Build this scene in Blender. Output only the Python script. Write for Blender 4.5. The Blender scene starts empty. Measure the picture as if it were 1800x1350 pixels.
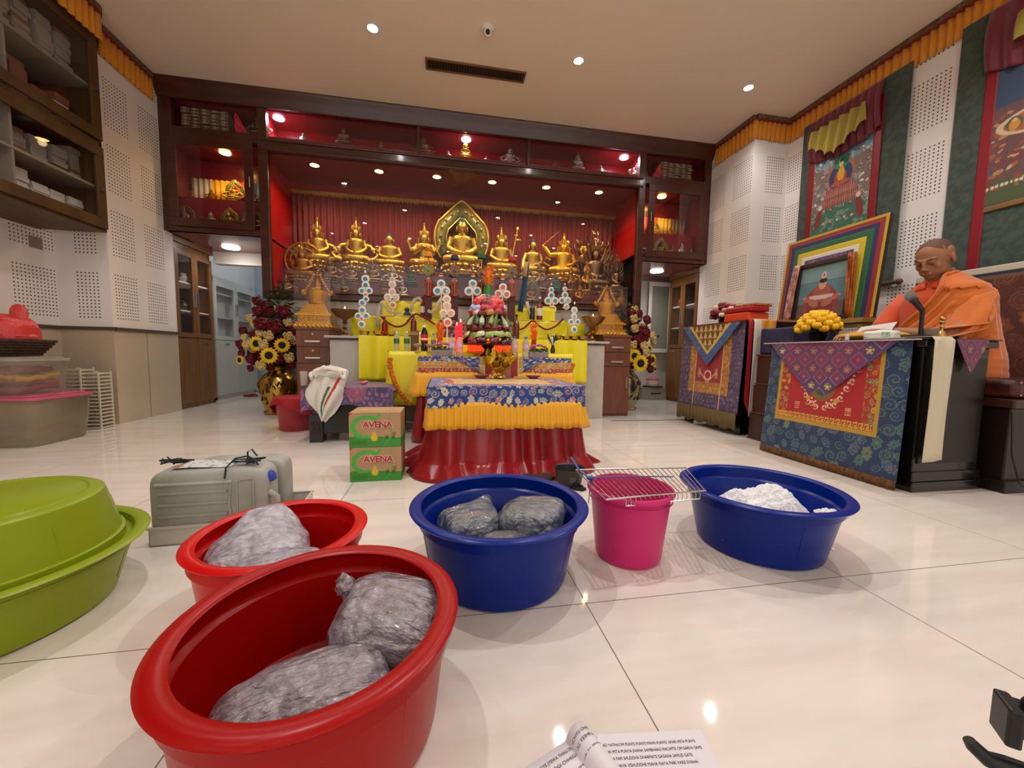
import bpy, bmesh, math, random
import numpy as np
from mathutils import Matrix, Vector, Euler
PI = math.pi
S = bpy.context.scene
COL = S.collection

# ------------------------------------------------------------------ camera
H = 0.645
F = 672.0
def _n(v): return v/np.linalg.norm(v)
_d1 = _n(np.array([-120.0, 55.0, -F])); _d2 = np.array([3670.0, -7.0, -F])
_d2 = _n(_d2-_d1*np.dot(_d1, _d2)); _d3 = np.cross(_d2, _d1)
RW = np.array([_d2, _d1, _d3])
cam = bpy.data.cameras.new('camera'); camo = bpy.data.objects.new('camera', cam); COL.objects.link(camo)
cam.sensor_width = 36; cam.lens = F/1800*36; cam.clip_start = 0.02
mw = Matrix([list(RW[0])+[0], list(RW[1])+[0], list(RW[2])+[H], [0, 0, 0, 1]])
camo.matrix_world = mw
S.camera = camo
# measuring helpers: a sight line met with a known plane gives a real position
def ray(px, py): return RW@np.array([px-900.0, -(py-675.0), -F])
def onY(px, py, Y):
    r = ray(px, py); t = Y/r[1]; return float(r[0]*t), float(r[2]*t+H)
def onX(px, py, X):
    r = ray(px, py); t = X/r[0]; return float(r[1]*t), float(r[2]*t+H)
def onZ(px, py, Z=0.0):
    r = ray(px, py); t = (Z-H)/r[2]; return float(r[0]*t), float(r[1]*t)

# ------------------------------------------------------------------ world, exposure
S.view_settings.view_transform = 'Standard'; S.view_settings.look = 'None'
S.view_settings.exposure = 0.46; S.view_settings.gamma = 1.0; S.view_settings.use_curve_mapping = False
w = bpy.data.worlds.new('world'); S.world = w; w.use_nodes = True
w.node_tree.nodes['Background'].inputs[0].default_value = (0.96, 0.92, 0.88, 1); w.node_tree.nodes['Background'].inputs[1].default_value = 0.95
S.cycles.use_denoising = True
S.cycles.max_bounces = 8; S.cycles.transparent_max_bounces = 16
S.cycles.sample_clamp_indirect = 6.0
S.cycles.caustics_reflective = False; S.cycles.caustics_refractive = False

# ------------------------------------------------------------------ room sizes
CZ = 3.2          # ceiling height
YC = 4.42         # face of the altar cabinet
XL, XLO = -2.70, -3.07   # left wall, its recess
XR, XRO = 3.24, 3.66     # right wall, its recess
YJ = 3.735        # where both walls step back

def lamp(name, loc, power, col, kind='SPOT', size=0.04, angle=120, blend=0.6, rot=(0, 0, 0)):
    l = bpy.data.lights.new(name, kind); l.energy = power; l.color = col
    if kind == 'SPOT': l.spot_size = math.radians(angle); l.spot_blend = blend; l.shadow_soft_size = size
    elif kind == 'POINT': l.shadow_soft_size = size
    else: l.size = size
    o = bpy.data.objects.new(name, l); o.location = loc; o.rotation_euler = rot; COL.objects.link(o); return o
WHITE = (1.0, 0.965, 0.94); WARM = (1.0, 0.62, 0.25)
DOWN = [(-0.56, 3.39), (1.15, 3.39), (2.84, 3.39), (-1.5, 2.42), (0.25, 2.44), (1.88, 2.42), (-0.7, 1.48), (1.0, 1.47), (2.67, 1.50),
        (-1.56, .58), (1.84, .58), (-2.4, -.28), (-.76, -.28), (.96, -.28), (2.6, -.28), (-1.6, -1.13), (.1, -1.2), (1.84, -1.2), (-0.76, -2.4), (0.96, -2.4)]
DOWN.remove((0.25, 2.44))
DPOW = 22.0
for x, y in DOWN:
    lamp('downlight_beam', (x, y, CZ-0.03), DPOW*(1.1 if y > 3 else .8 if y > 2 else 2.3 if y > 1 else .22 if y > 0 else .12), WHITE, angle=140, blend=0.8, size=0.03)
NICHE_L = [(-1.374, 4.6), (-0.71, 4.6), (-0.081, 4.6), (0.551, 4.6), (1.202, 4.6), (1.868, 4.6)]
for x, y in NICHE_L:
    lamp('niche_beam', (x, y, 2.60), 16, (1.0, 0.72, 0.42), angle=150, blend=0.8, size=0.03)
BAND_L = [(-1.70, 4.56), (0.245, 4.56), (2.16, 4.56)]
for x, y in BAND_L:
    lamp('band_beam', (x, y, 3.03), 14, (0.85, 0.9, 1.0), angle=165, blend=0.8, size=0.03)
WING_L = [(-2.216, 4.56), (2.71, 4.6)]
for x, y in WING_L:
    lamp('wing_beam', (x, y, 2.6), 6, (1.0, 0.68, 0.35), angle=150, blend=0.8, size=0.03)
PASS_L = [(-2.384, 4.95), (2.856, 4.89)]
for x, y in PASS_L:
    lamp('passage_beam', (x, y, 1.78), 14, (1.0, 0.93, 0.85), angle=160, blend=0.8, size=0.05)
lamp('back_room_light', (-2.0, 5.9, 2.3), 9, (0.75, 0.85, 1.0), kind='POINT', size=0.15)

# ------------------------------------------------------------------ materials
def lin(c):
    c = np.asarray(c, float)
    return np.where(c <= 0.04045, c/12.92, ((c+0.055)/1.055)**2.4)
def hx(s): return tuple(int(s[i:i+2], 16)/255 for i in (0, 2, 4))
def lrgb(s):
    return tuple(float(a) for a in lin(hx(s))) + (1,)
MATS = {}
def mat(name, col='808080', rough=0.5, metal=0.0, spec=0.5, trans=0.0, ior=1.45, coat=0.0, emit=None, estr=0.0, bump=0.0, bscale=40.0,
        var=0.0, vscale=8.0, vcol2=None, sheen=0.0, alpha=1.0, vcol=False, stretch=None, crough=0.1):
    if name in MATS: return MATS[name]
    m = bpy.data.materials.new(name); m.use_nodes = True; MATS[name] = m
    nt = m.node_tree; b = nt.nodes['Principled BSDF']
    b.inputs['Base Color'].default_value = lrgb(col); b.inputs['Roughness'].default_value = rough; b.inputs['Metallic'].default_value = metal
    b.inputs['Specular IOR Level'].default_value = spec; b.inputs['Transmission Weight'].default_value = trans; b.inputs['IOR'].default_value = ior
    b.inputs['Coat Weight'].default_value = coat; b.inputs['Coat Roughness'].default_value = crough
    b.inputs['Sheen Weight'].default_value = sheen; b.inputs['Alpha'].default_value = alpha
    if emit: b.inputs['Emission Color'].default_value = lrgb(emit); b.inputs['Emission Strength'].default_value = estr
    if vcol:
        a = nt.nodes.new('ShaderNodeAttribute'); a.attribute_name = 'Col'; nt.links.new(a.outputs['Color'], b.inputs['Base Color'])
    if var or bump:
        tc = nt.nodes.new('ShaderNodeTexCoord'); mp = nt.nodes.new('ShaderNodeMapping'); nt.links.new(tc.outputs['Object'], mp.inputs[0])
        if stretch: mp.inputs['Scale'].default_value = stretch
    if var:
        n = nt.nodes.new('ShaderNodeTexNoise'); n.inputs['Scale'].default_value = vscale; n.inputs['Detail'].default_value = 6
        nt.links.new(mp.outputs[0], n.inputs['Vector'])
        r = nt.nodes.new('ShaderNodeMapRange'); r.inputs[1].default_value = 0.3; r.inputs[2].default_value = 0.7
        nt.links.new(n.outputs[0], r.inputs[0])
        mx = nt.nodes.new('ShaderNodeMix'); mx.data_type = 'RGBA'
        c = np.array(lrgb(col)[:3]); c2 = np.array(lrgb(vcol2)[:3]) if vcol2 else c*(1-var)
        mx.inputs[6].default_value = tuple(c)+(1,); mx.inputs[7].default_value = tuple(c2)+(1,)
        nt.links.new(r.outputs[0], mx.inputs[0]); nt.links.new(mx.outputs[2], b.inputs['Base Color'])
    if bump:
        n = nt.nodes.new('ShaderNodeTexNoise'); n.inputs['Scale'].default_value = bscale; n.inputs['Detail'].default_value = 4
        nt.links.new(mp.outputs[0], n.inputs['Vector'])
        bp = nt.nodes.new('ShaderNodeBump'); bp.inputs['Strength'].default_value = min(1, bump); bp.inputs['Distance'].default_value = 0.01
        nt.links.new(n.outputs[0], bp.inputs['Height']); nt.links.new(bp.outputs[0], b.inputs['Normal'])
    return m
class N:      # terse node helper
    def __init__(s, m): s.t = m.node_tree
    def add(s, kind, **k):
        n = s.t.nodes.new(kind)
        for a, v in k.items(): setattr(n, a, v)
        return n
    def put(s, sock, v):
        if v is None: return
        if hasattr(v, 'is_output') or hasattr(v, 'links'): s.t.links.new(v, sock)
        else: sock.default_value = v
    def math(s, op, a, b=None, c=None):
        n = s.add('ShaderNodeMath', operation=op)
        for i, v in enumerate((a, b, c)): s.put(n.inputs[i], v)
        return n.outputs[0]
    def mix(s, f, a, b):
        n = s.add('ShaderNodeMix', data_type='RGBA'); s.put(n.inputs[0], f); s.put(n.inputs[6], a); s.put(n.inputs[7], b); return n.outputs[2]
    def xyz(s):
        tc = s.add('ShaderNodeTexCoord'); sp = s.add('ShaderNodeSeparateXYZ'); s.t.links.new(tc.outputs['Object'], sp.inputs[0]); return sp.outputs, tc.outputs['Object']
    def noise(s, vec, scale, detail=4, stretch=None):
        if stretch:
            mp = s.add('ShaderNodeMapping'); s.t.links.new(vec, mp.inputs[0]); mp.inputs['Scale'].default_value = stretch; vec = mp.outputs[0]
        n = s.add('ShaderNodeTexNoise'); n.inputs['Scale'].default_value = scale; n.inputs['Detail'].default_value = detail
        s.t.links.new(vec, n.inputs['Vector']); return n.outputs[0]

# ------------------------------------------------------------------ mesh building
class MB:
    def __init__(s): s.v = []; s.f = []; s.mi = []; s.m = 0; s.T = Matrix.Identity(4); s.col = None
    def at(s, x=0, y=0, z=0, rx=0, ry=0, rz=0, sc=1):
        s.T = Matrix.Translation((x, y, z))@Euler((rx, ry, rz)).to_matrix().to_4x4()@Matrix.Diagonal((sc, sc, sc, 1) if not isinstance(sc, tuple) else (*sc, 1)); return s
    def _add(s, vs, fs):
        b = len(s.v); T = s.T
        for p in vs: s.v.append(tuple(T@Vector(p)))
        for f in fs: s.f.append(tuple(b+i for i in f)); s.mi.append(s.m)
        return s
    def box(s, x0, x1, y0, y1, z0, z1):
        return s._add([(x, y, z) for x in (x0, x1) for y in (y0, y1) for z in (z0, z1)],
                      [(0, 1, 3, 2), (4, 6, 7, 5), (0, 4, 5, 1), (2, 3, 7, 6), (0, 2, 6, 4), (1, 5, 7, 3)])
    def cb(s, c, d): return s.box(c[0]-d[0]/2, c[0]+d[0]/2, c[1]-d[1]/2, c[1]+d[1]/2, c[2]-d[2]/2, c[2]+d[2]/2)
    def lathe(s, prof, n=20, sx=1, sy=1, c=(0, 0, 0), wob=None, cap=True):
        vs = []; fs = []
        for k, (r, z) in enumerate(prof):
            for i in range(n):
                a = 2*PI*i/n; rr = r*(wob(a, z) if wob else 1)
                vs.append((c[0]+rr*math.cos(a)*sx, c[1]+rr*math.sin(a)*sy, c[2]+z))
        m = len(prof)
        for k in range(m-1):
            for i in range(n):
                j = (i+1) % n; fs.append((k*n+i, k*n+j, (k+1)*n+j, (k+1)*n+i))
        if cap:
            if prof[0][0] > 1e-6: fs.append(tuple(range(n-1, -1, -1)))
            if prof[-1][0] > 1e-6: fs.append(tuple((m-1)*n+i for i in range(n)))
        return s._add(vs, fs)
    def ell(s, c, r, n=12, m=8):
        if not isinstance(r, (tuple, list)): r = (r, r, r)
        prof = [(max(1e-7, math.sin(PI*k/m)), -math.cos(PI*k/m)) for k in range(m+1)]
        T = s.T; s.T = T@Matrix.Translation(c)@Matrix.Diagonal((*r, 1)); s.lathe(prof, n, cap=False); s.T = T; return s
    def tube(s, pts, rad, n=8, closed=False, cap=True, flat=1.0):
        pts = [Vector(p) for p in pts]; L = len(pts)
        if not isinstance(rad, (list, tuple)): rad = [rad]*L
        vs = []; fs = []; up = None
        for k, p in enumerate(pts):
            if closed: t = pts[(k+1) % L]-pts[k-1]
            else: t = pts[min(k+1, L-1)]-pts[max(k-1, 0)]
            if t.length < 1e-9: t = Vector((0, 0, 1))
            t.normalize()
            if up is None:
                up = Vector((0, 0, 1)) if abs(t.z) < 0.9 else Vector((1, 0, 0))
            u = (up-t*up.dot(t))
            if u.length < 1e-4: u = Vector((1, 0, 0))-t*t.x
            u.normalize(); w_ = t.cross(u); up = u
            for i in range(n):
                a = 2*PI*i/n; vs.append(tuple(p+(u*math.cos(a)*flat+w_*math.sin(a))*rad[k]))
        for k in range(L-1 if not closed else L):
            for i in range(n):
                j = (i+1) % n; k2 = (k+1) % L; fs.append((k*n+i, k*n+j, k2*n+j, k2*n+i))
        if cap and not closed: fs.append(tuple(range(n-1, -1, -1))); fs.append(tuple((L-1)*n+i for i in range(n)))
        return s._add(vs, fs)
    def sheet(s, P):      # P: array rows x cols x 3
        P = np.asarray(P, float); a, b = P.shape[:2]
        return s._add([tuple(p) for p in P.reshape(-1, 3)], [(i*b+j, i*b+j+1, (i+1)*b+j+1, (i+1)*b+j) for i in range(a-1) for j in range(b-1)])
    def prism(s, poly, y0, y1):      # polygon in XZ extruded along Y
        n = len(poly); vs = [(x, y0, z) for x, z in poly]+[(x, y1, z) for x, z in poly]
        return s._add(vs, [tuple(range(n)), tuple(range(2*n-1, n-1, -1))]+[(i, i+n, (i+1) % n+n, (i+1) % n) for i in range(n)])
    def prismz(s, poly, z0, z1):
        n = len(poly); vs = [(x, y, z0) for x, y in poly]+[(x, y, z1) for x, y in poly]
        return s._add(vs, [tuple(range(n-1, -1, -1)), tuple(range(n, 2*n))]+[(i, (i+1) % n, (i+1) % n+n, i+n) for i in range(n)])
    def disc(s, c, r, n=20, ax='y', t=0.004):
        T = s.T; s.T = T@Matrix.Translation(c)@(Matrix.Rotation(PI/2, 4, 'X') if ax == 'y' else Matrix.Rotation(PI/2, 4, 'Y') if ax == 'x' else Matrix.Identity(4))
        s.lathe([(r, -t/2), (r, t/2)], n); s.T = T; return s
    def mesh(s, name, mats, smooth=True, colors=None):
        me = bpy.data.meshes.new(name); me.from_pydata(s.v, [], s.f)
        for m in (mats if isinstance(mats, (list, tuple)) else [mats]): me.materials.append(m)
        me.polygons.foreach_set('material_index', s.mi)
        me.update()
        bm = bmesh.new(); bm.from_mesh(me); bmesh.ops.recalc_face_normals(bm, faces=bm.faces); bm.to_mesh(me); bm.free()
        if smooth:
            me.polygons.foreach_set('use_smooth', [True]*len(me.polygons))
            try: me.set_sharp_from_angle(angle=math.radians(38))
            except Exception: pass
        if colors is not None:
            ca = me.color_attributes.new('Col', 'FLOAT_COLOR', 'POINT')
            c4 = np.ones((len(me.vertices), 4), np.float32); c4[:, :3] = lin(np.asarray(colors).reshape(-1, 3)); ca.data.foreach_set('color', c4.ravel())
        return me
    def build(s, name, mats, parent=None, smooth=True, bevel=0, solid=0, subsurf=0, colors=None, loc=None, rot=None):
        o = bpy.data.objects.new(name, s.mesh(name, mats, smooth, colors)); COL.objects.link(o)
        if parent is not None: o.parent = parent
        if loc: o.location = loc
        if rot: o.rotation_euler = rot
        if solid: md = o.modifiers.new('solid', 'SOLIDIFY'); md.thickness = solid; md.offset = 0
        if bevel: md = o.modifiers.new('bevel', 'BEVEL'); md.width = bevel; md.segments = 2; md.limit_method = 'ANGLE'
        if subsurf: md = o.modifiers.new('sub', 'SUBSURF'); md.levels = subsurf; md.render_levels = subsurf
        return o
def tag(o, label=None, cat=None, group=None, kind=None):
    if label: o['label'] = label
    if cat: o['category'] = cat
    if group: o['group'] = group
    if kind: o['kind'] = kind
    return o
def thing(name, label, cat, loc=(0, 0, 0), rz=0, group=None, rot=None):
    o = bpy.data.objects.new(name, None); o.empty_display_size = 0.05; COL.objects.link(o); o.location = loc
    o.rotation_euler = rot if rot else (0, 0, rz); return tag(o, label, cat, group)
KIDS = {}
def copy_tree(o, parent=None):
    c = o.copy(); COL.objects.link(c)
    if parent is not None: c.parent = parent
    for ch in [k for k in bpy.data.objects if k.parent == o]: copy_tree(ch, c)
    return c
def dup(o, label, loc, rz=0, sc=None, group=None):
    c = copy_tree(o); c.location = loc; c.rotation_euler = (0, 0, rz)
    if sc: c.scale = sc if isinstance(sc, tuple) else (sc, sc, sc)
    return tag(c, label, group=group)
def st(name, mb, m, **k): return tag(mb.build(name, m, **k), kind='structure')
def ordw(i): return ['first', 'second', 'third', 'fourth', 'fifth', 'sixth', 'seventh', 'eighth', 'ninth', 'tenth', 'eleventh', 'twelfth', 'thirteenth', 'fourteenth', 'fifteenth', 'sixteenth'][i]

# pattern painting (own surface patterns of cloths, prints and paintings)
def vn(u, v, seed=0):
    def h(i, j):
        x = np.sin(i*127.1+j*311.7+seed*74.7)*43758.5453; return x-np.floor(x)
    i = np.floor(u); j = np.floor(v); a = u-i; b = v-j; a = a*a*(3-2*a); b = b*b*(3-2*b)
    return (h(i, j)*(1-a)+h(i+1, j)*a)*(1-b)+(h(i, j+1)*(1-a)+h(i+1, j+1)*a)*b
def fbm(u, v, seed=0): return vn(u, v, seed)*.5+vn(u*2.1, v*2.1, seed+1)*.3+vn(u*4.3, v*4.3, seed+2)*.2
def solidc(u, col): return np.ones(u.shape+(3,))*np.array(hx(col))
def put(c, m, col, a=1.0):
    m = np.clip(np.asarray(m, float)*a, 0, 1)[..., None]; c[:] = c*(1-m)+np.array(hx(col) if isinstance(col, str) else col)*m; return c
def brocade(u, v, base, pal, size=0.05, seed=1, dens=1.0, dark=None, ol=None):
    o1, o2 = (ol, ol) if ol else ('d9cfb4', 'cfc8b2')
    rn = random.Random(seed); c = solidc(u, base)
    if dark: put(c, fbm(u/size*1.3, v/size*1.3, seed), dark, 0.8)
    u0, u1, v0, v1 = u.min(), u.max(), v.min(), v.max(); st_ = size*1.25/dens
    y = v0-size*.2; row = 0
    while y < v1+size:
        x = u0-size*.2+(row % 2)*st_/2
        while x < u1+size:
            cx = x+rn.uniform(-.2, .2)*size; cy = y+rn.uniform(-.2, .2)*size; r = size*rn.uniform(.38, .62); col = rn.choice(pal); ph = rn.uniform(0, 6)
            d = np.hypot(u-cx, v-cy); th = np.arctan2(v-cy, u-cx); kd = rn.random()
            if kd < .5:
                rr = r*(.86+.14*np.cos((6+int(kd*8))*th+ph))*(1+.2*np.cos(2*th+ph)); m = d < rr; put(c, m, col)
                put(c, (d < rr)*(d > rr*.80), o1, .8); put(c, (d < r*.45)*(d > r*.30), o1, .8); put(c, d < r*.22, rn.choice(pal))
            else:
                sp = np.mod(d/r*1.6-(th+ph)/(2*PI), 1.0); put(c, (d < r)*(sp < .26), o2, .85)
                put(c, (d < r)*(sp > .6)*(sp < .8), col, .8)
            x += st_
        y += st_*.87; row += 1
    return c
def paint(name, P, colf, U, V, m, parent=None, solid=0.003, **k):
    """P: rows x cols x 3 positions, U,V the pattern coordinates of the same shape"""
    mb = MB().sheet(P); return mb.build(name, m, parent, solid=solid, colors=colf(U, V), **k)
def gridUV(w_, h_, nx, ny): return np.meshgrid(np.linspace(0, w_, nx), np.linspace(0, h_, ny))
CLOTH = lambda: mat('printed_cloth', rough=.8, vcol=True, sheen=.2)
PRINT = lambda: mat('printed_paper', rough=.6, vcol=True)
SATINP = lambda: mat('patterned_satin', rough=.42, vcol=True, sheen=.1)
def text_mesh(txt, size, depth=0.0006, bold=0.0, sx=1.0):
    cu = bpy.data.curves.new('lettering', 'FONT'); cu.body = txt; cu.size = size; cu.extrude = depth; cu.offset = bold; cu.resolution_u = 3; cu.align_x = 'CENTER'
    o = bpy.data.objects.new('tmp', cu); COL.objects.link(o); dg = bpy.context.evaluated_depsgraph_get(); me = bpy.data.meshes.new_from_object(o.evaluated_get(dg)); bpy.data.objects.remove(o)
    if sx != 1:
        for v in me.vertices: v.co.x *= sx
    return me
def lettering(txt, size, m, parent, loc, rot, bold=0.0, sx=1.0, name='lettering'):
    me = text_mesh(txt, size, bold=bold, sx=sx); me.materials.clear(); me.materials.append(m)
    o = bpy.data.objects.new(name, me); COL.objects.link(o); o.parent = parent; o.location = loc; o.rotation_euler = rot; return o
# ================================================================== SETTING
def floor_mat():
    m = mat('floor_tile', 'd9cbbd', rough=.09, spec=.5); n = N(m); b = m.node_tree.nodes['Principled BSDF']
    (x, y, z), vec = n.xyz()
    nz = n.noise(vec, 2.2, 8, (1.0, 6.0, 1.0)); nz2 = n.noise(vec, .5, 3)
    r = n.add('ShaderNodeMapRange'); n.put(r.inputs[0], nz); r.inputs[1].default_value = .35; r.inputs[2].default_value = .7
    base = n.mix(r.outputs[0], lrgb('e6ddd5'), lrgb('dacfc5')); base = n.mix(n.math('MULTIPLY', nz2, .3), base, lrgb('dfd2c4'))
    def g(c, off):
        f = n.math('FRACT', n.math('DIVIDE', n.math('SUBTRACT', c, off), .803)); a = n.math('ABSOLUTE', n.math('SUBTRACT', f, .5))
        return n.math('GREATER_THAN', a, .4984)
    gm = n.math('MAXIMUM', g(x, .3665), g(y, .898))
    n.put(b.inputs['Base Color'], n.mix(gm, base, lrgb('6d5f52')))
    n.put(b.inputs['Roughness'], n.math('ADD', n.math('MULTIPLY', gm, .5), .045))
    return m
def perf_mat(name, u0, pu, wu, v0, pv, wv, pitch=0.0275, rad=.21, flip='y', col='efe7e1'):
    """white perforated board: blocks of round holes, u along the wall, v up"""
    m = mat(name, col, rough=.55); n = N(m); b = m.node_tree.nodes['Principled BSDF']
    (x, y, z), vec = n.xyz(); u = x if flip == 'x' else y
    def blk(c, o, p, w_):
        f = n.math('MODULO', n.math('ADD', n.math('SUBTRACT', c, o), 40*p), p); return n.math('LESS_THAN', f, w_), f
    mu, fu = blk(u, u0, pu, wu); mv, fv = blk(z, v0, pv, wv)
    du = n.math('SUBTRACT', n.math('FRACT', n.math('DIVIDE', fu, pitch)), .5); dv = n.math('SUBTRACT', n.math('FRACT', n.math('DIVIDE', fv, pitch)), .5)
    d = n.math('SQRT', n.math('ADD', n.math('MULTIPLY', du, du), n.math('MULTIPLY', dv, dv)))
    hole = n.math('MULTIPLY', n.math('MULTIPLY', mu, mv), n.math('LESS_THAN', d, rad))
    up = n.math('GREATER_THAN', z, .82); hole = n.math('MULTIPLY', hole, up)
    n.put(b.inputs['Base Color'], n.mix(hole, lrgb(col), lrgb('3a302a')))
    return m
WOOD = mat('dark_wood', '50291a', rough=.3, var=.4, vscale=3, stretch=(1, 1, 8), vcol2='3e1f14', coat=.3)
WOODH = mat('dark_wood_horizontal', '50291a', rough=.3, var=.4, vscale=3, stretch=(.6, 8, 8), vcol2='3e1f14', coat=.3)
WOODL = mat('honey_wood', '7c5325', rough=.35, var=.3, vscale=4, stretch=(6, 6, .6), vcol2='664019', coat=.2)
REDP = mat('red_panel', '8c1018', rough=.3)
REDS = mat('red_side', 'a80f12', rough=.45)
MAROON = mat('maroon_gloss', '7c2830', rough=.25, coat=.4)
GLASS = mat('clear_glass')
def mk_glass(m, tint=(1, 1, 1, 1), refl=1.0):
    nt = m.node_tree; nt.nodes.clear(); o = nt.nodes.new('ShaderNodeOutputMaterial'); t = nt.nodes.new('ShaderNodeBsdfTransparent'); t.inputs[0].default_value = tint
    g = nt.nodes.new('ShaderNodeBsdfGlossy'); g.inputs['Roughness'].default_value = 0.0; lw = nt.nodes.new('ShaderNodeLayerWeight'); lw.inputs[0].default_value = .5; n = N(m)
    f = n.math('ADD', n.math('MULTIPLY', n.math('POWER', lw.outputs['Facing'], 5.0), .48*refl), .025*refl)
    mx = nt.nodes.new('ShaderNodeMixShader'); nt.links.new(f, mx.inputs[0]); nt.links.new(t.outputs[0], mx.inputs[1]); nt.links.new(g.outputs[0], mx.inputs[2]); nt.links.new(mx.outputs[0], o.inputs[0])
mk_glass(GLASS)
ACRYL = mat('acrylic_sheet'); mk_glass(ACRYL, (.95, .93, .92, 1), 1.3)
WHITEP = mat('white_paint', 'd8d4ce', rough=.5)
CEILM = mat('ceiling_paint', 'f0e1cf', rough=.6)
MARBLE = mat('grey_marble', 'c3bbb0', rough=.25, var=.3, vscale=3, vcol2='a79e93')
STONE = mat('taupe_tile', 'c4b299', rough=.28, var=.12, vscale=2)
GOLDY = mat('polished_gold', 'c9a347', rough=.30, metal=1.0, bump=.5, bscale=45)
BRONZE = mat('aged_bronze', '86684a', rough=.32, metal=1.0, bump=.4, bscale=70)
BRASS = mat('brass', 'c9a060', rough=.25, metal=1.0)
STEEL = mat('chrome_steel', 'c8c8c8', rough=.2, metal=1.0)
BLACK = mat('black_lacquer', '0e0b0a', rough=.25, coat=.3)
BLACKP = mat('black_plastic', '0c0d0e', rough=.4)
MATTEW = mat('matte_white', 'e6e2da', rough=.7)
def EM(name, col, s): return mat(name, col, emit=col, estr=s)

st('floor', MB().box(-3.3, 3.9, -3.2, 7.2, -.1, 0), floor_mat(), smooth=False)
st('ceiling', MB().box(-3.3, 3.9, -3.2, YC+.4, CZ, CZ+.1), CEILM, smooth=False)
PM = perf_mat('perforated_board_left', .17, .36, .2475, .875, .52, .3850)
PMO = perf_mat('perforated_board_left_recess', .40, .50, .3575, .875, .52, .3850)
st('wall_left', MB().box(XLO-.1, XLO, -3.2, YJ, .80, CZ), PMO, smooth=False)
st('wall_left.001', MB().box(XLO-.1, XL, YJ, 4.50, .80, CZ), [PM], smooth=False)
o = st('wall_left.002', MB().box(0, XL-XLO, YJ-.004, YJ, .80, CZ), [perf_mat('perforated_board_return', .13, 2.0, .165, .875, .52, .3850, flip='x')], smooth=False); o.location = (XLO, 0, 0)
st('wall_left.003', MB().box(XLO-.1, XLO+.006, -3.2, YJ, 0, .80).box(XLO-.1, XL+.006, YJ-.01, 4.50, 0, .80), STONE, smooth=False)
mb = MB()
for y in (YJ-.62, YJ-1.24, YJ-1.86): mb.box(XLO, XLO+.0075, y, y+.004, 0, .8)
mb.box(XL, XL+.0075, 4.08, 4.084, 0, .8)
st('trim_1', mb, mat('tile_joint', '6f6252'), smooth=False)
st('trim_2', MB().box(XLO, XLO+.02, -3.2, YJ-.02, .785, .812).box(XLO, XL+.02, YJ-.022, YJ, .785, .812).box(XL, XL+.02, YJ-.01, 4.5, .785, .812), mat('dado_metal', '4f4638', rough=.4), smooth=False)
PR = perf_mat('perforated_board_right', .36, .40, .3025, .872, .515, .3850)
PRN = perf_mat('perforated_board_right_niche', .14, .40, .2750, .872, .515, .3850)
PRX = perf_mat('perforated_board_right_return', .16, 2.0, .2200, .872, .515, .3850, flip='x')
st('wall_right', MB().box(XRO, XRO+.1, -3.2, YJ, .0, CZ), PR, smooth=False)
st('wall_right.001', MB().box(XR, XRO+.1, YJ, 4.52, .0, CZ), PRN, smooth=False)
o = st('wall_right.002', MB().box(0, XRO-XR, YJ-.004, YJ, .0, CZ), PRX, smooth=False); o.location = (XR, 0, 0)

# ---- altar wall cabinet (built in) : frame, panels, glass
cab = MB()
def bar(x0, x1, z0, z1, y0=YC-.03, y1=YC+.03): cab.box(x0, x1, y0, y1, z0, z1)
X0, X1, N0, N1 = XL, XR, -1.80, 2.33
bar(X0, X1, 3.06, CZ)                    # head
bar(X0, N0-.02, 2.70, 2.79); bar(N1+.02, X1, 2.70, 2.79)
bar(N0, N1, 2.64, 2.76)
bar(N0-.04, N0+.045, 1.17, 3.06, YC-.033, YC+.033); bar(N1-.045, N1+.04, 1.17, 3.06, YC-.033, YC+.033)
bar(X0+.001, X0+.11, 1.821, 3.06, YC-.033, YC+.033); bar(X1-.09, X1-.001, 1.821, 3.06, YC-.033, YC+.033)
bar(X0, N0-.03, 1.80, 1.845); bar(N1+.03, X1, 1.80, 1.845)
bar(N0, N1, 1.17, 1.27)
bar(-.29, -.255, 2.76, 3.06, YC-.027, YC+.027); bar(.92, .955, 2.76, 3.06, YC-.027, YC+.027)
tag(cab.build('trim_3', WOODH, smooth=False, bevel=.006), kind='structure')
# crown moulding
mb = MB(); prof = [(0, 3.04), (-.015, 3.045), (-.02, 3.07), (-.04, 3.10), (-.045, 3.14), (-.07, 3.165), (-.075, CZ), (.0, CZ)]
P = [[(x, YC-.03+p[0], p[1]) for p in prof] for x in (X0, X1)]; mb.sheet(P); st('trim_4', mb, WOODH)
mb = MB()
for z in (2.655, 2.745): mb.tube([(N0, YC-.035, z), (N1, YC-.035, z)], .012, 8)
for z in (1.19, 1.255): mb.tube([(N0, YC-.035, z), (N1, YC-.035, z)], .012, 8)
for x in (N0+.045, N1-.045): mb.tube([(x, YC-.03, 1.26), (x, YC-.03, 2.65)], .009, 8)
st('trim_5', mb, WOODH)
# niche shell
NB = 5.12
mb = MB().box(N0-.02, N0+.0, YC+.03, NB, 1.2, 2.66).box(N1, N1+.02, YC+.03, NB, 1.2, 2.66); st('wall_niche', mb, REDS, smooth=False)
st('wall_niche.001', MB().box(N0, N1, NB, NB+.03, 1.2, 2.66), REDP, smooth=False)
st('ceiling.001', MB().box(N0, N1, YC+.03, NB+.03, 2.64, 2.66), MAROON, smooth=False)
# stepped red shelving for the statues
mb = MB().box(N0, N1, YC+.03, NB, 1.19, 1.22).box(N0, N1, 4.66, NB, 1.22, 1.40).box(N0, N1, 4.84, NB, 1.40, 1.585)
st('trim_6', mb, mat('red_lacquer_step', '641319', rough=.35, coat=.1), smooth=False)
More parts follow.
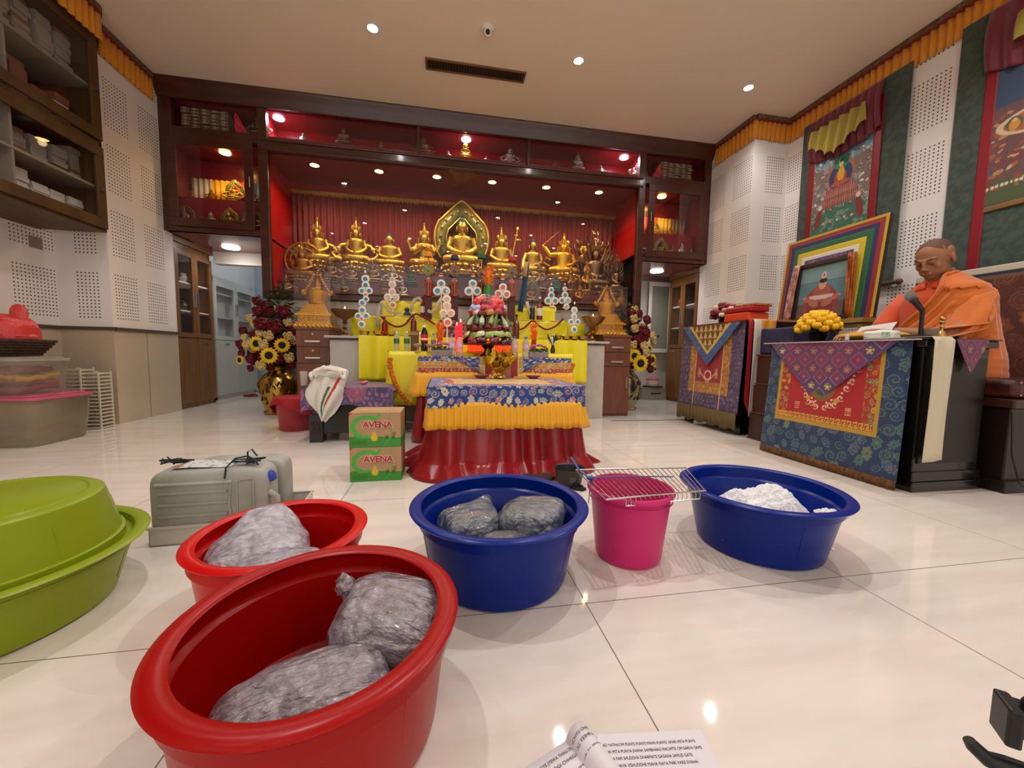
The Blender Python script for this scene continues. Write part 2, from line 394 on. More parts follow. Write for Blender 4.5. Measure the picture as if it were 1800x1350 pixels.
# top display band
st('wall_band', MB().box(X0, X1, 4.80, 4.83, 2.70, CZ), mat('red_band_back', '9a1222', rough=.25, coat=.3), smooth=False)
st('ceiling.002', MB().box(X0, X1, YC+.03, 4.83, 3.055, 3.075), MAROON, smooth=False)
st('trim_7', MB().box(X0, X1, YC+.03, 4.83, 2.72, 2.812), MAROON, smooth=False)
st('trim_12', MB().box(X0-.02, X0+.0, YC+.03, 4.83, 1.8, 3.2).box(X1, X1+.02, YC+.03, 4.83, 1.8, 3.2), REDP, smooth=False)
st('trim_8', MB().box(N0-.02, N0, YC+.03, 4.8, 2.75, 3.06).box(N1, N1+.02, YC+.03, 4.8, 2.75, 3.06), REDP, smooth=False)
for i, (a, b_, c, d) in enumerate([(X0+.11, N0-.04, 2.79, 3.06), (N0+.045, -.29, 2.76, 3.06), (-.255, .92, 2.76, 3.06), (.955, N1-.045, 2.76, 3.06), (N1+.04, X1-.09, 2.79, 3.06), (N0+.045, N1-.045, 1.27, 2.64)]):
    st('window_%d' % (i+1), MB().box(a, b_, YC-.002, YC+.002, c, d), GLASS, smooth=False)
# wing cabinets with glass doors
for k, (a, b_, ha) in enumerate([(X0, N0-.02, 1), (N1+.02, X1, -1)]):
    t = thing('display_cabinet', ('left' if k == 0 else 'right')+' wooden wall display cabinet with glass door over the passage, statues behind it', 'cabinet', ((a+b_)/2, YC, 1.83), group='wall display cabinets'); w2 = (b_-a)/2
    t.location.z = 1.9
    body = MB().box(-w2+.02, w2-.02, .035, .42, -.07, -.02).box(-w2+.02, w2-.02, .40, .42, -.02, .8).box(-w2, -w2+.02, .03, .42, -.1, .8).box(w2-.02, w2, .03, .42, -.1, .8).box(-w2+.02, w2-.02, .03, .4, .76, .79)
    body.build('body', MAROON, t, smooth=False)
    MB().box(-w2+.02, w2-.02, .18, .40, -.02, .30).build('step', mat('red_velvet_step', '7d0f1c', rough=.6), t, smooth=False)
    d = MB(); e = w2-.06
    d.box(-e, e, -.045, -.03, -.052, .03).box(-e, e, -.045, -.03, .715, .80).box(-e, -e+.085, -.045, -.03, .03, .715).box(e-.085, e, -.045, -.03, .03, .715)
    dr = d.build('door', WOODH, t, smooth=False, bevel=.004)
    MB().box(-e+.08, e-.08, -.039, -.036, .025, .72).build('pane', GLASS, dr, smooth=False)
    MB().tube([(ha*(e-.03), -.06, .36), (ha*(e-.03), -.06, .46)], .005).build('handle', STEEL, dr)
    # little curtain strips behind
    cols = [('c9b8a4', -.30), ('d9a21c', -.1), ('c8341c', .1), ('4a5a72', .28)] if k == 0 else [('b9b0a4', -.3), ('c8341c', -.12), ('b3902c', .08), ('75564a', .28)]
    for c, cx in cols:
        xs = np.linspace(cx-.10, cx+.10, 22); P = [[(x, .36-.012*math.cos(x*120), z) for x in xs] for z in (.30, .56)]
        MB().sheet(P).build('curtain', mat('drape_'+c, c, rough=.6), t, solid=.002)
# soffit over passages
for k, (a, b_) in enumerate([(X0, N0), (N1, X1)]):
    st('ceiling.%03d' % (k+3), MB().box(a, b_, YC-.02, 5.2, 1.80, 1.825), MAROON, smooth=False)
st('wall_altar', MB().box(N0-.0, N1-.0, YC-.02, YC+.6, 0, 1.17), MARBLE, smooth=False)
# curtain inside the niche
xs = np.linspace(N0+.03, N1-.03, 420); ph = 0; P = []
for z in np.linspace(1.56, 2.50, 8):
    P.append([(x, 5.095-.010*math.sin(x*95+1.3*math.sin(x*7)), z) for x in xs])
tag(MB().sheet(P).build('pleated_curtain', mat('red_satin_curtain', '6c0e17', rough=.6)), 'dark red pleated curtain hanging behind the statues in the altar niche', 'curtain')
rn = random.Random(5); mb = MB(); x = N0+.05
while x < N1-.05:
    mb.tube([(x, 5.02, 2.525), (x+.006, 5.005, 2.50), (x+.012, 5.02, 2.47+rn.uniform(-.01, .01))], [.004, .009, .002], 5); x += .021
mb.tube([(N0+.03, 5.03, 2.52), (N1-.03, 5.03, 2.52)], .008, 6)
tag(mb.build('gold_tinsel_trim', mat('gold_tinsel', 'c9a24a', rough=.4, metal=.8)), 'thin gold tinsel fringe along the top of the red niche curtain', 'trim')
# passages behind the wings
st('wall_left.004', MB().box(XL-.5, XL-.4, 4.4, 5.2, 0, 2.6).box(XL-.5, XL, 4.50, 4.515, 0, 2.6).box(XL-.5, XL-.10, 5.18, 5.30, 0, 2.6).box(XL-.5, XL-.26, 5.30, 7.0, 0, 2.6), WHITEP, smooth=False)
st('wall_back', MB().box(-3.3, N0+.4, 6.8, 6.9, 0, 2.6), mat('cool_wall', 'aab3bd', rough=.6), smooth=False)
st('wall_back.001', MB().box(N0-.07, N0-.022, 5.0, 6.9, 0, 2.6).box(N0-.02, N0+.6, 5.3, 5.35, 0, 2.6), WHITEP, smooth=False)
st('wall_passage', MB().box(XR+.001, XRO, 4.5, 5.2, 1.742, 1.80).box(XL-.4, XL-.001, 4.5, 5.2, 1.742, 1.80), WOODL, smooth=False)
st('trim_9', MB().box(XL, N0, 5.2, 5.32, 1.66, 1.85), WHITEP, smooth=False)
st('ceiling.005', MB().box(-3.3, N0+.1, 5.2, 7.0, 2.4, 2.5), WHITEP, smooth=False)
st('wall_right.003', MB().box(N1-.1, XRO, 5.55, 5.65, 0, 1.9), WHITEP, smooth=False)
st('wall_right.004', MB().box(N1-.0, N1+.03, YC+.1, 5.6, 0, 1.9), WHITEP, smooth=False)
st('wall_right.005', MB().box(XR+.45, XR+.5, 4.5, 5.6, 0, 1.9), WHITEP, smooth=False)
st('ceiling.006', MB().box(N1, XRO, 5.18, 5.65, 1.80, 1.825), MAROON, smooth=False)
st('trim_10', MB().box(1.63, XR, 3.495, 3.503, 0, .004), mat('threshold_strip', '3b342e'), smooth=False)
st('trim_11', MB().box(1.63, XR, 3.503, 5.6, 0, .003), mat('passage_marble', 'cfcdc6', rough=.1, var=.1, vscale=2), smooth=False)

# ---- fringe valance under the ceiling
GOLDC = mat('orange_satin', 'd98a10', rough=.5, sheen=.2)
BORD = mat('carved_border', '3a2a22', rough=.6, var=.9, vscale=60, vcol2='8a6a40')
def valance(label, pts, nrm):
    t = thing('fringe_valance', label, 'valance', (pts[0][0], pts[0][1], CZ)); o0 = Vector((pts[0][0], pts[0][1], 0))
    pl = []; L = 0
    for a, b_ in zip(pts[:-1], pts[1:]):
        a = Vector(a); b_ = Vector(b_); n = max(2, int((b_-a).length/.008)); d = (b_-a).normalized(); pn = Vector((-d.y, d.x))*nrm
        for i in range(n+1):
            p = a+(b_-a)*i/n; L = (p-a).length; off = .014+.009*math.sin(L*115+math.sin(L*9)*2)
            e = min(i, n-i)/3.0; off = .02 if e < 1 and len(pts) > 2 else off
            pl.append((p.x+pn.x*off-o0.x, p.y+pn.y*off-o0.y, L))
    rn = random.Random(3)
    P = [[(x*1.0, y, z-(.005*math.sin(l*6) if z < -.2 else 0)) for x, y, l in pl] for z in (-.055, -.12, -.185, -.245)]
    MB().sheet(P).build('orange_cloth', GOLDC, t, solid=.002)
    for nm, z0, z1, of, mm in (('carved_border', -.045, 0, .03, BORD), ('red_band', -.062, -.045, .025, mat('red_ribbon', '8a1a1c', rough=.7))):
        mb = MB()
        for a, b_ in zip(pts[:-1], pts[1:]):
            a = Vector(a)-o0.xy; b_ = Vector(b_)-o0.xy; d = (b_-a).normalized(); pn = Vector((-d.y, d.x))*nrm*of; a2 = a-d*0; b2 = b_+d*0
            mb._add([(a2.x, a2.y, z0), (b2.x, b2.y, z0), (b2.x+pn.x, b2.y+pn.y, z0), (a2.x+pn.x, a2.y+pn.y, z0), (a2.x, a2.y, z1), (b2.x, b2.y, z1), (b2.x+pn.x, b2.y+pn.y, z1), (a2.x+pn.x, a2.y+pn.y, z1)],
                    [(0, 1, 2, 3), (4, 5, 6, 7), (0, 1, 5, 4), (2, 3, 7, 6), (1, 2, 6, 5), (0, 3, 7, 4)])
        mb.build(nm, mm, t, smooth=False)
valance('orange fringed valance with carved border above the left bookcases', [(XL, YC-.11), (XL, YJ), (XL+.13, YJ-.15), (XL+.13, 1.0)], 1)
valance('orange fringed valance with carved border above the hanging scrolls on the right wall', [(XR, YC-.11), (XR, YJ-.0), (XRO, YJ-.0), (XRO, -.5)], -1)

# ---- ceiling fittings
for i, (x, y) in enumerate(DOWN):
    vis = y > 3
    lab = ['white recessed downlight nearest the left bookcases', 'white recessed downlight in front of the air vent, middle of three', 'white recessed downlight nearest the right wall'][i] if i < 3 else 'recessed ceiling downlight over the room, seen only as a reflection'
    t = thing('downlight', lab, 'light', (x, y, CZ), group='ceiling downlights' if vis else 'ceiling downlights seen as reflections')
    MB().lathe([(.052, 0), (.052, -.006), (.040, -.006), (.040, 0)], 20, cap=False).build('trim_ring', WHITEP, t)
    MB().lathe([(.038, -.002), (.038, -.004)], 20).build('lens', EM('lamp_white', 'fff6ee', 40), t)
t = thing('air_vent', 'long brown slatted air vent set in the ceiling', 'vent', (.285, 3.68, CZ))
MB().box(-.45, .45, -.07, -.055, -.012, 0).box(-.45, .45, .055, .07, -.012, 0).box(-.45, -.435, -.055, .055, -.012, 0).box(.435, .45, -.055, .055, -.012, 0).build('frame', mat('vent_frame', '7a5a40', rough=.5), t, smooth=False)
MB().box(-.435, .435, -.055, .055, -.002, -.001).build('duct_back', mat('vent_dark', '1e1512', rough=.8), t, smooth=False)
mb = MB()
for k in range(36): mb.box(-.43+k*.0242, -.425+k*.0242, -.055, .055, -.009, -.002)
mb.build('louvre', mat('vent_slats', '4a3426', rough=.5), t, smooth=False)
t = thing('dome_camera', 'small round white security camera on the ceiling above the vent', 'security camera', (.334, 3.22, CZ))
MB().lathe([(.048, 0), (.048, -.012), (.040, -.02)], 24).build('mount', MATTEW, t)
MB().ell((0, -.012, -.035), (.034, .034, .034), 20, 12).build('shell', MATTEW, t)
MB().ell((0, -.036, -.050), (.018, .018, .018), 16, 10).build('lens', mat('lens_dark', '22160f', rough=.05), t)
for i, (x, y) in enumerate(NICHE_L):
    t = thing('niche_downlight', '%s of six warm downlights in the red niche ceiling, counted from the left' % ordw(i), 'light', (x, y, 2.64), group='warm downlights in the altar niche')
    MB().lathe([(.055, 0), (.055, -.006), (.045, -.008), (.045, 0)], 20, cap=False).build('trim_ring', BRASS, t)
    MB().lathe([(.045, -.003), (.045, -.005)], 20).build('lens', EM('lamp_warm', 'ffc860', 22), t)
for i, (x, y) in enumerate(BAND_L):
    t = thing('band_spotlight', ['left', 'middle', 'right'][i]+' cold white spotlight inside the narrow red shelf above the niche', 'light', (x, y, 3.055), group='spotlights in the top shelf')
    MB().lathe([(.05, 0), (.05, -.008), (.04, -.01)], 20).build('lens', EM('lamp_cold', 'e6eeff', 40), t)
for i, (x, y) in enumerate(WING_L):
    t = thing('cabinet_light', 'warm downlight inside the %s glass display cabinet' % ['left', 'right'][i], 'light', (x, y, 2.655))
    MB().lathe([(.05, 0), (.05, -.006), (.042, -.01)], 20).build('lens', EM('lamp_warm', 'ffc860', 22), t)
for i, (x, y) in enumerate(PASS_L):
    t = thing('passage_light', 'round white light under the soffit of the %s passage' % ['left', 'right'][i], 'light', (x, y, 1.80))
    MB().lathe([(.085, 0), (.085, -.01), (.075, -.014)], 24).build('lens', EM('lamp_round', 'fff4e6', 14), t)
# ================================================================== FOREGROUND ON THE FLOOR
def plastic(name, col, rough=.28): return mat(name, col, rough=rough, spec=.25)
def basin(label, x, y, R, r, h, m, rim=.032, group=None, name='basin', wob=0, flip=False, z=0, hand=True):
    t = thing(name, label, 'basin', (x, y, z), group=group)
    r1 = r+(R-r)*.48; r2 = r+(R-r)*.62
    pr = [(0, .002), (r-.01, 0), (r, .006), (r+.003, .016), (r1, h*.775), (r1+.007, h*.79), (r2, h*.93)]
    pr += [(R-.012, h*.935), (R-.003, h*.95), (R, h*.972), (R-.005, h*.992), (R-.014, h), (R-rim+.006, h*.995), (R-rim, h*.975)]
    pr += [(r2-.007, h*.92), (r1+.001, h*.80), (r1-.007, h*.775), (r1-.010, h*.76), (r-.002, .02), (r-.012, .012), (0, .010)]
    pr = [(a, b) for a, b in pr]
    body = [p for p in pr]
    MB().lathe(body, 96, cap=False).build('body', m, t)
    # raised ribs on the outside wall
    for k in range(6):
        a = k*PI/3+.3; c, s_ = math.cos(a), math.sin(a)
        MB().tube([((r+(r1-r)*q)*c-.0003*c, (r+(r1-r)*q)*s_-.0003*s_, h*.775*q) for q in (.35, .6, .98)], .001, 5).build('rib', m, t)
    if flip: t.rotation_euler = (PI, 0, 0); t.location.z = z+h
    return t
RED = plastic('red_plastic', '9c0808'); RED2 = plastic('bright_red_plastic', 'c40d0d'); BLUE = plastic('blue_plastic', '03237a'); GREEN = plastic('lime_plastic', '85961a', .3)
basin('large red plastic basin in front holding two frosty bags', -.203, .660, .229, .188, .208, RED, rim=.036)
basin('smaller bright red basin behind the large red one, with pale bags', -.405, 1.030, .204, .165, .193, RED2)
basin('blue plastic basin with clear bags, left of the pink bucket', .163, 1.085, .258, .196, .215, BLUE)
basin('blue plastic basin with a white towel, right of the pink bucket', 1.085, 1.125, .258, .190, .205, BLUE)
gb = basin('lime green basin standing upright at the left edge under another', -1.075, 1.06, .300, .228, .160, GREEN)
gt = basin('lime green basin turned upside down as a lid on its twin', -1.075, 1.06, .272, .215, .150, GREEN, flip=True, z=.130)
MB().lathe([(.180, .004), (.186, -.003), (.192, .004)], 64, cap=False).build('foot_ring', GREEN, gt)

def spheregrid(nu=72, nv=44):
    th = np.linspace(0, 2*PI, nu, endpoint=False); ph = np.linspace(0.02, PI-.02, nv); T, Pp = np.meshgrid(th, ph)
    return np.cos(T)*np.sin(Pp), np.sin(T)*np.sin(Pp), np.cos(Pp), T, Pp
def n3(x, y, z, s, seed): return vn(x*s+seed, y*s+z*s*.7, seed)*.5+vn(z*s+9+seed, x*s*.8-y*s, seed+3)*.5
def closed_grid(mb, X, Y, Z):
    nv, nu = X.shape; vs = [(float(X[i, j]), float(Y[i, j]), float(Z[i, j])) for i in range(nv) for j in range(nu)]
    fs = [(i*nu+j, i*nu+(j+1) % nu, (i+1)*nu+(j+1) % nu, (i+1)*nu+j) for i in range(nv-1) for j in range(nu)]
    fs += [tuple(range(nu)), tuple((nv-1)*nu+j for j in range(nu-1, -1, -1))]
    return mb._add(vs, fs)
def bag_mat(name, col, frost, cover=.5):
    """thin plastic film: clear, glossy and wrinkled, frosted white in patches"""
    m = mat(name, frost); nt = m.node_tree; n = N(m); b = nt.nodes['Principled BSDF']; out = [q for q in nt.nodes if q.type == 'OUTPUT_MATERIAL'][0]; (x, y, z), vec = n.xyz()
    a = n.noise(vec, 48, 8); c = n.noise(vec, 9, 4)
    f = n.add('ShaderNodeMapRange'); n.put(f.inputs[0], n.math('ADD', n.math('MULTIPLY', a, .55), n.math('MULTIPLY', c, .45))); f.inputs[1].default_value = .38; f.inputs[2].default_value = .66; f.inputs[3].default_value = cover*.6; f.inputs[4].default_value = min(.95, cover+.35)
    w1 = n.noise(vec, 16, 5, (1, 3.5, 1)); w2 = n.add('ShaderNodeTexVoronoi', feature='DISTANCE_TO_EDGE'); w2.inputs['Scale'].default_value = 15; nt.links.new(vec, w2.inputs['Vector'])
    bp = n.add('ShaderNodeBump'); bp.inputs['Strength'].default_value = 1.0; bp.inputs['Distance'].default_value = .022; n.put(bp.inputs['Height'], n.math('ADD', w1, n.math('ADD', n.math('MULTIPLY', w2.outputs[0], .9), n.math('MULTIPLY', n.noise(vec, 55, 4, (1, 2.2, 1)), .35))))
    b.inputs['Coat Weight'].default_value = 1.0; b.inputs['Coat Roughness'].default_value = .05; n.put(b.inputs['Coat Normal'], bp.outputs[0]); b.inputs['Roughness'].default_value = .22; n.put(b.inputs['Normal'], bp.outputs[0]); b.inputs['Base Color'].default_value = lrgb(frost)
    tr = n.add('ShaderNodeBsdfTransparent'); gl = n.add('ShaderNodeBsdfGlossy'); gl.inputs['Roughness'].default_value = .06; n.put(gl.inputs['Normal'], bp.outputs[0]); tr.inputs[0].default_value = lrgb(col)
    lw = n.add('ShaderNodeLayerWeight'); lw.inputs[0].default_value = .35; n.put(lw.inputs['Normal'], bp.outputs[0])
    m1 = n.add('ShaderNodeMixShader'); n.put(m1.inputs[0], n.math('ADD', n.math('MULTIPLY', lw.outputs['Fresnel'], .8), .20)); n.put(m1.inputs[1], tr.outputs[0]); n.put(m1.inputs[2], gl.outputs[0])
    m2 = n.add('ShaderNodeMixShader'); n.put(m2.inputs[0], f.outputs[0]); n.put(m2.inputs[1], m1.outputs[0]); n.put(m2.inputs[2], b.outputs[0]); nt.links.new(m2.outputs[0], out.inputs[0]); return m
BAGG = bag_mat('frosted_bag_grey', 'efe9ef', 'd0c6d2', .30); BAGW = bag_mat('frosted_bag_pale', 'eceaf0', 'dcd8e6', .52); BAGC = bag_mat('clear_bag', 'e6ebee', 'b2bcc8', .16)
def bag(label, loc, dims, rz, m, seed, group, knot=None, corner=None, tilt=(0, 0)):
    t = thing('plastic_bag', label, 'bag', loc, group=group, rot=(tilt[0], tilt[1], rz))
    x, y, z, T, Pp = spheregrid(110, 64); e = .62
    sx = np.sign(x)*np.abs(x)**e; sy = np.sign(y)*np.abs(y)**e; sz = np.sign(z)*np.abs(z)**.85
    rid = 1-np.abs(n3(x, y, z, 2.6, seed)*2-1)*1.0; k = 1+.10*(n3(x, y, z, 1.7, seed+5)-.5)+.07*(rid-.6)+.03*(n3(x, y, z, 9, seed+8)-.5)
    X = sx*dims[0]*k; Y = sy*dims[1]*k; Z = sz*dims[2]*k
    Z = np.where(Z < -dims[2]*.55, -dims[2]*.55-(Z+dims[2]*.55)*-.12, Z)
    if corner is not None:      # a pulled-up corner of the bag
        for cx, cy, cz, wd in corner:
            d = np.exp(-((x-cx)**2+(y-cy)**2)/wd**2)*(z > -.1); X = X+d*cx*.05; Y = Y+d*cy*.05; Z = Z+d*cz
    closed_grid(MB(), X, Y, Z).build('sack', m, t)
    cm = mat('bag_contents', '5a545c', rough=.5, var=.6, vscale=9, vcol2='857f8a', bump=.3, bscale=20) if m is BAGG else mat('bag_ice', 'a8a4b2', rough=.4, var=.5, vscale=9, vcol2='8d8996', bump=.3, bscale=30) if m is BAGW else mat('bag_dark', '5a6470', rough=.4, var=.6, vscale=9, vcol2='363e48', bump=.3, bscale=30)
    kk = .90+.06*n3(x, y, z, 5, seed+2); closed_grid(MB(), X*kk, Y*kk, Z*kk*.94-.002).build('contents', cm, t)
    if knot:
        kx, ky, kz, kr = knot
        mb = MB().lathe([(.004, -kr*1.6), (.009, -kr*.9), (kr*.85, -kr*.2), (kr, kr*.4), (kr*.6, kr*.9), (.002, kr)], 26, sy=.7, wob=lambda a, z_: 1+.18*math.sin(a*5+z_*200)+.1*math.sin(a*11))
        o = mb.build('knotted_neck', m, t); o.location = (kx, ky, kz); o.rotation_euler = (0, -.9, 2.6)
    return t
G1 = 'frosty bags in the large red basin'; G2 = 'pale bags in the smaller red basin'; G3 = 'clear bags in the left blue basin'
bag('tied frosty grey bag at the back of the large red basin', (-.095, .715, .125), (.108, .085, .075), -.25, BAGG, 3, G1, knot=(-.115, .035, .035, .024), tilt=(.1, .12))
bag('long frosty grey bag lying at the front of the large red basin', (-.205, .575, .100), (.125, .075, .065), .20, BAGG, 11, G1, tilt=(.15, -.1))
bag('pale frosted bag with a raised corner in the smaller red basin', (-.46, 1.03, .120), (.115, .085, .055), .35, BAGW, 7, G2, corner=[(.1, .6, .055, .5)])
bag('second flat pale bag low at the front right of the smaller red basin', (-.375, .945, .128), (.095, .050, .035), .25, BAGW, 15, G2)
bag('puffed clear grey bag at the left in the left blue basin', (.075, 1.105, .130), (.088, .080, .055), .3, BAGC, 21, G3, corner=[(.7, .6, .02, .5)])
bag('puffed clear grey bag at the right in the left blue basin', (.255, 1.085, .140), (.092, .080, .062), -.4, BAGC, 27, G3, corner=[(.5, .3, .01, .6)])
bag('small clear bag low in front between the two puffed bags', (.165, .985, .125), (.065, .055, .030), 0, BAGC, 33, G3)
# white towel in the right blue basin
u, v = np.meshgrid(np.linspace(-1, 1, 90), np.linspace(-1, 1, 60)); rr = np.sqrt(u*u+v*v)
hgt = .155+.055*np.exp(-((u-.22)**2*5+(v-.1)**2*3))+.028*np.exp(-((u+.6)**2*9+(v)**2*4))-.10*np.clip(rr-.55, 0, 1)+.028*(1-np.abs(fbm(u*3, v*3.4, 4)*2-1))+.010*(1-np.abs(vn(u*9, v*11, 9)*2-1))
P = np.dstack([u*.155*(1+.1*fbm(u*2, v*2, 6)), v*.115, hgt+.008])
tw = MB().sheet(P).build('towel', mat('white_towelling', 'f2f2f4', rough=.9, bump=.8, bscale=120, sheen=.3), solid=.006); tw.location = (1.085, 1.115, -.045); tw.rotation_euler = (0, 0, -.35)
tag(tw, 'crumpled white cloth towel lying in the right blue basin', 'towel')
tw2 = MB().sheet(np.dstack([u*.045*(1-.3*v*v), v*.022*(1-.5*u*u), .185+.016*fbm(u*3, v*3, 3)-.01*u*u])).build('towel', MATS['white_towelling'], solid=.006); tw2.location = (1.235, 1.00, -.040); tw2.rotation_euler = (0, 0, -.6)
tag(tw2, 'small flat white cloth at the right edge inside the right blue basin', 'towel')

# pink bucket and oven rack
t = thing('bucket', 'pink plastic bucket standing between the two blue basins under the rack', 'bucket', (.592, 1.115, 0))
PK = plastic('pink_plastic', 'c92c6e', .32)
MB().lathe([(0, .003), (.094, 0), (.101, .006), (.103, .012), (.124, .205), (.126, .208), (.133, .212), (.136, .220), (.133, .227), (.127, .228), (.121, .22), (.099, .014), (0, .010)], 64, cap=False).build('body', PK, t)
MB().tube([(.128*math.cos(a), .128*math.sin(a), .196) for a in np.linspace(0, 2*PI, 48, endpoint=False)], .0022, 6, closed=True).build('rim_bead', PK, t)
FL, FR, BR, BL = [Vector((*onZ(px, py, .238), .238)) for px, py in ((1066, 878), (1240, 862), (1205, 822), (1012, 826))]
t = thing('wire_rack', 'chrome wire oven rack lying across the pink bucket', 'rack', (.6, 1.1, .238)); C0 = Vector((.6, 1.1, .238)); q = [p-C0 for p in (FL, FR, BR, BL)]
def arc(p): return tuple(p)
MB().tube([arc(p) for p in q], .0028, 8, closed=True).build('frame', STEEL, t)
mb = MB()
for k in range(1, 22):
    a = k/22; mb.tube([q[0].lerp(q[1], a), q[3].lerp(q[2], a)], .0014, 6)
mb.build('wires', STEEL, t)
mb = MB(); dz = Vector((0, 0, -.022)); off = (q[0]-q[3]).normalized()*.006
a0, a1 = .18, .93; p0 = q[0].lerp(q[1], a0)+dz+off; p1 = q[0].lerp(q[1], a1)+dz+off; mb.tube([p0, p1], .0022, 6)
for k in range(17):
    a = a0+(a1-a0)*k/16; p = q[0].lerp(q[1], a); mb.tube([p, p+off*1.3+dz*.3, p+off+dz], .0012, 6)
mb.build('guard_rail', STEEL, t)
mb = MB(); mb.tube([q[0].lerp(q[3], .45), q[0].lerp(q[3], .45)+Vector((-.006, 0, -.06))], .0022, 6); mb.build('support_pin', STEEL, t)
BLR = mat('blue_ribbon', '2a4f93', rough=.5)
pts = [(*onZ(1003, 803, .29), .29), (*onZ(1018, 826, .255), .255), (*onZ(1037, 842, .243), .243)]
mb = MB().tube(pts, .0045, 6, flat=.5); a = Vector((*onZ(1037, 840, .244), .244)); b = Vector((*onZ(1183, 838, .244), .244))
mb.tube([a, a.lerp(b, .3)+Vector((0, 0, .003)), a.lerp(b, .7)+Vector((0, 0, .002)), b], .0035, 6, flat=.6)
mb.ell(tuple(a), (.012, .010, .007), 12, 8).tube([a, a+Vector((.004, -.012, -.02)), a+Vector((.008, -.010, -.035))], .004, 6, flat=.5)
tag(mb.build('blue_strap', BLR), 'blue plastic strap tied along the wire rack over the pink bucket', 'strap')

# black pot with straps, dark mat by the red table
x, y = onZ(1003, 845, .04)
t = thing('pot', 'small dark pot on the floor behind the wire rack, beside the red satin', 'pot', (x+.01, y+.05, 0)); DK = mat('dark_iron', '2a2a2a', rough=.45)
MB().lathe([(0, .002), (.045, 0), (.06, .02), (.072, .085), (.078, .088), (.076, .092), (.068, .086), (.055, .02), (0, .010)], 40, cap=False).build('bowl', DK, t)
MB().lathe([(.0, -.004), (.016, -.004), (.017, 0), (.010, .002)], 20).build('boss', mat('iron_boss', '4a4440', rough=.4), t, loc=(-.005, -.066, .05), rot=(PI/2, 0, 0))
rn = random.Random(8)
for i in range(7):
    a = rn.uniform(0, 6.28); r_ = rn.uniform(0, .04); z0 = .0
    cx, cy = x+.045+r_*math.cos(a), y+.0+r_*math.sin(a)
    mb = MB().ell((0, 0, .008), (.016*rn.uniform(.7, 1.2), .010, .008), 10, 6); o = mb.build('charcoal', mat('charcoal', '1c1a18', rough=.8, bump=1, bscale=60)); o.location = (cx, cy-.03, 0); o.rotation_euler = (0, 0, a)
    tag(o, 'loose lump of charcoal on the floor in front of the small dark pot', 'charcoal', 'charcoal lumps by the dark pot')
x0, y0 = onZ(905, 828, 0); x1, y1 = onZ(985, 836, 0)
u, v = np.meshgrid(np.linspace(0, 1, 30), np.linspace(0, 1, 10)); P = np.dstack([x0+(x1-x0)*u, 1.84+.10*v+.02*np.sin(u*9), .012+.012*fbm(u*6, v*3, 2)])
tag(MB().sheet(P).build('rag', mat('brown_rag', '4a3d33', rough=.9, var=.6, vscale=40), solid=.008), 'crumpled brown rag on the floor at the hem of the red satin', 'rag')

# open prayer book
B0 = Vector((*onZ(1048, 1291, .012), .012)); B1 = Vector((*onZ(1231, 1282, .012), .012)); B2 = Vector((*onZ(1283, 1352, .012), .012))
ux = (B1-B0).normalized(); uy = Vector((ux.y, -ux.x, 0)); wd = (B1-B0).length; ph_ = wd*1.42
t = thing('prayer_book', 'open book with printed white pages lying on the floor at the bottom edge', 'book', tuple(B0), rz=math.atan2(ux.y, ux.x))
PAPER = mat('book_paper', 'dcd6dc', rough=.6); INK = mat('printing_ink', '26242c', rough=.7)
MB().box(0, wd, -ph_, 0, -.012, 0).build('right_pages', PAPER, t, smooth=False)
MB().box(-wd*.12, wd*.72, -ph_+.02, .006, -.0125, -.006).build('page_behind', PAPER, t, smooth=False)
w0 = wd/.30*.30
LN = ["AD YATHA'OM PUNYE PUNYE MAHA PUNYE! APARI MITA PUNYE", "PARI MITA PUNYA JNANA SAMBHARO PACHITE! OM SARVA SAMS", "KARA PARI SHUDDHA DHARMATE GAGANA SAMUD GATE", "WABHAVA VISHUDDHE MAHA NAYA PARI VARE SVAHA!"]
for k, s_ in enumerate(LN):
    me = text_mesh(s_, .0068, depth=.0001, bold=0); xs = [v.co.x for v in me.vertices]; L = max(xs)-min(xs); f = wd*[.86, .89, .77, .79][k]/L; x0 = min(xs)
    for v_ in me.vertices: v_.co.x = wd*.03+(v_.co.x-x0)*f; v_.co.y = v_.co.y-.021-.0105*k*wd/.18; v_.co.z = .0005
    me.materials.clear(); me.materials.append(INK); o = bpy.data.objects.new('printed_line', me); COL.objects.link(o); o.parent = t
mb = MB(); rn = random.Random(2); yy = -.021-.0105*4*wd/.18-.006; xx = wd*.62
while xx < wd*.95: w_ = rn.uniform(.002, .004); mb.box(xx, xx+w_, yy, yy+.001, .0003, .0005).box(xx+w_*.4, xx+w_*.4+.0008, yy-.003, yy, .0003, .0005); xx += w_+.0012
mb.build('script_line', INK, t, smooth=False)
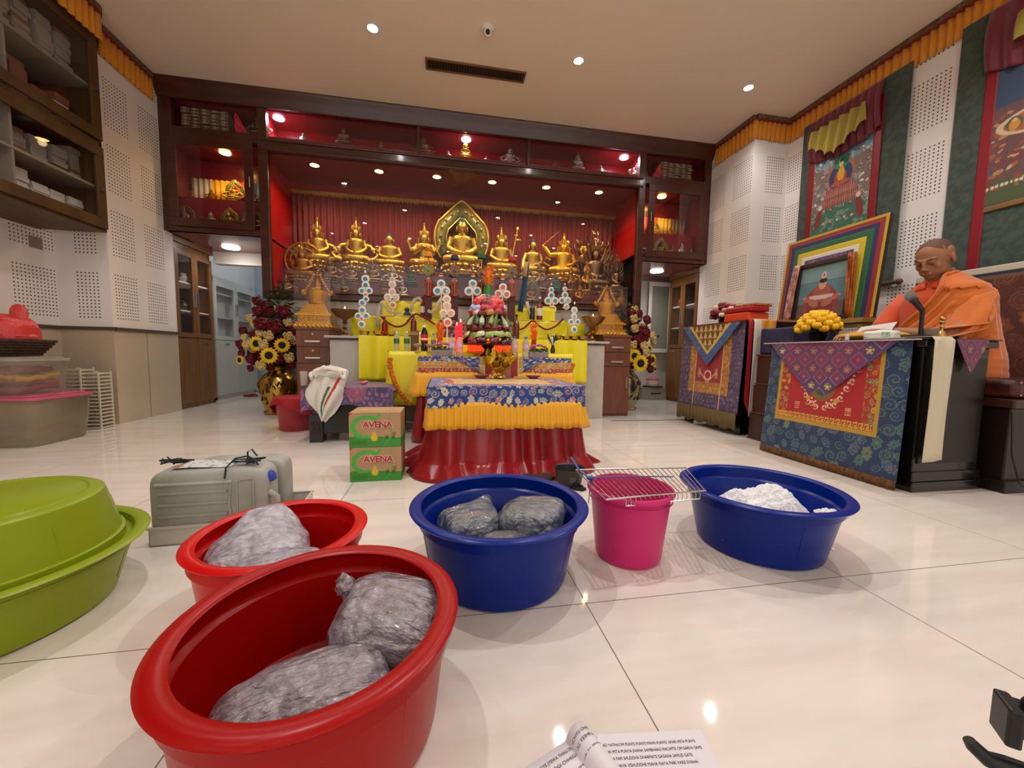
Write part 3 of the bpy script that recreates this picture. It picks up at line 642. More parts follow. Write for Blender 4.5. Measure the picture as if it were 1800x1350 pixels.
# left leaf: curls up from the spine and falls away to the left
ang = math.radians(27); dl = Vector((-math.cos(ang), -math.sin(ang), 0)); dn = Vector((math.sin(ang), -math.cos(ang), 0))
def leaf(s_, tt):   # s along the leaf from the spine, tt down the page
    r_ = .021; L1 = PI*r_*.95
    if s_ < L1: a = s_/r_; h_ = r_*1.25*math.sin(a); d_ = r_*(1-math.cos(a))-.004
    else: d_ = r_*(1-math.cos(L1/r_))+(s_-L1)*.97-.004; h_ = r_*1.25*math.sin(L1/r_)*(1-(s_-L1)/.25)
    p = Vector((-.020, .004, .001))+dl*d_+dn*tt+Vector((0, 0, max(h_, .0005)+.001)); return p
P = [[leaf(s_, tt) for s_ in np.linspace(0, wd*.95, 50)] for tt in np.linspace(0, ph_, 8)]
MB().sheet(P).build('left_leaf', PAPER, t, solid=.0006)
for k, (s_, frac, sz) in enumerate([("NGYE JYEWA THAG DUNCHYU CHAG", .62, .0068), ("NG CHYIDGI CHHEGANG YESHE N", .66, .0068), ("the minds and speech in space", .60, .0045)]):
    me = text_mesh(s_, sz, depth=.0001, bold=0); xs = [v.co.x for v in me.vertices]; L = max(xs)-min(xs); x1_ = max(xs)
    for v_ in me.vertices:
        s2 = .018+(x1_-v_.co.x)/L*wd*frac; p = leaf(s2, .016+.0115*k-v_.co.y+(.004 if k == 2 else 0)); v_.co = p+Vector((0, 0, .0009))
    me.materials.clear(); me.materials.append(INK); o = bpy.data.objects.new('printed_line', me); COL.objects.link(o); o.parent = t

# tripod phone clamp entering at the lower right corner
D = .30; r_ = ray(1818, 1292); k = D/r_[1]; cx, cy, cz = r_[0]*k, D, r_[2]*k+H
t = thing('tripod_clamp', 'black tripod clamp cut off by the lower right corner', 'tripod', (cx, cy, 0), rz=-.7)
mb = MB().box(-.026, .05, -.012, .016, cz-.004, cz+.030).box(-.028, -.014, -.016, .02, cz-.016, cz+.032); mb.build('jaw', BLACKP, t, smooth=False, bevel=.003)
MB().ell((.002, 0, cz+.034), (.015, .012, .012), 20, 12).build('tension_knob', BLACKP, t)
MB().tube([(.008, .004, cz), (.008, .004, cz-.10)], [.009, .009], 16).build('neck', BLACKP, t)
MB().tube([(.012, .004, cz-.052), (-.018, .002, cz-.052), (-.034, 0, cz-.050), (-.046, 0, cz-.040), (-.050, 0, cz-.034)], [.010, .011, .009, .008, .006], 14).build('lever', BLACKP, t)
MB().tube([(.008, .004, cz-.09), (.008, .004, .06)], .011, 16).build('column', BLACKP, t)
for k in range(3):
    a = k*2.094+.4; MB().tube([(.008, .004, .08), (.008+.10*math.cos(a), .004+.10*math.sin(a), .008)], [.009, .006], 10).build('leg', BLACKP, t)

# cooking oil cartons
def carton(label, x, y, z, rz):
    t = thing('oil_carton', label, 'carton', (x, y, z), rz=rz, group='stacked brown oil cartons'); W_, D_, H_ = .245, .20, .172
    CB = mat('cardboard', 'b08a63', rough=.75, var=.1, vscale=6)
    MB().box(-W_/2, W_/2, 0, D_, 0, H_).build('box', CB, t, smooth=False, bevel=.002)
    MB().box(-W_/2+.003, W_/2-.003, D_/2-.022, D_/2+.022, H_, H_+.0008).build('tape', mat('packing_tape', 'c9a87c', rough=.2), t, smooth=False)
    def art(u, v):
        c = solidc(u, 'b38e68'); sw = lambda cx, cy, r, w_: np.abs(np.hypot((u-cx)/1.25, v-cy)-r) < w_
        put(c, v < .052+.006*np.sin(u*22), '3e8a34'); put(c, v < .040, '3f9136')
        put(c, sw(.083, .098, .052, .010)*(u < .125)*(v > .045), '4fae45'); put(c, (np.abs(v-.150+(u-.10)*.55*(u > .09)) < .010)*(u > .04)*(u < .135)*(v > .13), '4fae45', 0)
        put(c, (np.abs(v-(.125+(u-.12)*1.5)) < .012)*(u > .118)*(u < .148)*(v > .13), '4fae45')
        put(c, np.abs(u-(.175+.02*np.sin(v*30)+(v-.05)*.35)) < .0022, '4fae45'); put(c, (u+ (.172-v) < .018), 'b33a2a'); put(c, ((.245-u)+(.172-v) < .0), 'b33a2a')
        d = np.hypot((u-.118), (v-.045)*1.0); tip = (np.abs(u-.118) < (.080-v)*.55)*(v > .05)*(v < .080)
        put(c, (d < .0165)+tip, 'd9b72a'); put(c, (d < .006)*(u < .116), 'efd968')
        for x0_ in (.178, .208): put(c, (np.abs(u-x0_) < .008)*(np.abs(v-.050) < .010)*(np.mod(v*260, 1) < .6), '2c5c24')
        put(c, (np.abs(u-.213) < .010)*(np.abs(v-.066) < .008), '3a4a2a', .4)
        put(c, (u > .008)*(u < .085)*(v > .012)*(v < .034)*(np.mod(v*150, 1) < .45)*(np.mod(u*260, 1) < .8), '22501e', .9)
        put(c, (np.abs(u-.15) < .05)*(np.abs(v-.0935+.0) < .0008), '8a2a20')
        return c
    U, V = gridUV(W_, H_, 150, 104); P = np.dstack([U-W_/2, U*0-.0016, V]); MB().sheet(P).build('front_print', PRINT(), t, colors=art(U, V), smooth=False)
    L = mat('avena_red', 'b5261f', rough=.6); LW = mat('avena_outline', 'e6dccb', rough=.6)
    lettering('AVENA', .044, LW, t, (.012, -.0022, .098), (PI/2, 0, 0), bold=.0035, sx=.98); lettering('AVENA', .044, L, t, (.012, -.0034, .098), (PI/2, 0, 0), bold=.0013, sx=.98)
    def art2(u, v):
        c = solidc(u, 'a9845d'); put(c, v < .045, '3f8a34'); put(c, np.abs(v-(.06+.05*u/.2)) < .004, '4fae45'); return c
    U, V = gridUV(D_, H_, 30, 30); P = np.dstack([U*0+W_/2+.0008, U, V]); MB().sheet(P).build('side_print', PRINT(), t, colors=art2(U, V), smooth=False)
    return t
carton('lower brown and green oil carton standing on the floor', -.331, 1.955, 0, .015)
carton('upper brown and green oil carton, topmost of its stack', -.333, 1.957, .1735, .0)
# ================================================================== ALTAR TABLES AND OFFERINGS
YEL = mat('yellow_satin', 'e2d20c', rough=.35, sheen=.2); YELS = mat('marigold_satin', 'e2a008', rough=.42, sheen=.2)
SATR = mat('red_satin', '8e0612', rough=.26, spec=.6, sheen=.1)
def loop_path(x0, x1, y0, y1, r, n):
    """rounded rectangle starting at the back left, going round the front; returns points, normals, arclength"""
    pts = []
    def seg(a, b_, k): return [(a[0]+(b_[0]-a[0])*i/k, a[1]+(b_[1]-a[1])*i/k) for i in range(k)]
    c = [((x0+r, y1-r), PI/2, PI), ((x0+r, y0+r), PI, 1.5*PI), ((x1-r, y0+r), 1.5*PI, 2*PI), ((x1-r, y1-r), 0, PI/2)]
    out = []
    for (cc, a0, a1) in c:
        out += [(cc[0]+r*math.cos(a), cc[1]+r*math.sin(a), math.cos(a), math.sin(a)) for a in np.linspace(a0, a1, 7)]
    dense = []; L = 0; m = len(out)
    for i in range(m):
        a = out[i]; b_ = out[(i+1) % m]; d = math.hypot(b_[0]-a[0], b_[1]-a[1]); k = max(1, int(d/n))
        for j in range(k):
            f = j/k; dense.append((a[0]+(b_[0]-a[0])*f, a[1]+(b_[1]-a[1])*f, a[2]+(b_[2]-a[2])*f, a[3]+(b_[3]-a[3])*f, L+d*f))
        L += d
    return dense, L
def skirt(x0, x1, y0, y1, z0, z1, flare, amp, wl, seed=1, rows=10, r=.02, step=.008, power=1.0, sharp=0, lift=0, puddle=0):
    D, L = loop_path(x0, x1, y0, y1, r, step); nw = max(1, round(L/wl)); P = []
    for k in range(rows):
        t_ = k/(rows-1); row = []
        for (x, y, nx, ny, s_) in D:
            ph = 2*PI*nw*s_/L+1.4*math.sin(2*PI*3*s_/L+seed)+.8*math.sin(2*PI*7*s_/L+seed*2)
            wv = math.sin(ph+.5*t_*math.sin(5*s_+seed)); wv = math.copysign(abs(wv)**(.6 if sharp else 1), wv)
            off = flare*t_**power*(1+.35*math.sin(2*PI*2*s_/L+seed)) + amp*(.25+.75*t_)*wv+amp
            if puddle and t_ > .8: off += puddle*(t_-.8)/.2*(1+.6*math.sin(ph*.5+seed))
            z = z0+(z1-z0)*t_
            if ny > .35: off *= .25
            if puddle and t_ > .8: z = max(.004, z)+.012*(1+wv)*(1-t_)*2
            if lift: z += lift*math.sin(ph*.33)*t_
            row.append((x+nx*off, y+ny*off, z))
        row.append(row[0]); P.append(row)
    return MB().sheet(P)
PALB = ['b8455a', 'c9c08a', '6d8f86', 'b7a0b0', 'c8bfa8', '8a4a6a']
# --- front offering table
fx0, _ = onY(753, 677, 1.98); fx1, _ = onY(1027, 678, 1.98); T1 = .474
t = thing('offering_table', 'front low table dressed in blue brocade, yellow pleats and red satin', 'table', ((fx0+fx1)/2, 2.32, 0)); cx, cy = (fx0+fx1)/2, 2.32; hw = (fx1-fx0)/2; hd = .33
MB().box(-hw+.01, hw-.01, -hd+.01, hd-.01, T1-.03, T1-.004).box(-hw+.03, -hw+.08, -hd+.03, -hd+.08, 0, T1-.03).box(hw-.08, hw-.03, -hd+.03, -hd+.08, 0, T1-.03).box(-hw+.03, -hw+.08, hd-.08, hd-.03, 0, T1-.03).box(hw-.08, hw-.03, hd-.08, hd-.03, 0, T1-.03).build('frame', WOOD, t, smooth=False)
def topart(u, v):    # u 0..2hw, v 0..2hd
    c = brocade(u, v, '1f3f86', PALB, .036, 3, dark='2c55a0')
    d = np.minimum(np.minimum(u, 2*hw-u), np.minimum(v, 2*hd-v))
    red = brocade(u, v, 'a3141e', ['e9e2cd', 'c98a8a', 'a3141e'], .035, 5); gold = brocade(u, v, 'c9a24c', ['d8bd74', 'a87e34', 'e2cf95'], .034, 9)
    m = ((d > .085) & (d <= .135))[..., None]; c = np.where(m, red, c); m = (d > .135)[..., None]; c = np.where(m, gold, c); return c
U, V = gridUV(2*hw, 2*hd, 240, 150); P = np.dstack([U-hw, V-hd, T1+.001+0*U]); MB().sheet(P).build('brocade_top', SATINP(), t, colors=topart(U, V))
def drop(name, w_, h_, place, art, nx, ny, par, wav=.004, m=None, seed=1, solid=.003):
    U, V = gridUV(w_, h_, nx, ny); X = U-w_/2; wv = wav*np.sin(U*14+seed)*(1-V/h_); pts = place(X, V, wv)
    return MB().sheet(pts).build(name, m or SATINP(), par, colors=art(U, V), solid=solid)
TD = .113
art1 = lambda u, v: brocade(u, v, '1d3f8c', PALB, .040, 12, dark='16306a')
drop('brocade_front', 2*hw+.012, TD, lambda X, V, w_: np.dstack([X, 0*X-hd-.008-w_, T1-TD+V+.001]), art1, 260, 40, t)
drop('brocade_side', 2*hd, TD, lambda X, V, w_: np.dstack([0*X-hw-.008-w_, -X, T1-TD+V+.001]), art1, 160, 30, t)
drop('brocade_side', 2*hd, TD, lambda X, V, w_: np.dstack([0*X+hw+.008+w_, X, T1-TD+V+.001]), art1, 160, 30, t)
skirt(-hw+.0, hw-.0, -hd+.0, hd-.0, T1-TD+.03, .252, .030, .006, .033, 2, 6, step=.004, sharp=1, lift=.004).build('yellow_skirt', YELS, t, solid=.002)
skirt(-hw+.035, hw-.035, -hd+.035, hd-.02, .36, .004, .060, .030, .135, 4, 30, step=.006, power=2.2, puddle=.075, lift=0).build('red_satin_skirt', SATR, t, solid=.002)
# --- second table
zz2 = .618; gx0, _ = onY(735, 628, 2.74); gx1, _ = onY(1008, 628, 2.74); gx0 = -.18; hw2 = (gx1-gx0)/2; cx2 = (gx0+gx1)/2
t = thing('offering_table', 'second table behind the front one, with a pointed blue and gold brocade apron', 'table', (cx2, 2.945, 0)); hd2 = .155
MB().box(-hw2, hw2, -hd2, hd2, zz2-.02, zz2).build('top', mat('red_cloth_top', 'a8243a', rough=.7), t, smooth=False)
def ap(u, v):
    h_ = .14; c = brocade(u, v, '223a70', PALB, .028, 31)
    m = (v < .075)[..., None]; c = np.where(m, brocade(u, v, 'c07a20', ['c8902c', 'a8681a'], .03, 4)*1.0, c); m = (v < .035)[..., None]; c = np.where(m, brocade(u, v, '9c2418', ['d09a3a', 'b3701c'], .022, 8), c)
    put(c, np.abs(v-.036) < .0015, 'd8b96a'); put(c, np.abs(v-.077) < .0015, 'd8b96a'); return c
drop('front_band', 2*hw2, .115, lambda X, V, w_: np.dstack([X, 0*X-hd2-.004-w_, zz2-.115+V]), ap, 260, 40, t)
# pointed apron
aw = .62; ah = .20; U, V = np.meshgrid(np.linspace(0, 1, 170), np.linspace(0, 1, 70))
def apr(a, b_):
    h2 = ah; c = brocade(a, b_, '1f3c7c', PALB, .045, 44); k = (.5-np.abs(U-.5))*2; e = k*ah-(ah-b_)       # distance to the slanted edge
    c = np.where(((np.abs(U-.5) < .26))[..., None], brocade(a, b_, 'b98f3c', ['d4b05c', '8f6a2a'], .03, 7), c); put(c, np.abs(np.abs(U-.5)-.15) < .045, '9a2a24'); put(c, np.abs(np.abs(U-.5)-.20) < .006, 'ddb94e'); put(c, (np.abs(U-.5) < .1), 'a5342c', .5); return c
X = (U-.5)*aw; Z = zz2-(1-V)*ah*(1-np.abs(U-.5)*2*.86); MB().sheet(np.dstack([X+.03, 0*X-hd2-.012-.004*np.sin(X*30), Z+.002])).build('pointed_apron', SATINP(), t, colors=apr(X, V*ah), solid=.003)
skirt(-hw2-.01, hw2+.01, -hd2, hd2, zz2-.11, .335, .045, .006, .036, 7, 6, step=.005, sharp=1, lift=.004).build('yellow_skirt', YELS, t, solid=.002)
skirt(-hw2+.01, hw2-.01, -hd2+.01, hd2-.01, .37, .004, .04, .010, .07, 8, 8, step=.007).build('red_satin_skirt', SATR, t, solid=.002)
# --- yellow clothed table
t = thing('offering_table', 'third table covered by a plain yellow cloth, behind the brocade apron table', 'table', (.33, 3.35, 0))
MB().box(-.76, .76, -.2, .2, .63, .648).box(-.7, -.66, -.16, -.12, 0, .63).box(.66, .7, -.16, -.12, 0, .63).box(-.7, -.66, .12, .16, 0, .63).box(.66, .7, .12, .16, 0, .63).build('frame', WOOD, t, smooth=False)
MB().sheet([[(-.77+1.54*i/30, -.205+.41*j/8, .651+.0015*math.sin(i)) for i in range(31)] for j in range(9)]).build('cloth_top', YEL, t, solid=.002)
skirt(-.765, .765, -.2, .2, .650, .225, .03, .007, .16, 5, 12, step=.01).build('yellow_cloth', YEL, t, solid=.002)
# --- marble altar
ax0, ax1 = -1.0, 1.60
t = thing('marble_altar', 'grey marble altar block draped with yellow satin below the niche', 'altar', (.3, 3.65, 0))
MB().box(ax0-.3, ax1-.3, 0, .76, 0, .745).box(ax0-.34, ax1-.26, -.03, .76, .76, .782).build('block', MARBLE, t, smooth=False, bevel=.004)
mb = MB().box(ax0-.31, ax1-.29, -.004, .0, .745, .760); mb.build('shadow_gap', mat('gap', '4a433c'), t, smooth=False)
for (a, b_, zb, s_) in ((-.745, -.30, .39, 1), (-.31, 1.395, .37, 2)):
    xs = np.linspace(a-.3, b_-.3, 150); ZS = np.linspace(0, 1, 16)
    P = [[(x+.03*k*math.copysign(1, x)*0, .05 if k < -.5 else -.034-.006-.012*max(k, 0)-(.007+.010*max(k, 0))*math.sin(x*34+s_+1.3*math.sin(x*8)), (.786 if k < 0 else .785-(.785-zb)*k)) for x in xs] for k in ([-1, -.001]+list(ZS))]
    MB().sheet(P).build('yellow_satin_drape', YEL, t, solid=.002)
# pleated tier cloths on the altar
def midcloth(u, v):
    c = brocade(u, v, '5c1420', ['8a2a3a', '2a4a5a', 'a8782c', '6a2a5a'], .04, 71); return c
tm = thing('offering_stand', 'dark red brocade covered stand in the middle of the altar under the hatted tormas', 'stand', (.33, 3.92, .784))
U, V = gridUV(.74, .19, 200, 50); MB().sheet(np.dstack([U-.37, U*0-.003*np.sin(U*40), V])).build('brocade_front', SATINP(), tm, colors=midcloth(U, V), solid=.002)
MB().box(-.37, .37, .002, .30, 0, .188).build('box', mat('dark_red_cloth', '4a1218', rough=.7), tm, smooth=False)
def tier(label, x0, x1, y0, y1, z0, z1):
    t = thing('offering_shelf', label, 'shelf', ((x0+x1)/2, y0, z0)); w_ = (x1-x0)/2
    MB().box(-w_, w_, 0, y1-y0, z1-z0-.015, z1-z0).box(-w_, -w_+.02, .02, y1-y0, 0, z1-z0-.015).box(w_-.02, w_, .02, y1-y0, 0, z1-z0-.015).build('board', YEL, t, smooth=False)
    P = [[(x, -.006-.005*math.sin(x*38+z*4), (z1-z0)*(1-z)+.002) for x in np.linspace(-w_-.005, w_+.005, 90)] for z in np.linspace(0, .97, 8)]
    MB().sheet(P).build('cloth_front', YEL, t, solid=.002); MB().box(-w_-.006, w_+.006, -.012, .02, z1-z0, z1-z0+.006).build('cloth_edge', mat('pale_yellow', 'ddd27a', rough=.5), t, smooth=False)
tier('lower yellow stepped shelf on the left half of the altar', -.61, -.05, 3.98, 4.18, .784, 1.0)
tier('lower yellow stepped shelf on the right half of the altar', .78, 1.30, 3.98, 4.18, .784, 1.0)
tier('upper yellow stepped shelf on the left half of the altar', -.62, .02, 4.18, 4.38, .784, 1.17)
tier('upper yellow stepped shelf on the right half of the altar', .62, 1.22, 4.18, 4.38, .784, 1.17)
for lab, px, py, w_ in (('yellow cloth wrapped block at the left end of the altar', 640, 580, .14), ('yellow cloth wrapped block at the right end of the altar', 1012, 590, .13)):
    x, z = onY(px, py, 4.0); U, V = np.meshgrid(np.linspace(0, 2*PI, 60), np.linspace(0, 1, 14)); rr = w_*(1+.05*np.sin(U*5+V*6))*np.where(V > .95, .55, 1)
    P = np.dstack([rr*np.sign(np.cos(U))*np.abs(np.cos(U))**.5, .6*rr*np.sign(np.sin(U))*np.abs(np.sin(U))**.5, V*.22+.01*np.sin(U*3)*V]); mb = MB().sheet(P); mb._add([tuple(p) for p in P[-1]], [tuple(range(60))])
    o = mb.build('wrapped_block', YEL); o.location = (x, 4.12, .784); tag(o, lab, 'block')
# --- wood cabinets beside the altar
CHER = mat('cherry_wood', '7a4a36', rough=.4, var=.35, vscale=5, stretch=(8, 8, .8), vcol2='653a2a'); ALU = mat('brushed_handle', 'cfc9c0', rough=.3, metal=.8)
for lab, x0, x1 in (('reddish wood drawer cabinet at the left end of the altar under a golden stupa', -1.315, -1.03), ('reddish wood drawer cabinet at the right end of the altar under a golden stupa', 1.635, 1.94)):
    t = thing('drawer_cabinet', lab, 'cabinet', ((x0+x1)/2, 3.76, 0)); w_ = (x1-x0)/2
    MB().box(-w_, w_, .012, .42, 0, .835).box(-w_-.01, w_+.01, 0, .43, .835, .856).build('body', CHER, t, smooth=False)
    for zt, zb in ((.825, .685), (.675, .535)):
        d = MB().box(-w_+.004, w_-.004, 0, .014, zb, zt).build('drawer', CHER, t, smooth=False)
        MB().box(-.065, .065, -.018, 0, zb+.035, zb+.052).build('handle', ALU, d, smooth=False, bevel=.003)
        MB().disc((0, -.002, zt-.03), .009, 16).build('lock', BRASS, d)
    d = MB().box(-w_+.004, w_-.004, 0, .014, .03, .525).build('door', CHER, t, smooth=False)
    MB().box(w_-.045, w_-.035, -.016, 0, .30, .42).build('handle', ALU, d, smooth=False)
# --- golden stupas and their clear cases
def stupa(label, x, y, z, h):
    t = thing('stupa', label, 'stupa', (x, y, z), group=None); G = mat('stupa_gold', 'd8a13a', rough=.33, metal=1, bump=.5, bscale=90); s_ = h
    mb = MB()
    for (w_, z0, z1) in ((.62, 0, .05), (.56, .05, .09), (.50, .09, .20), (.58, .20, .235), (.52, .235, .26), (.44, .26, .31), (.38, .31, .36), (.33, .36, .41)):
        mb.box(-w_/2*s_, w_/2*s_, -w_/2*s_, w_/2*s_, z0*s_, z1*s_)
    mb.build('stepped_base', G, t, smooth=False, bevel=.003*s_)
    mb = MB()
    for k in range(9):
        for sgn in (-1, 1): mb.ell(((-.28+.07*k)*s_, sgn*.30*s_, .025*s_), (.03*s_, .02*s_, .028*s_), 8, 6).ell((sgn*.30*s_, (-.28+.07*k)*s_, .025*s_), (.02*s_, .03*s_, .028*s_), 8, 6)
    for k in range(7): mb.ell(((-.21+.07*k)*s_, -.252*s_, .145*s_), (.026*s_, .014*s_, .03*s_), 8, 6)
    mb.build('lotus_relief', G, t)
    MB().lathe([(.0, .41), (.13, .41), (.15, .43), (.155, .50), (.185, .60), (.18, .64), (.12, .66), (.0, .665)], 32).build('dome', G, t).scale = (s_, s_, s_)
    mb = MB().box(-.075, .075, -.075, .075, .66, .70); pr = [(.07, .70)]
    for k in range(9): pr += [(.066-.0055*k, .71+.022*k), (.056-.0055*k, .722+.022*k)]
    mb.lathe(pr+[(.01, .91), (.05, .915), (.05, .925), (.01, .94), (.022, .96), (.012, .985), (0, 1.0)], 24); o = mb.build('spire', G, t); o.scale = (s_, s_, s_)
    for sg in (-1, 1):
        mb = MB()
        for k in range(9):
            q = k/8; mb.ell((sg*(.055+.16*q**1.3), -.03, .92-.30*q), (.024, .018, .022), 8, 6)
        mb.ell((sg*.235, -.02, .625), (.03, .02, .045), 8, 6).ell((sg*.20, -.02, .60), (.04, .02, .03), 8, 6); o = mb.build('garland', G, t); o.scale = (s_, s_, s_)
    return t
xL, zt = onY(557, 476, 3.95); stupa('ornate golden stupa in the left clear case beside the altar', xL, 3.96, .857, zt-.857)
xR, zt2 = onY(1066, 500, 3.95); stupa('ornate golden stupa in the right clear case beside the altar', xR+.01, 3.96, .857, zt2-.857)
for lab, x, h_ in (('tall clear acrylic case over the left golden stupa', xL-.0, .50), ('tall clear acrylic case over the right golden stupa', xR+.02, .50)):
    t = thing('display_case', lab, 'case', (x, 3.96, .857)); w_ = .155
    mb = MB().box(-w_, w_, -w_, -w_+.003, 0, h_).box(-w_, w_, w_-.003, w_, 0, h_).box(-w_, -w_+.003, -w_, w_, 0, h_).box(w_-.003, w_, -w_, w_, 0, h_).box(-w_, w_, -w_, w_, h_, h_+.003); mb.build('panes', ACRYL, t, smooth=False)
    MB().box(-w_-.004, w_+.004, -w_-.004, w_+.004, .0, .006).build('base', mat('case_base', 'b09a80', rough=.3), t, smooth=False)
# --- big butter lamps
def goblet(label, x, y, z, h, m, r=.5, group=None, flame=True):
    t = thing('butter_lamp', label, 'lamp', (x, y, z), group=group); t.scale = (h, h, h)
    MB().lathe([(0, 0), (.26, 0), (.25, .05), (.12, .10), (.06, .16), (.05, .24), (.10, .30), (.06, .34), (.05, .44), (.11, .50), (.06, .54), (.10, .62), (.30*r/.42, .74), (r*.93, .90), (r, .93), (r, .97), (r*.9, .97), (r*.85, .92), (.0, .90)], 32).build('goblet', m, t)
    if flame: MB().lathe([(0, .90), (.03, .93), (.04, .98), (.02, 1.04), (0, 1.1)], 12).build('flame', EM('flame_glow', 'ffe3b0', 6), t)
    return t
for lab, px, pyb, pyt in (('large bronze butter lamp at the left end of the altar', 607, 592, 543), ('large bronze butter lamp at the right end of the altar', 1041, 600, 556)):
    x, z0 = onY(px, pyb, 3.80); _, z1 = onY(px, pyt, 3.80); goblet(lab, x, 3.80, .784, z1-.784, BRONZE if px < 700 else mat('warm_bronze', 'a0764a', rough=.3, metal=1), .48)
# --- small offering bowls
for i, (px, py) in enumerate(((641, 590), (665, 590), (688, 590), (722, 590), (979, 598), (995, 598), (1009, 598), (1023, 598))):
    x, _ = onY(px, py, 3.72); t = thing('offering_bowl', '%s of eight small brass bowls along the front of the altar, from the left' % ordw(i), 'bowl', (x, 3.72, .787), group='brass bowls on the altar')
    MB().lathe([(0, 0), (.022, 0), (.024, .006), (.040, .016), (.046, .042), (.049, .045), (.047, .047), (.043, .044), (.037, .02), (0, .012)], 28).build('bowl', BRASS, t)
    MB().lathe([(0, .036), (.041, .036), (.041, .038), (0, .038)], 24).build('water', mat('offering_water', '9a8a60', rough=.05), t)
# --- disc tormas
WDISC = mat('cream_disc', 'e9ddd0', rough=.55); FL_ = {}
def dcol(k): return {'b': mat('disc_blue', '4d93ac', rough=.6), 't': mat('disc_teal', '2f8498', rough=.6), 'p': mat('disc_pink', 'cf6e74', rough=.6), 'w': mat('disc_pale', 'd6b9a8', rough=.6), 'g': mat('disc_green', '4d8f7a', rough=.6), 'r': mat('disc_red', 'c23a2e', rough=.6), 'l': mat('disc_light', '9ab6bd', rough=.6), 'k': mat('disc_rose', 'e0a49c', rough=.6)}[k]
def disc_stand(label, Y, base_z, discs, tip=None, ball=None, rot=0):
    pts = [(*onY(px, py, Y), r_, c) for px, py, r_, c in discs]; x0 = sum(p[0] for p in pts)/len(pts); k = Y/F*1.02
    t = thing('torma', label, 'offering', (x0, Y, base_z), group='disc tormas on the altar')
    zt = max(p[1] for p in pts); MB().box(-.006, .006, .006, .014, 0, zt-base_z+.01).box(-.022, .022, -.012, .028, 0, .010).build('backing_stick', WDISC, t, smooth=False)
    for i, (x, z, r_, c) in enumerate(pts):
        d = MB().disc((0, 0, 0), r_*k, 26, t=.008).ell((0, -.003, 0), (r_*k*.95, .006, r_*k*.95), 24, 8).build('disc', WDISC, t, loc=(x-x0, -.001*i-.002*(i % 2), z-base_z))
        mb = MB().disc((0, -.0085, 0), r_*k*.52, 20, t=.004)
        for q in range(8): a = q*PI/4; mb.ell((math.cos(a)*r_*k*.44, -.0095, math.sin(a)*r_*k*.44), (r_*k*.15, .0025, r_*k*.15), 8, 6)
        mb.build('rosette', dcol(c), d)
    if tip: x, z = onY(tip[0], tip[1], Y); MB().lathe([(.001, -.014), (.009, -.006), (.011, 0), (.006, .010), (0, .020)], 14, sy=.6).build('flame_tip', WDISC, t, loc=(x-x0, 0, z-base_z))
    if ball:
        x, z = onY(ball[0], ball[1], Y); o = MB().ell((0, 0, .004), (.019, .012, .016), 16, 10).build('sun_ball', dcol('r'), t, loc=(x-x0, -.004, z-base_z)); MB().ell((0, 0, -.008), (.021, .009, .011), 16, 8).build('moon', WDISC, o)
    return t
def Z7(l): return [(600+a*.1481, 440+b*.1481, r_, c) for a, b, r_, c in l]
def Z9(l): return [(740+a*.1481, 480+b*.1481, r_, c) for a, b, r_, c in l]
def Z8(l): return [(840+a*.1481, 460+b*.1481, r_, c) for a, b, r_, c in l]
disc_stand('tallest column of teal flower discs, at the left end of the altar', 3.70, .787, Z7([(287, 340, 6.2, 't'), (290, 415, 6.2, 't'), (245, 482, 5.5, 't'), (332, 482, 5.5, 't'), (290, 525, 4, 'p'), (295, 582, 5, 't'), (252, 625, 6, 'b'), (252, 710, 6, 'b'), (205, 780, 5.5, 'b'), (300, 780, 5.5, 'b'), (245, 812, 4, 'p'), (245, 880, 6, 'b')]), tip=(642, 478))
disc_stand('column of pale cream discs above the left yellow shelf', 4.1, 1.003, Z7([(607, 345, 4, 'l'), (607, 405, 6, 'w'), (605, 490, 6, 'w'), (555, 560, 6.5, 'w'), (645, 560, 6.5, 'w'), (610, 582, 3.5, 'b'), (612, 650, 6, 'p')]), tip=(689, 484))
disc_stand('triangle of three blue discs under a red ball, left of two', 3.95, .787, Z7([(1185, 397, 7, 'b'), (1142, 483, 7.5, 'b'), (1238, 483, 7.5, 'b')]), tip=(776, 471), ball=(775, 483))
disc_stand('triangle of three blue discs under a red ball, right of two, beside the orange pineapple', 3.9, .787, Z7([(1560, 397, 7, 'b'), (1513, 485, 7.5, 'b'), (1610, 485, 7.5, 'b')]), tip=(832, 472), ball=(832, 484))
disc_stand('column of peach discs ending in a pink swirl, above the red candles', 3.6, .655, Z7([(1252, 580, 7, 'w'), (1255, 655, 7, 'w'), (1215, 745, 7, 'w'), (1300, 745, 7, 'k'), (1253, 778, 4, 'g'), (1262, 855, 7.5, 'p')]), tip=(785, 512))
disc_stand('triangle of three pink discs right of the orange pineapple', 3.9, .787, Z9([(972, 170, 7, 'p'), (920, 247, 7, 'p'), (1015, 252, 7, 'p')]), ball=(883, 489))
disc_stand('column of teal discs right of the red wine bottle on the upper right shelf', 4.25, 1.175, Z9([(1545, 200, 5, 'b'), (1545, 265, 6, 't'), (1505, 330, 6.5, 'b'), (1590, 330, 6.5, 'b'), (1548, 374, 4, 'p'), (1562, 430, 6.5, 'b')]), tip=(969, 500))
disc_stand('slim column of pale discs, second from the right on the altar', 4.25, 1.175, Z9([(1708, 190, 4.5, 'l'), (1708, 262, 6, 'g'), (1672, 325, 6, 'b'), (1742, 325, 6, 'l'), (1725, 400, 5.5, 'l')]), tip=(993, 500))
disc_stand('column of small pale discs at the right end of the altar', 3.72, .787, Z8([(1145, 575, 6, 'l'), (1140, 650, 5.5, 'l'), (1105, 715, 5.5, 'b'), (1180, 715, 5.5, 'b'), (1138, 748, 3, 'k'), (1140, 805, 6, 'b')]), tip=(1010, 533))
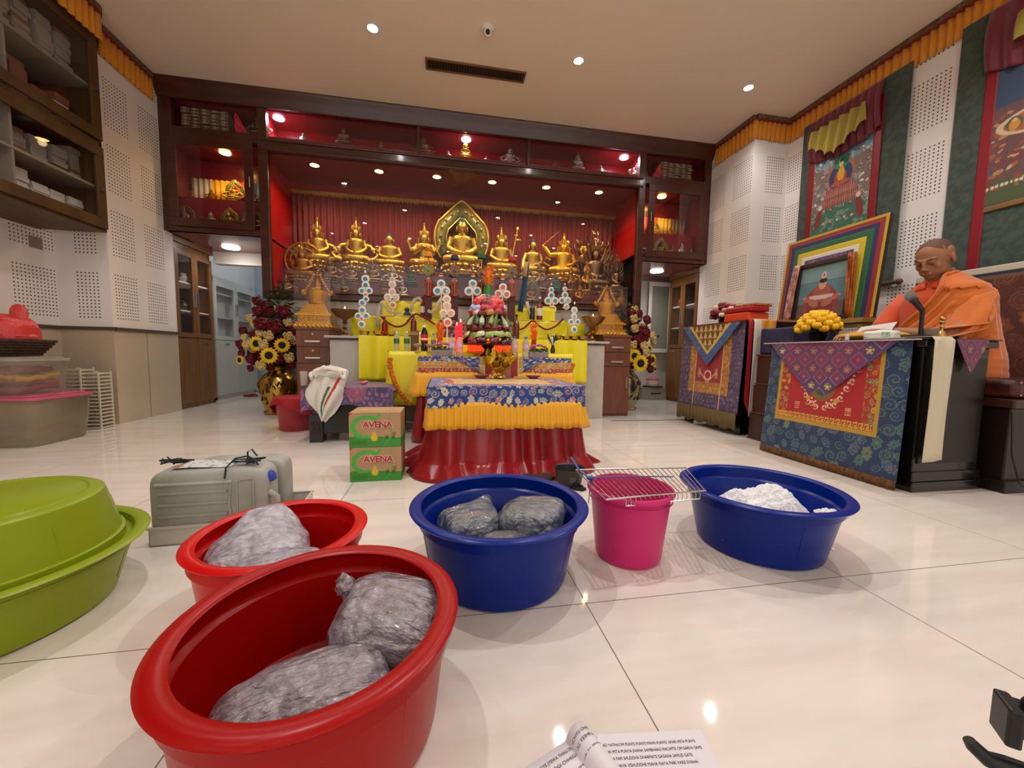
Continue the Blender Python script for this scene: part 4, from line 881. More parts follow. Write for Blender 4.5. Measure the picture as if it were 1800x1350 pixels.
# --- bottles
def bottle(label, x, y, z, h, r, glass, cap, lab_c=None, shape='wine', band=None, name='bottle', cat='bottle', group=None):
    t = thing(name, label, cat, (x, y, z), group=group)
    pr = [(0, 0), (r*.95, 0), (r, h*.02), (r, h*.58), (r*.85, h*.66), (r*.35, h*.76), (r*.32, h*.93), (r*.36, h*.94), (r*.34, h*.97), (0, h*.97)] if shape == 'wine' else \
         [(0, 0), (r*.9, 0), (r, h*.03), (r*.96, h*.25), (r*.9, h*.30), (r, h*.36), (r, h*.66), (r*.8, h*.78), (r*.42, h*.88), (r*.40, h*.93), (0, h*.93)]
    MB().lathe(pr, 28).build('body', glass, t)
    MB().lathe([(0, h*.92), (r*.43, h*.92), (r*.43, h*.99), (r*.38, h*1.0), (0, h*1.0)], 18).build('cap', cap, t)
    if lab_c:
        MB().lathe([(r*1.02, h*.20), (r*1.02, h*.52)] if shape == 'wine' else [(r*1.02, h*.38), (r*1.02, h*.64)], 28, cap=False).build('paper_label', lab_c, t)
    if band: MB().lathe([(r*1.035, h*.44), (r*1.035, h*.50)], 28, cap=False).build('label_band', band, t)
    return t
RG = mat('red_glass', '6e1418', rough=.08, coat=.6); DG = mat('dark_glass', '1c1310', rough=.08, coat=.6); WL = mat('cream_label', 'd8cfc0', rough=.6); REDC = mat('red_cap', 'b01a18', rough=.4); BLC = mat('blue_cap', '3a62b8', rough=.4); GRNL = mat('green_label', '2f6b46', rough=.5)
PET = mat('clear_pet', 'c9cfd8', rough=.08, trans=.6, ior=1.2, alpha=.75); PKL = mat('pink_label', 'd4567a', rough=.4, var=.9, vscale=40, vcol2='d8d4e6')
def hpx(px, pt, pb, Y): x, z1 = onY(px, pt, Y); _, z0 = onY(px, pb, Y); return x, z0, z1-z0
for lab, px, pt, pb, Y, zb, g, c, l_, w_ in (('red wine bottle with a pale label on the upper left shelf', 744, 522, 553, 4.02, 1.005, RG, RG, WL, 5), ('red wine bottle with a pale label on the upper right shelf', 949, 522, 559, 4.02, 1.005, RG, WL, WL, 5.5), ('dark green bottle left of the red bottle on the upper right shelf', 936, 528, 559, 4.05, 1.005, DG, DG, None, 5),
                                          ('tall brown bottle right of the snack tower', 908, 553, 592, 3.72, .787, mat('brown_glass', '5a2414', rough=.1, coat=.5), BLACK, None, 5.5), ('red bottle wrapped in tinsel at the left of the red garland', 676, 556, 590, 3.9, .787, RG, REDC, mat('red_foil', 'a5121a', rough=.3, metal=.4), 5), ('dark red bottle at the peak of the red garland, behind the cola', 727, 548, 592, 3.9, .787, RG, WL, None, 5)):
    x, z0, h_ = hpx(px, pt, pb, Y); bottle(lab, x, Y, zb, max(.12, z0+h_-zb), w_*Y/F, g, c, l_)
for i, px in enumerate((794, 808, 906, 926)):
    x, z0, h_ = hpx(px, 590, 628, 2.80); bottle('%s water bottle with blue cap and pink label' % ['left', 'second', 'third', 'right'][i]+' of four around the snack tower', x, 2.83, zz2+.001, .155, .026, PET, BLC, PKL, shape='pet', group='small water bottles')
YT = 3.22
for lab, px, pt, pb, g, c, l_, r_ in (('clear bottle with green and white label, far left on the yellow table', 697, 583, 616, PET, MATTEW, GRNL, .022), ('clear bottle with green and white label beside the brown box', 715, 583, 616, PET, MATTEW, GRNL, .022), ('small clear bottle just right of the cola bottle', 762, 586, 616, PET, BLC, mat('grey_label', '6a7a80'), .020)):
    x, z0, h_ = hpx(px, pt, pb, YT); bottle(lab, x, YT, .654, z0+h_-.654, r_, g, c, l_, shape='pet')
x, z0, h_ = hpx(746, 572, 617, YT-.03); bottle('cola bottle with a red and white label on the yellow table', x, YT-.03, .654, z0+h_-.654, .028, mat('cola', '140a08', rough=.06, coat=.5), MATTEW, mat('bright_red_label', 'c81a1a', rough=.4), shape='pet', band=MATTEW)
x, z0 = onY(729, 617, YT); t = thing('tall_box', 'tall narrow brown drink box left of the cola bottle', 'box', (x, YT, .654)); MB().box(-.032, .032, -.02, .02, 0, .165).build('carton', mat('brown_box', '5e3a1e', rough=.5), t, smooth=False, bevel=.002); MB().box(-.028, .028, -.0215, -.02, .13, .155).build('printed_band', mat('gold_print', '9a7a3a', rough=.5), t, smooth=False)
for i, px in enumerate((734, 755)):
    x, _ = onY(px, 612, 3.14); t = thing('dessert_glass', ['left', 'right'][i]+' small glass dessert coupe on the yellow table', 'glass', (x, 3.14, .653), group='dessert coupes')
    MB().lathe([(0, 0), (.022, 0), (.020, .004), (.005, .008), (.004, .026), (.020, .034), (.034, .052), (.037, .060), (.034, .058), (.018, .038), (0, .032)], 28).build('coupe', mat('thin_glass', 'c9b8b0', rough=.05, alpha=.55), t)
    MB().ell((0, 0, .050), (.026, .026, .012), 16, 8).build('dessert', mat('dessert_pink', 'c86a4a', rough=.5, var=.8, vscale=60, vcol2='e8d8c8'), t)
# --- snack tower
x0, _ = onY(858, 600, 2.92); xs_ = x0; KT = 1.12
t = thing('snack_tower', 'tiered tower of wrapped snacks and candy on a black stem in the altar centre', 'offering', (x0, 2.93, zz2)); kx = 2.93/F
_, zA = onY(858, 612, 2.93); MB().lathe([(0, 0), (.07, 0), (.06, .01), (.03, .03), (.028, .055), (.05, .075), (.0, .078)], 24).build('stem', BLACK, t)
zb = .085; MB().lathe([(.0, -.008), (.168, -.006), (.172, .002), (.165, .004), (0, .002)], 40).build('plate', mat('dark_wood_tray', '5a2a1a', rough=.4), t, loc=(0, 0, zb))
def packets(n, r_, z, dims, tilt, cols, seed, name='snack_packet', ell=False):
    rn = random.Random(seed)
    for i in range(n):
        a = 2*PI*i/n+rn.uniform(-.12, .12); z_j = rn.uniform(-.008, .010); c = rn.choice(cols); m = mat('wrapper_'+c, c, rough=.22, coat=.4, bump=.5, bscale=60)
        mb = MB()
        if ell: mb.lathe([(0, -dims[2]), (dims[0]*.6, -dims[2]*.95), (dims[0]*.7, -dims[2]*.2), (dims[0]*.35, dims[2]*.4), (dims[0]*.3, dims[2]), (0, dims[2])], 12)
        else:
            for k in range(3):
                f = [1.0, 1.0, .8][k]
            U, V = np.meshgrid(np.linspace(-1, 1, 9), np.linspace(-1, 1, 9)); bul = (1-U**4)*(1-V**4)
            top = np.dstack([U*dims[0], -bul*dims[1], V*dims[2]]); bot = np.dstack([U*dims[0], bul*dims[1], V*dims[2]]); mb.sheet(top).sheet(bot)
        mb.build(name, m, t, loc=(r_*math.cos(a), r_*math.sin(a), z+z_j), rot=(-tilt+rn.uniform(-.35, .3), rn.uniform(-.3, .3), a+PI/2+rn.uniform(-.3, .3)))
packets(20, .160, zb+.018, (.026, .014, .018), .5, ['5a1a2a', '7a2436', '3a1420', 'a83a4a'], 1)
packets(18, .148, zb+.056, (.030, .014, .022), .6, ['9ab05a', 'b8c27a', '6f8a3a', 'd0cc9a'], 2)
MB().lathe([(.0, 0), (.150, 0), (.150, .006), (0, .006)], 32).build('plate', MATS['dark_wood_tray'], t, loc=(0, 0, zb+.085))
packets(18, .138, zb+.103, (.022, .012, .016), .3, ['6a1a1e', '8c2a30', '4a1216'], 3)
packets(16, .125, zb+.155, (.026, .02, .042), .25, ['5f7a3a', '8a9a50', 'c0c4a0', '3a5a3a', 'b89a50'], 4, 'drink_bottle', True)
MB().lathe([(.0, 0), (.125, 0), (.125, .008), (0, .008)], 32).build('plate', mat('orange_tray', 'a8641e', rough=.4), t, loc=(0, 0, zb+.203))
packets(16, .118, zb+.205, (.028, .014, .022), .6, ['b02a2e', '6a1c24', 'c07a3a', 'd8c0b0'], 5)
packets(16, .108, zb+.240, (.030, .014, .022), .6, ['2a3a5a', 'a0b8d8', '1c2030', 'c02a3a'], 6)
packets(14, .092, zb+.272, (.036, .016, .030), .5, ['c01e22', 'e04a3a', '7a1418', 'd83028'], 7)
packets(9, .050, zb+.300, (.034, .014, .02), .9, ['c01e22', '3a1418', 'e8dcd0'], 8)
MB().box(-.035, .035, -.055, -.045, zb+.298, zb+.308).build('white_candy_row', MATTEW, t, smooth=False)
t.scale = (1.12, 1.12, 1.14)
# --- orange pineapple of tinsel
def tinsel(label, x, y, z, h, r_, c1, c2, n, seed, leaf=False, name='tinsel_ornament', group=None):
    t = thing(name, label, 'ornament', (x, y, z), group=group); rn = random.Random(seed)
    MB().lathe([(0, 0), (r_*.5, 0), (r_*.6, h*.3), (r_*.4, h*.45), (0, h*.45)], 14).build('base', mat('tins_'+c2, c2, rough=.5), t)
    mb = MB().ell((0, 0, h*.68), (r_*.55, r_*.55, h*.30), 14, 10)
    for i in range(n):
        a = rn.uniform(0, 6.28); zz = h*rn.uniform(.45, .95); q = rn.uniform(.75, 1.15); mb.tube([(r_*.4*math.cos(a), r_*.4*math.sin(a), zz-.01), (r_*.8*q*math.cos(a), r_*.8*q*math.sin(a), zz+.004), (r_*q*math.cos(a), r_*q*math.sin(a), zz+.016)], [.006, .0045, .001], 5)
    mb.build('spikes', mat('tins_'+c1, c1, rough=.3, coat=.3), t)
    mb = MB()
    for i in range(n//2):
        a = rn.uniform(0, 6.28); zz = h*rn.uniform(.05, .42); q = rn.uniform(.6, 1.0); mb.tube([(r_*.4*math.cos(a), r_*.4*math.sin(a), zz), (r_*q*math.cos(a), r_*q*math.sin(a), zz+.010)], [.005, .001], 5)
    mb.build('lower_leaves', mat('tins_'+c2, c2), t)
_, zt = onY(858, 466, 3.85); x, z0 = onY(858, 519, 3.85); tinsel('orange and green tinsel pineapple above the snack tower', x, 3.85, z0-.06, zt-z0+.06, .062, 'e07a10', '2f8a3a', 70, 3, name='tinsel_pineapple')
# its stand
o = MB().box(-.05, .05, -.05, .05, 0, z0-.06-.786).build('pedestal', mat('red_pedestal', '4a1418', rough=.5), smooth=False); o.location = (x, 3.85, .784); tag(o, 'dark red pedestal under the tinsel pineapple behind the snack tower', 'pedestal')
for i, (px, pt) in enumerate(((773, 566), (939, 566))):
    x, zt = onY(px, pt, 3.22); tinsel('orange tinsel ornament on the yellow table, '+['left', 'right'][i]+' of the snack tower', x, 3.22, .654, zt-.654, .036, ['e07014', 'ee7a18'][i], ['b8481c', 'a81e16'][i], 60, 5+i, group='small orange tinsel ornaments')
# --- red lit things
x, _ = onY(822, 612, 3.12); xe, _ = onY(898, 612, 3.12)
t = thing('lit_box', 'glowing orange red light box behind the stem of the snack tower', 'lamp', ((x+xe)/2, 3.14, .654)); MB().box(-(xe-x)/2, (xe-x)/2, 0, .04, 0, .085).build('glowing_panel', EM('red_glow', 'ff2a0c', 2.2), t, smooth=False); MB().box(-(xe-x)/2-.006, (xe-x)/2+.006, -.006, .046, .085, .095).box(-(xe-x)/2-.006, (xe-x)/2+.006, -.006, .046, 0, .008).build('frame', mat('gold_frame', 'b07a30', rough=.4, metal=.7), t, smooth=False)
for i, (px, pt) in enumerate(((803, 572), (810, 566))):
    x, zt = onY(px, pt, 3.12); t = thing('electric_candle', ['shorter left', 'taller right'][i]+' red glowing electric candle left of the snack tower', 'candle', (x, 3.12+.03*i, .654), group='red electric candles')
    MB().lathe([(0, 0), (.013, 0), (.013, zt-.66), (.010, zt-.655), (0, zt-.652)], 16).build('tube', EM('candle_red', 'ff1420', 1.6), t); MB().lathe([(0, 0), (.006, .004), (.007, .012), (0, .030)], 10).build('flame_bulb', EM('candle_tip', 'ff7a6a', 4), t, loc=(0, 0, zt-.654))
# --- flower troughs
def trough(label, px, rnseed):
    x, _ = onY(px, 620, 2.84); t = thing('flower_trough', label, 'planter', (x, 2.84, zz2+.001), group='flower troughs'); rn = random.Random(rnseed)
    MB().box(-.075, .075, -.03, .03, 0, .045).build('trough', mat('grey_felt', '8f8880', rough=.8, var=.2, vscale=50), t, smooth=False, bevel=.004)
    mb = MB()
    for i in range(60): mb.ell((rn.uniform(-.07, .07), rn.uniform(-.03, .03), rn.uniform(.045, .07)), (.010, .008, .006), 6, 4)
    mb.build('foliage', mat('dark_leaf', '3c5234', rough=.6), t)
    mb = MB()
    for i in range(70):
        a, b_ = rn.uniform(-.06, .06), rn.uniform(-.028, .028); mb.ell((a, b_, .075+.022*math.cos(a*22)*rn.uniform(.6, 1.2)), (.0075, .0075, .006), 6, 4)
    mb.build('blossom', mat('mauve_flowers', 'a8506e', rough=.7, var=.5, vscale=90, vcol2='c98aa0'), t)
trough('grey trough of mauve flowers left of the snack tower', 777, 4); trough('grey trough of mauve flowers right of the snack tower', 946, 9)
# --- crumpled gold foil bouquet vase and pink dishes on the front table
x, y = onZ(883, 668, T1+.003); t = thing('foil_vase', 'crumpled gold foil flower wrap standing on the front brocade table', 'vase', (x, 2.56, T1+.003)); GF = mat('gold_foil', 'b8922c', rough=.22, metal=1, bump=.6, bscale=30)
mb = MB(); n = 26; prf = [(.016, 0), (.042, .008), (.020, .025), (.018, .038), (.05, .065), (.085, .105), (.108, .150)]; vs = []
mb.lathe(prf, n, sy=.7, cap=False, wob=lambda a, z: 1+(.22 if z > .05 else .05)*math.sin(a*6+z*30)+.08*math.sin(a*11+2)); mb.build('foil_cup', GF, t, smooth=False, solid=.0015)
mb = MB(); rn = random.Random(1)
for i in range(8):
    a = i*PI/4+.3; mb._add([(.05*math.cos(a), .035*math.sin(a), .13), (.10*math.cos(a+.3), .06*math.sin(a+.3), .16), (.085*math.cos(a), .06*math.sin(a), .20+.03*rn.random())], [(0, 1, 2)])
mb.build('foil_leaf', GF, t, smooth=False, solid=.0012)
mb = MB().ell((.03, -.078, .095), (.026, .01, .022), 12, 8).ell((-.03, -.078, .10), (.030, .01, .024), 12, 8); mb.build('foil_pocket', mat('foil_dark', '6a4a14', rough=.35, metal=1), t)
for i, (px, py) in enumerate(((845, 664), (934, 664))):
    x, y = onZ(px, py, T1+.003); t = thing('small_dish', ['left', 'right'][i]+' small rose coloured dish on the front brocade table', 'dish', (x, min(y, 2.6), T1+.004), group='rose dishes'); MB().lathe([(0, 0), (.026, 0), (.030, .003), (.048, .016), (.052, .020), (.048, .019), (.028, .006), (0, .005)], 28, sx=1.1).build('dish', mat('rose_ceramic', 'a0605a', rough=.3), t)
# --- marigold garlands
def garland(label, pts, r_, c1, c2, seed, name='marigold_garland', dens=90, spiky=False):
    pts = [Vector(p) for p in pts]; rn = random.Random(seed); mb = MB(); pl = []
    for k in range(80):
        q = k/79*(len(pts)-1); i = min(int(q), len(pts)-2); f = q-i; p0 = pts[max(i-1, 0)]; p1 = pts[i]; p2 = pts[i+1]; p3 = pts[min(i+2, len(pts)-1)]
        pl.append(.5*((2*p1)+(p2-p0)*f+(2*p0-5*p1+4*p2-p3)*f*f+(3*p1-p0-3*p2+p3)*f**3))
    mb.tube(pl, r_*.7, 8)
    for i in range(dens*3):
        p = rn.choice(pl); a = rn.uniform(0, 6.28); e = Vector((math.cos(a), math.sin(a)*.6, rn.uniform(-.5, .5)))*r_*.8
        if spiky: mb.tube([p, p+e*1.6], [r_*.18, .0005], 4)
        else: mb.ell(tuple(p+e), (r_*.42, r_*.42, r_*.34), 6, 4)
    return tag(mb.build(name, mat('garl_'+c1, c1, rough=.7, var=.5, vscale=80, vcol2=c2)), label, 'garland')
def P3(l, Y): return [(onY(px, py, Y)[0], Y, onY(px, py, Y)[1]) for px, py in l]
garland('long orange marigold garland hanging down the left of the yellow table', P3([(686, 630), (686, 645), (692, 668), (704, 692), (722, 712)], 3.00), .017, 'e07c0a', 'c05a06', 1)
garland('short orange marigold garland at the right end of the yellow table', P3([(1008, 640), (1002, 655), (997, 672), (994, 690)], 3.04), .017, 'e07c0a', 'c05a06', 2)
garland('dark red tinsel swag across the left yellow shelf', P3([(670, 556), (680, 566), (696, 574), (712, 570), (727, 553), (742, 556), (764, 570)], 3.93), .013, '8c0f18', '5a0a10', 3, name='tinsel_swag', spiky=True)
garland('dark red tinsel swag across the right yellow shelf', P3([(903, 580), (920, 577), (936, 564), (948, 573), (962, 579), (978, 572), (990, 560)], 3.93), .013, '8c0f18', '5a0a10', 4, name='tinsel_swag', spiky=True)
# --- white scarves and blue bundles
KH = mat('white_scarf', 'cfc6b0', rough=.6)
def scarf(label, pts, w_, Y, m=KH, name='silk_scarf', fold=.006):
    P = P3(pts, Y); pl = [Vector(p) for p in P]; rows = []
    n = len(pl)
    for k in range(n):
        d = (pl[min(k+1, n-1)]-pl[max(k-1, 0)]).normalized(); pn = Vector((-d.z, 0, d.x)); rows.append([tuple(pl[k]+pn*w_*(j/8-.5)+Vector((0, -fold*math.sin(j*1.7), 0))) for j in range(9)])
    return tag(MB().sheet(rows).build(name, m, solid=.003), label, 'scarf')
scarf('white silk scarf hanging down the left edge of the upper yellow shelf', [(675, 531), (668, 535), (664, 548), (663, 562), (664, 575)], .03, 3.96)
scarf('white silk scarf swagged across the upper left yellow shelf', [(669, 530), (676, 538), (684, 548), (694, 551), (706, 549)], .022, 3.95)
scarf('white silk scarf arched over the left red wine bottle', [(722, 548), (724, 536), (730, 526), (737, 524), (741, 530)], .03, 3.95)
scarf('white and blue silk scarf in a curl right of the left wine bottle', [(752, 546), (758, 549), (766, 543), (771, 532), (777, 524)], .03, 3.9)
scarf('white silk scarf falling left of the dark green bottle', [(926, 530), (928, 540), (930, 552)], .03, 3.98)
scarf('tall blue green silk banner with a white and orange top, right of the tormas', [(926, 462), (925, 475), (923, 490), (921, 510), (917, 530), (914, 548)], .055, 4.0, m=mat('blue_banner', '1d4a63', rough=.5), name='silk_banner')
scarf('white and orange head cloth tied at the top of the blue banner', [(925, 460), (924, 470), (922, 486)], .040, 3.985, m=mat('pale_orange_cloth', 'c8a070', rough=.6), name='tied_cloth')
x, z = onY(713, 552, 3.9); o = MB().lathe([(0, 0), (.03, 0), (.034, .03), (.016, .055), (.028, .075), (.010, .095), (0, .098)], 20, wob=lambda a, z_: 1+.15*math.sin(a*5)).build('knotted_bundle', mat('navy_cloth', '1c2c52', rough=.6)); o.location = (x, 4.05, 1.003); tag(o, 'knotted navy blue cloth bundle on the left yellow shelf', 'bundle')
# --- four tormas with coloured hats
def torma(label, px, pyb, pyo, pyh, hat, orn, body, Y=3.98, w_=.05, hr=.045):
    x, z0 = onY(px, pyb, Y); _, zo = onY(px, pyo, Y); _, zh = onY(px, pyh, Y); t = thing('torma', label, 'offering', (x, Y, .787), group='tormas with coloured hats'); b0 = z0-.787
    MB().box(-.035, .035, -.03, .03, .19, b0).build('pedestal', MATS['red_pedestal'], t, smooth=False)
    mb = MB().lathe([(0, 0), (w_*.95, 0), (w_*.95, .012), (w_*.7, .02), (w_*.55, .06), (w_*.72, .10), (w_*.8, .125), (w_*.72, .15), (w_*.5, .17), (w_*.2, .185), (0, .19)], 24); mb.build('painted_body', mat('torma_'+body, body, rough=.25, coat=.5), t, loc=(0, 0, b0))
    mb = MB()
    for a in (-.8, 0, .8): mb.tube([(w_*.62*math.sin(a), -w_*.62*math.cos(a), .02), (w_*.6*math.sin(a), -w_*.6*math.cos(a), .07), (w_*.78*math.sin(a), -w_*.78*math.cos(a), .12)], .004, 6)
    for k in range(12): a = k*PI/6; mb.ell((w_*.84*math.cos(a), w_*.84*math.sin(a), .13), .006, 6, 4)
    mb.build('gold_trim', mat('torma_trim', 'a87a3a', rough=.4, metal=.5), t, loc=(0, 0, b0))
    mb = MB().disc((0, 0, 0), .030, 24, t=.010); rn = random.Random(int(px))
    for k in range(14):
        a = k*2*PI/14; mb.tube([(.028*math.cos(a), 0, .028*math.sin(a)), (.050*math.cos(a+.2), -.004, .050*math.sin(a+.2)), (.056*math.cos(a+.55), 0, .056*math.sin(a+.55))], [.008, .006, .003], 6)
    mb.build('round_ornament', mat('torma_o'+orn, orn, rough=.4, var=.7, vscale=60, vcol2='b08a40'), t, loc=(0, -.02, zo-.787)); MB().ell((0, -.03, zo-.787), (.017, .008, .017), 14, 8).build('jewel', mat('torma_jewel'+body, '4f8f86' if body == '8c1a1c' else '7a2a4a', rough=.2), t)
    MB().tube([(0, .004, zo-.787), (0, .004, zh-.787)], .006, 6).build('rod', BRASS, t)
    MB().lathe([(hr*.75, .02), (hr, -.022), (hr*.7, -.018), (0, -.010)], 20, wob=lambda a, z_: 1+.06*math.sin(a*12)).lathe([(0, .026), (hr*.6, .024), (hr*.75, .02)], 20).build('hat', mat('hat_'+hat, hat, rough=.6), t, loc=(0, -.005, zh-.787))
torma('red painted torma under an orange hat, leftmost of four', 753, 521, 475, 448, 'd98a10', '6f8a3a', '8c1a1c')
torma('red painted torma under a navy hat, second of four', 799, 522, 477, 453, '1c2850', '46505e', '7a1a20', w_=.052)
torma('torma under a green hat half hidden by the orange pineapple', 846, 524, 482, 451, '1a5a30', '1f5a5a', '5a1418')
torma('torma with scroll ornament under a red hat, rightmost of four', 899, 522, 480, 456, 'b01426', '4a5a60', '9a3a3a')
# small white lily and plant at the right of the yellow table
x, zt = onY(972, 600, 3.2); t = thing('lily_vase', 'white lilies with dark leaves in a small vase, right of the snack tower', 'flowers', (x, 3.2, .654)); MB().lathe([(0, 0), (.018, 0), (.022, .03), (.012, .06), (.016, .07), (0, .068)], 16).build('vase', DG, t)
for k in range(5):
    a = k*1.26+.4; MB().tube([(0, 0, .06), (.018*math.cos(a), .018*math.sin(a), .085+.012*(k % 2)), (.034*math.cos(a), .03*math.sin(a), .105+.03*(k % 2))], [.003, .008, .012], 8).build('lily', mat('lily_white', 'e4e6d8', rough=.5), t)
mb = MB(); rn = random.Random(6)
for k in range(14):
    a = rn.uniform(0, 6.28); mb.tube([(0, 0, .06), (.03*math.cos(a), .02*math.sin(a), .11), (.055*math.cos(a), .035*math.sin(a), .14+rn.uniform(0, .04))], [.003, .006, .001], 5)
mb.build('leaves', mat('deep_leaf', '1f3322', rough=.5), t)
# small white skull-like ornaments
for i, (a, b_) in enumerate(((740, 578), (748, 584))):
    x, z = onY(a, b_, 3.75); o = MB().ell((0, 0, .026), (.022, .02, .026), 14, 10).lathe([(.0, 0), (.020, 0), (.014, .012), (0, .014)], 14).build('white_cup', MATTEW); o.location = (x, 3.75-.04*i, .787); tag(o, ['upper', 'lower'][i]+' small white rounded cup behind the cola bottle', 'cup')
# ================================================================== STATUES
DGOLD = mat('dark_gilt', 'a5762c', rough=.3, metal=1, bump=.5, bscale=70); SILV = mat('antique_silver', 'a69c92', rough=.3, metal=1, bump=.4, bscale=60); BLUEH = mat('blue_hair', '26384a', rough=.4)
def statue(label, px, pyt, pyb, Y, w_=1.0, m=None, flags='', cloth=None, group=None, name='seated_statue', zb=None):
    m = m or GOLDY; x, z0 = onY(px, pyb, Y); _, z1 = onY(px, pyt, Y)
    if zb is not None: z0 = zb
    h = z1-z0; t = thing(name, label, 'statue', (x, Y, z0), group=group); t.scale = (h*w_, h*.9, h); sm = h < .12
    n = 10 if sm else 18
    if 'n' not in flags:
        mb = MB().lathe([(0, 0), (.31, 0), (.32, .02), (.26, .05), (.245, .09), (.27, .12), (.31, .15), (.29, .175), (0, .18)], 24, sy=.8)
        if not sm:
            for k in range(16): a = k*PI/8; mb.ell((.29*math.cos(a), .23*math.sin(a), .045), (.055, .05, .034), 8, 6).ell((.29*math.cos(a+.2), .23*math.sin(a+.2), .13), (.055, .05, .034), 8, 6)
        mb.build('lotus_base', m, t)
    hd_ = -.035 if 'c' in flags else 0
    mb = MB()
    if 's' in flags:    # standing / dancing
        mb.tube([(.03, 0, .48), (.09, -.03, .34), (.04, -.02, .19)], [.075, .055, .035], n).tube([(-.03, 0, .48), (-.15, -.06, .38), (-.08, -.03, .24)], [.075, .055, .035], n).lathe([(.07, .46), (.10, .50), (.075, .57), (.11, .66), (.10, .69), (.04, .72)], n, sy=.7)
        z_ = .10
    else:
        for s in (-1, 1): mb.tube([(s*.05, .02, .24), (s*.19, -.05, .235), (s*.255, -.11, .225), (s*.18, -.19, .22), (-s*.04, -.205, .225)], [.10, .09, .068, .058, .048], n)
        mb.ell((0, -.02, .235), (.20, .16, .055), n, 8); z_ = 0
        mb.lathe([(.17, .22), (.155, .30), (.135, .37), (.16, .45), (.19, .53), (.165, .575), (.07, .61), (.055, .65)], n, sy=.68)
    ar = [[(.165, .0, .55+z_), (.225, -.01, .41+z_), (.11, -.16, .32+z_), (.03, -.18, .31+z_)], [(-.165, .0, .55+z_), (-.225, -.01, .41+z_), (-.11, -.16, .32+z_), (-.03, -.18, .31+z_)]]
    if 'r' in flags: ar[1] = [(-.155, .0, .545), (-.235, -.02, .41), (-.27, -.12, .28), (-.25, -.16, .23)]
    if 'u' in flags: ar[1] = [(-.155, .0, .545+z_), (-.30, -.03, .52+z_), (-.40, -.04, .66+z_)]
    if 'p' in flags: ar = [[(.155, 0, .545), (.20, -.06, .42), (.02, -.17, .50)], [(-.155, 0, .545), (-.20, -.06, .42), (-.02, -.17, .50)]]
    if '4' in flags: ar += [[(.16, .02, .54), (.30, .0, .46), (.36, -.03, .62), (.33, -.03, .66)], [(-.16, .02, .54), (-.30, .0, .46), (-.36, -.03, .62), (-.33, -.03, .66)]]
    for a in ar: mb.tube(a, [.062, .054, .044, .034][:len(a)], 8 if sm else 12).ell(a[-1], (.034, .034, .026), 8, 6)
    mb.build('figure', m, t)
    hz = .715+hd_+z_; mb = MB().ell((0, -.015, hz), (.084, .090, .106), n, 12).ell((0, -.098, hz-.012), (.014, .018, .024), 8, 6).tube([(0, 0, hz-.13), (0, 0, hz-.07)], .045, n)
    for s in (-1, 1): mb.ell((s*.088, 0, hz-.02), (.014, .018, .05), 8, 6)
    if not sm:
        for s in (-1, 1): mb.ell((s*.028, -.086, hz+.010), (.018, .010, .006), 8, 6)
        mb.ell((0, -.090, hz-.045), (.020, .010, .006), 8, 6)
    mb.build('head', m, t)
    if 'c' in flags:
        mb = MB().lathe([(.082, hz+.035), (.088, hz+.05), (.078, hz+.065)], 16)
        for k in range(7):
            a = -PI/2+(k-3)*.42; c_, s_ = math.cos(a), math.sin(a); mb.tube([(.08*c_, .08*s_, hz+.05), (.10*c_, .10*s_, hz+.10), (.095*c_, .095*s_, hz+(.16 if k == 3 else .135))], [.022, .017, .002], 6)
        mb.lathe([(.05, hz+.06), (.045, hz+.12), (.055, hz+.15), (.03, hz+.19), (.02, hz+.23), (.03, hz+.25), (0, .985+z_*0)], 12)
        for s in (-1, 1): mb.tube([(s*.09, 0, hz+.03), (s*.13, -.01, hz+.0), (s*.12, -.01, hz-.06), (s*.15, -.02, hz-.12)], [.012, .018, .012, .004], 6)
        mb.build('crown', m, t)
    else:
        mb = MB().ell((0, .0, hz+.035), (.090, .094, .084), n, 10).ell((0, .01, hz+.115), (.042, .042, .045), 12, 8).lathe([(.016, hz+.15), (.02, hz+.17), (0, hz+.20)], 10); mb.build('hair', BLUEH if 'b' in flags else m, t)
    if 'h' in flags:   # pointed aureole
        def ring(k, o): return [((.46 if 1 else 0)*k*math.cos(a)*(1 if math.sin(a) < .55 else 1-.55*(math.sin(a)-.55)/.45), .12+o, .58+k*(.46*math.sin(a) if math.sin(a) < .6 else .46*math.sin(a)+.10*(math.sin(a)-.6)/.4)) for a in np.linspace(-PI*.22, PI*1.22, 48)]
        mb = MB().sheet([ring(1.0, 0), ring(.56, -.012), ]); mb.build('aureole', mat('aureole_green', '3f5a34', rough=.35, var=.8, vscale=14, vcol2='86702c'), t, solid=.02)
        MB().tube(ring(1.0, -.01), .020, 8).build('aureole_rim', m, t); MB().tube(ring(.56, -.02), .012, 8).build('aureole_rim', m, t)
        for k in range(12):
            a = PI*(-.1+1.2*k/11); MB().ell((.36*math.cos(a), .09, .60+.38*math.sin(a)), (.022, .015, .022), 10, 8).build('pearl', m, t)
    if 'o' in flags:   # round halo
        MB().tube([(.42*math.cos(a), .14, .58+.42*math.sin(a)) for a in np.linspace(0, 2*PI, 40, endpoint=False)], .035, 8, closed=True).tube([(.30*math.cos(a), .14, .58+.30*math.sin(a)) for a in np.linspace(0, 2*PI, 36, endpoint=False)], .02, 8, closed=True).build('halo', m, t)
        mb = MB()
        for k in range(20): a = k*PI/10; mb.tube([(.30*math.cos(a), .14, .58+.30*math.sin(a)), (.42*math.cos(a), .14, .58+.42*math.sin(a))], .014, 6)
        mb.build('halo_rays', m, t)
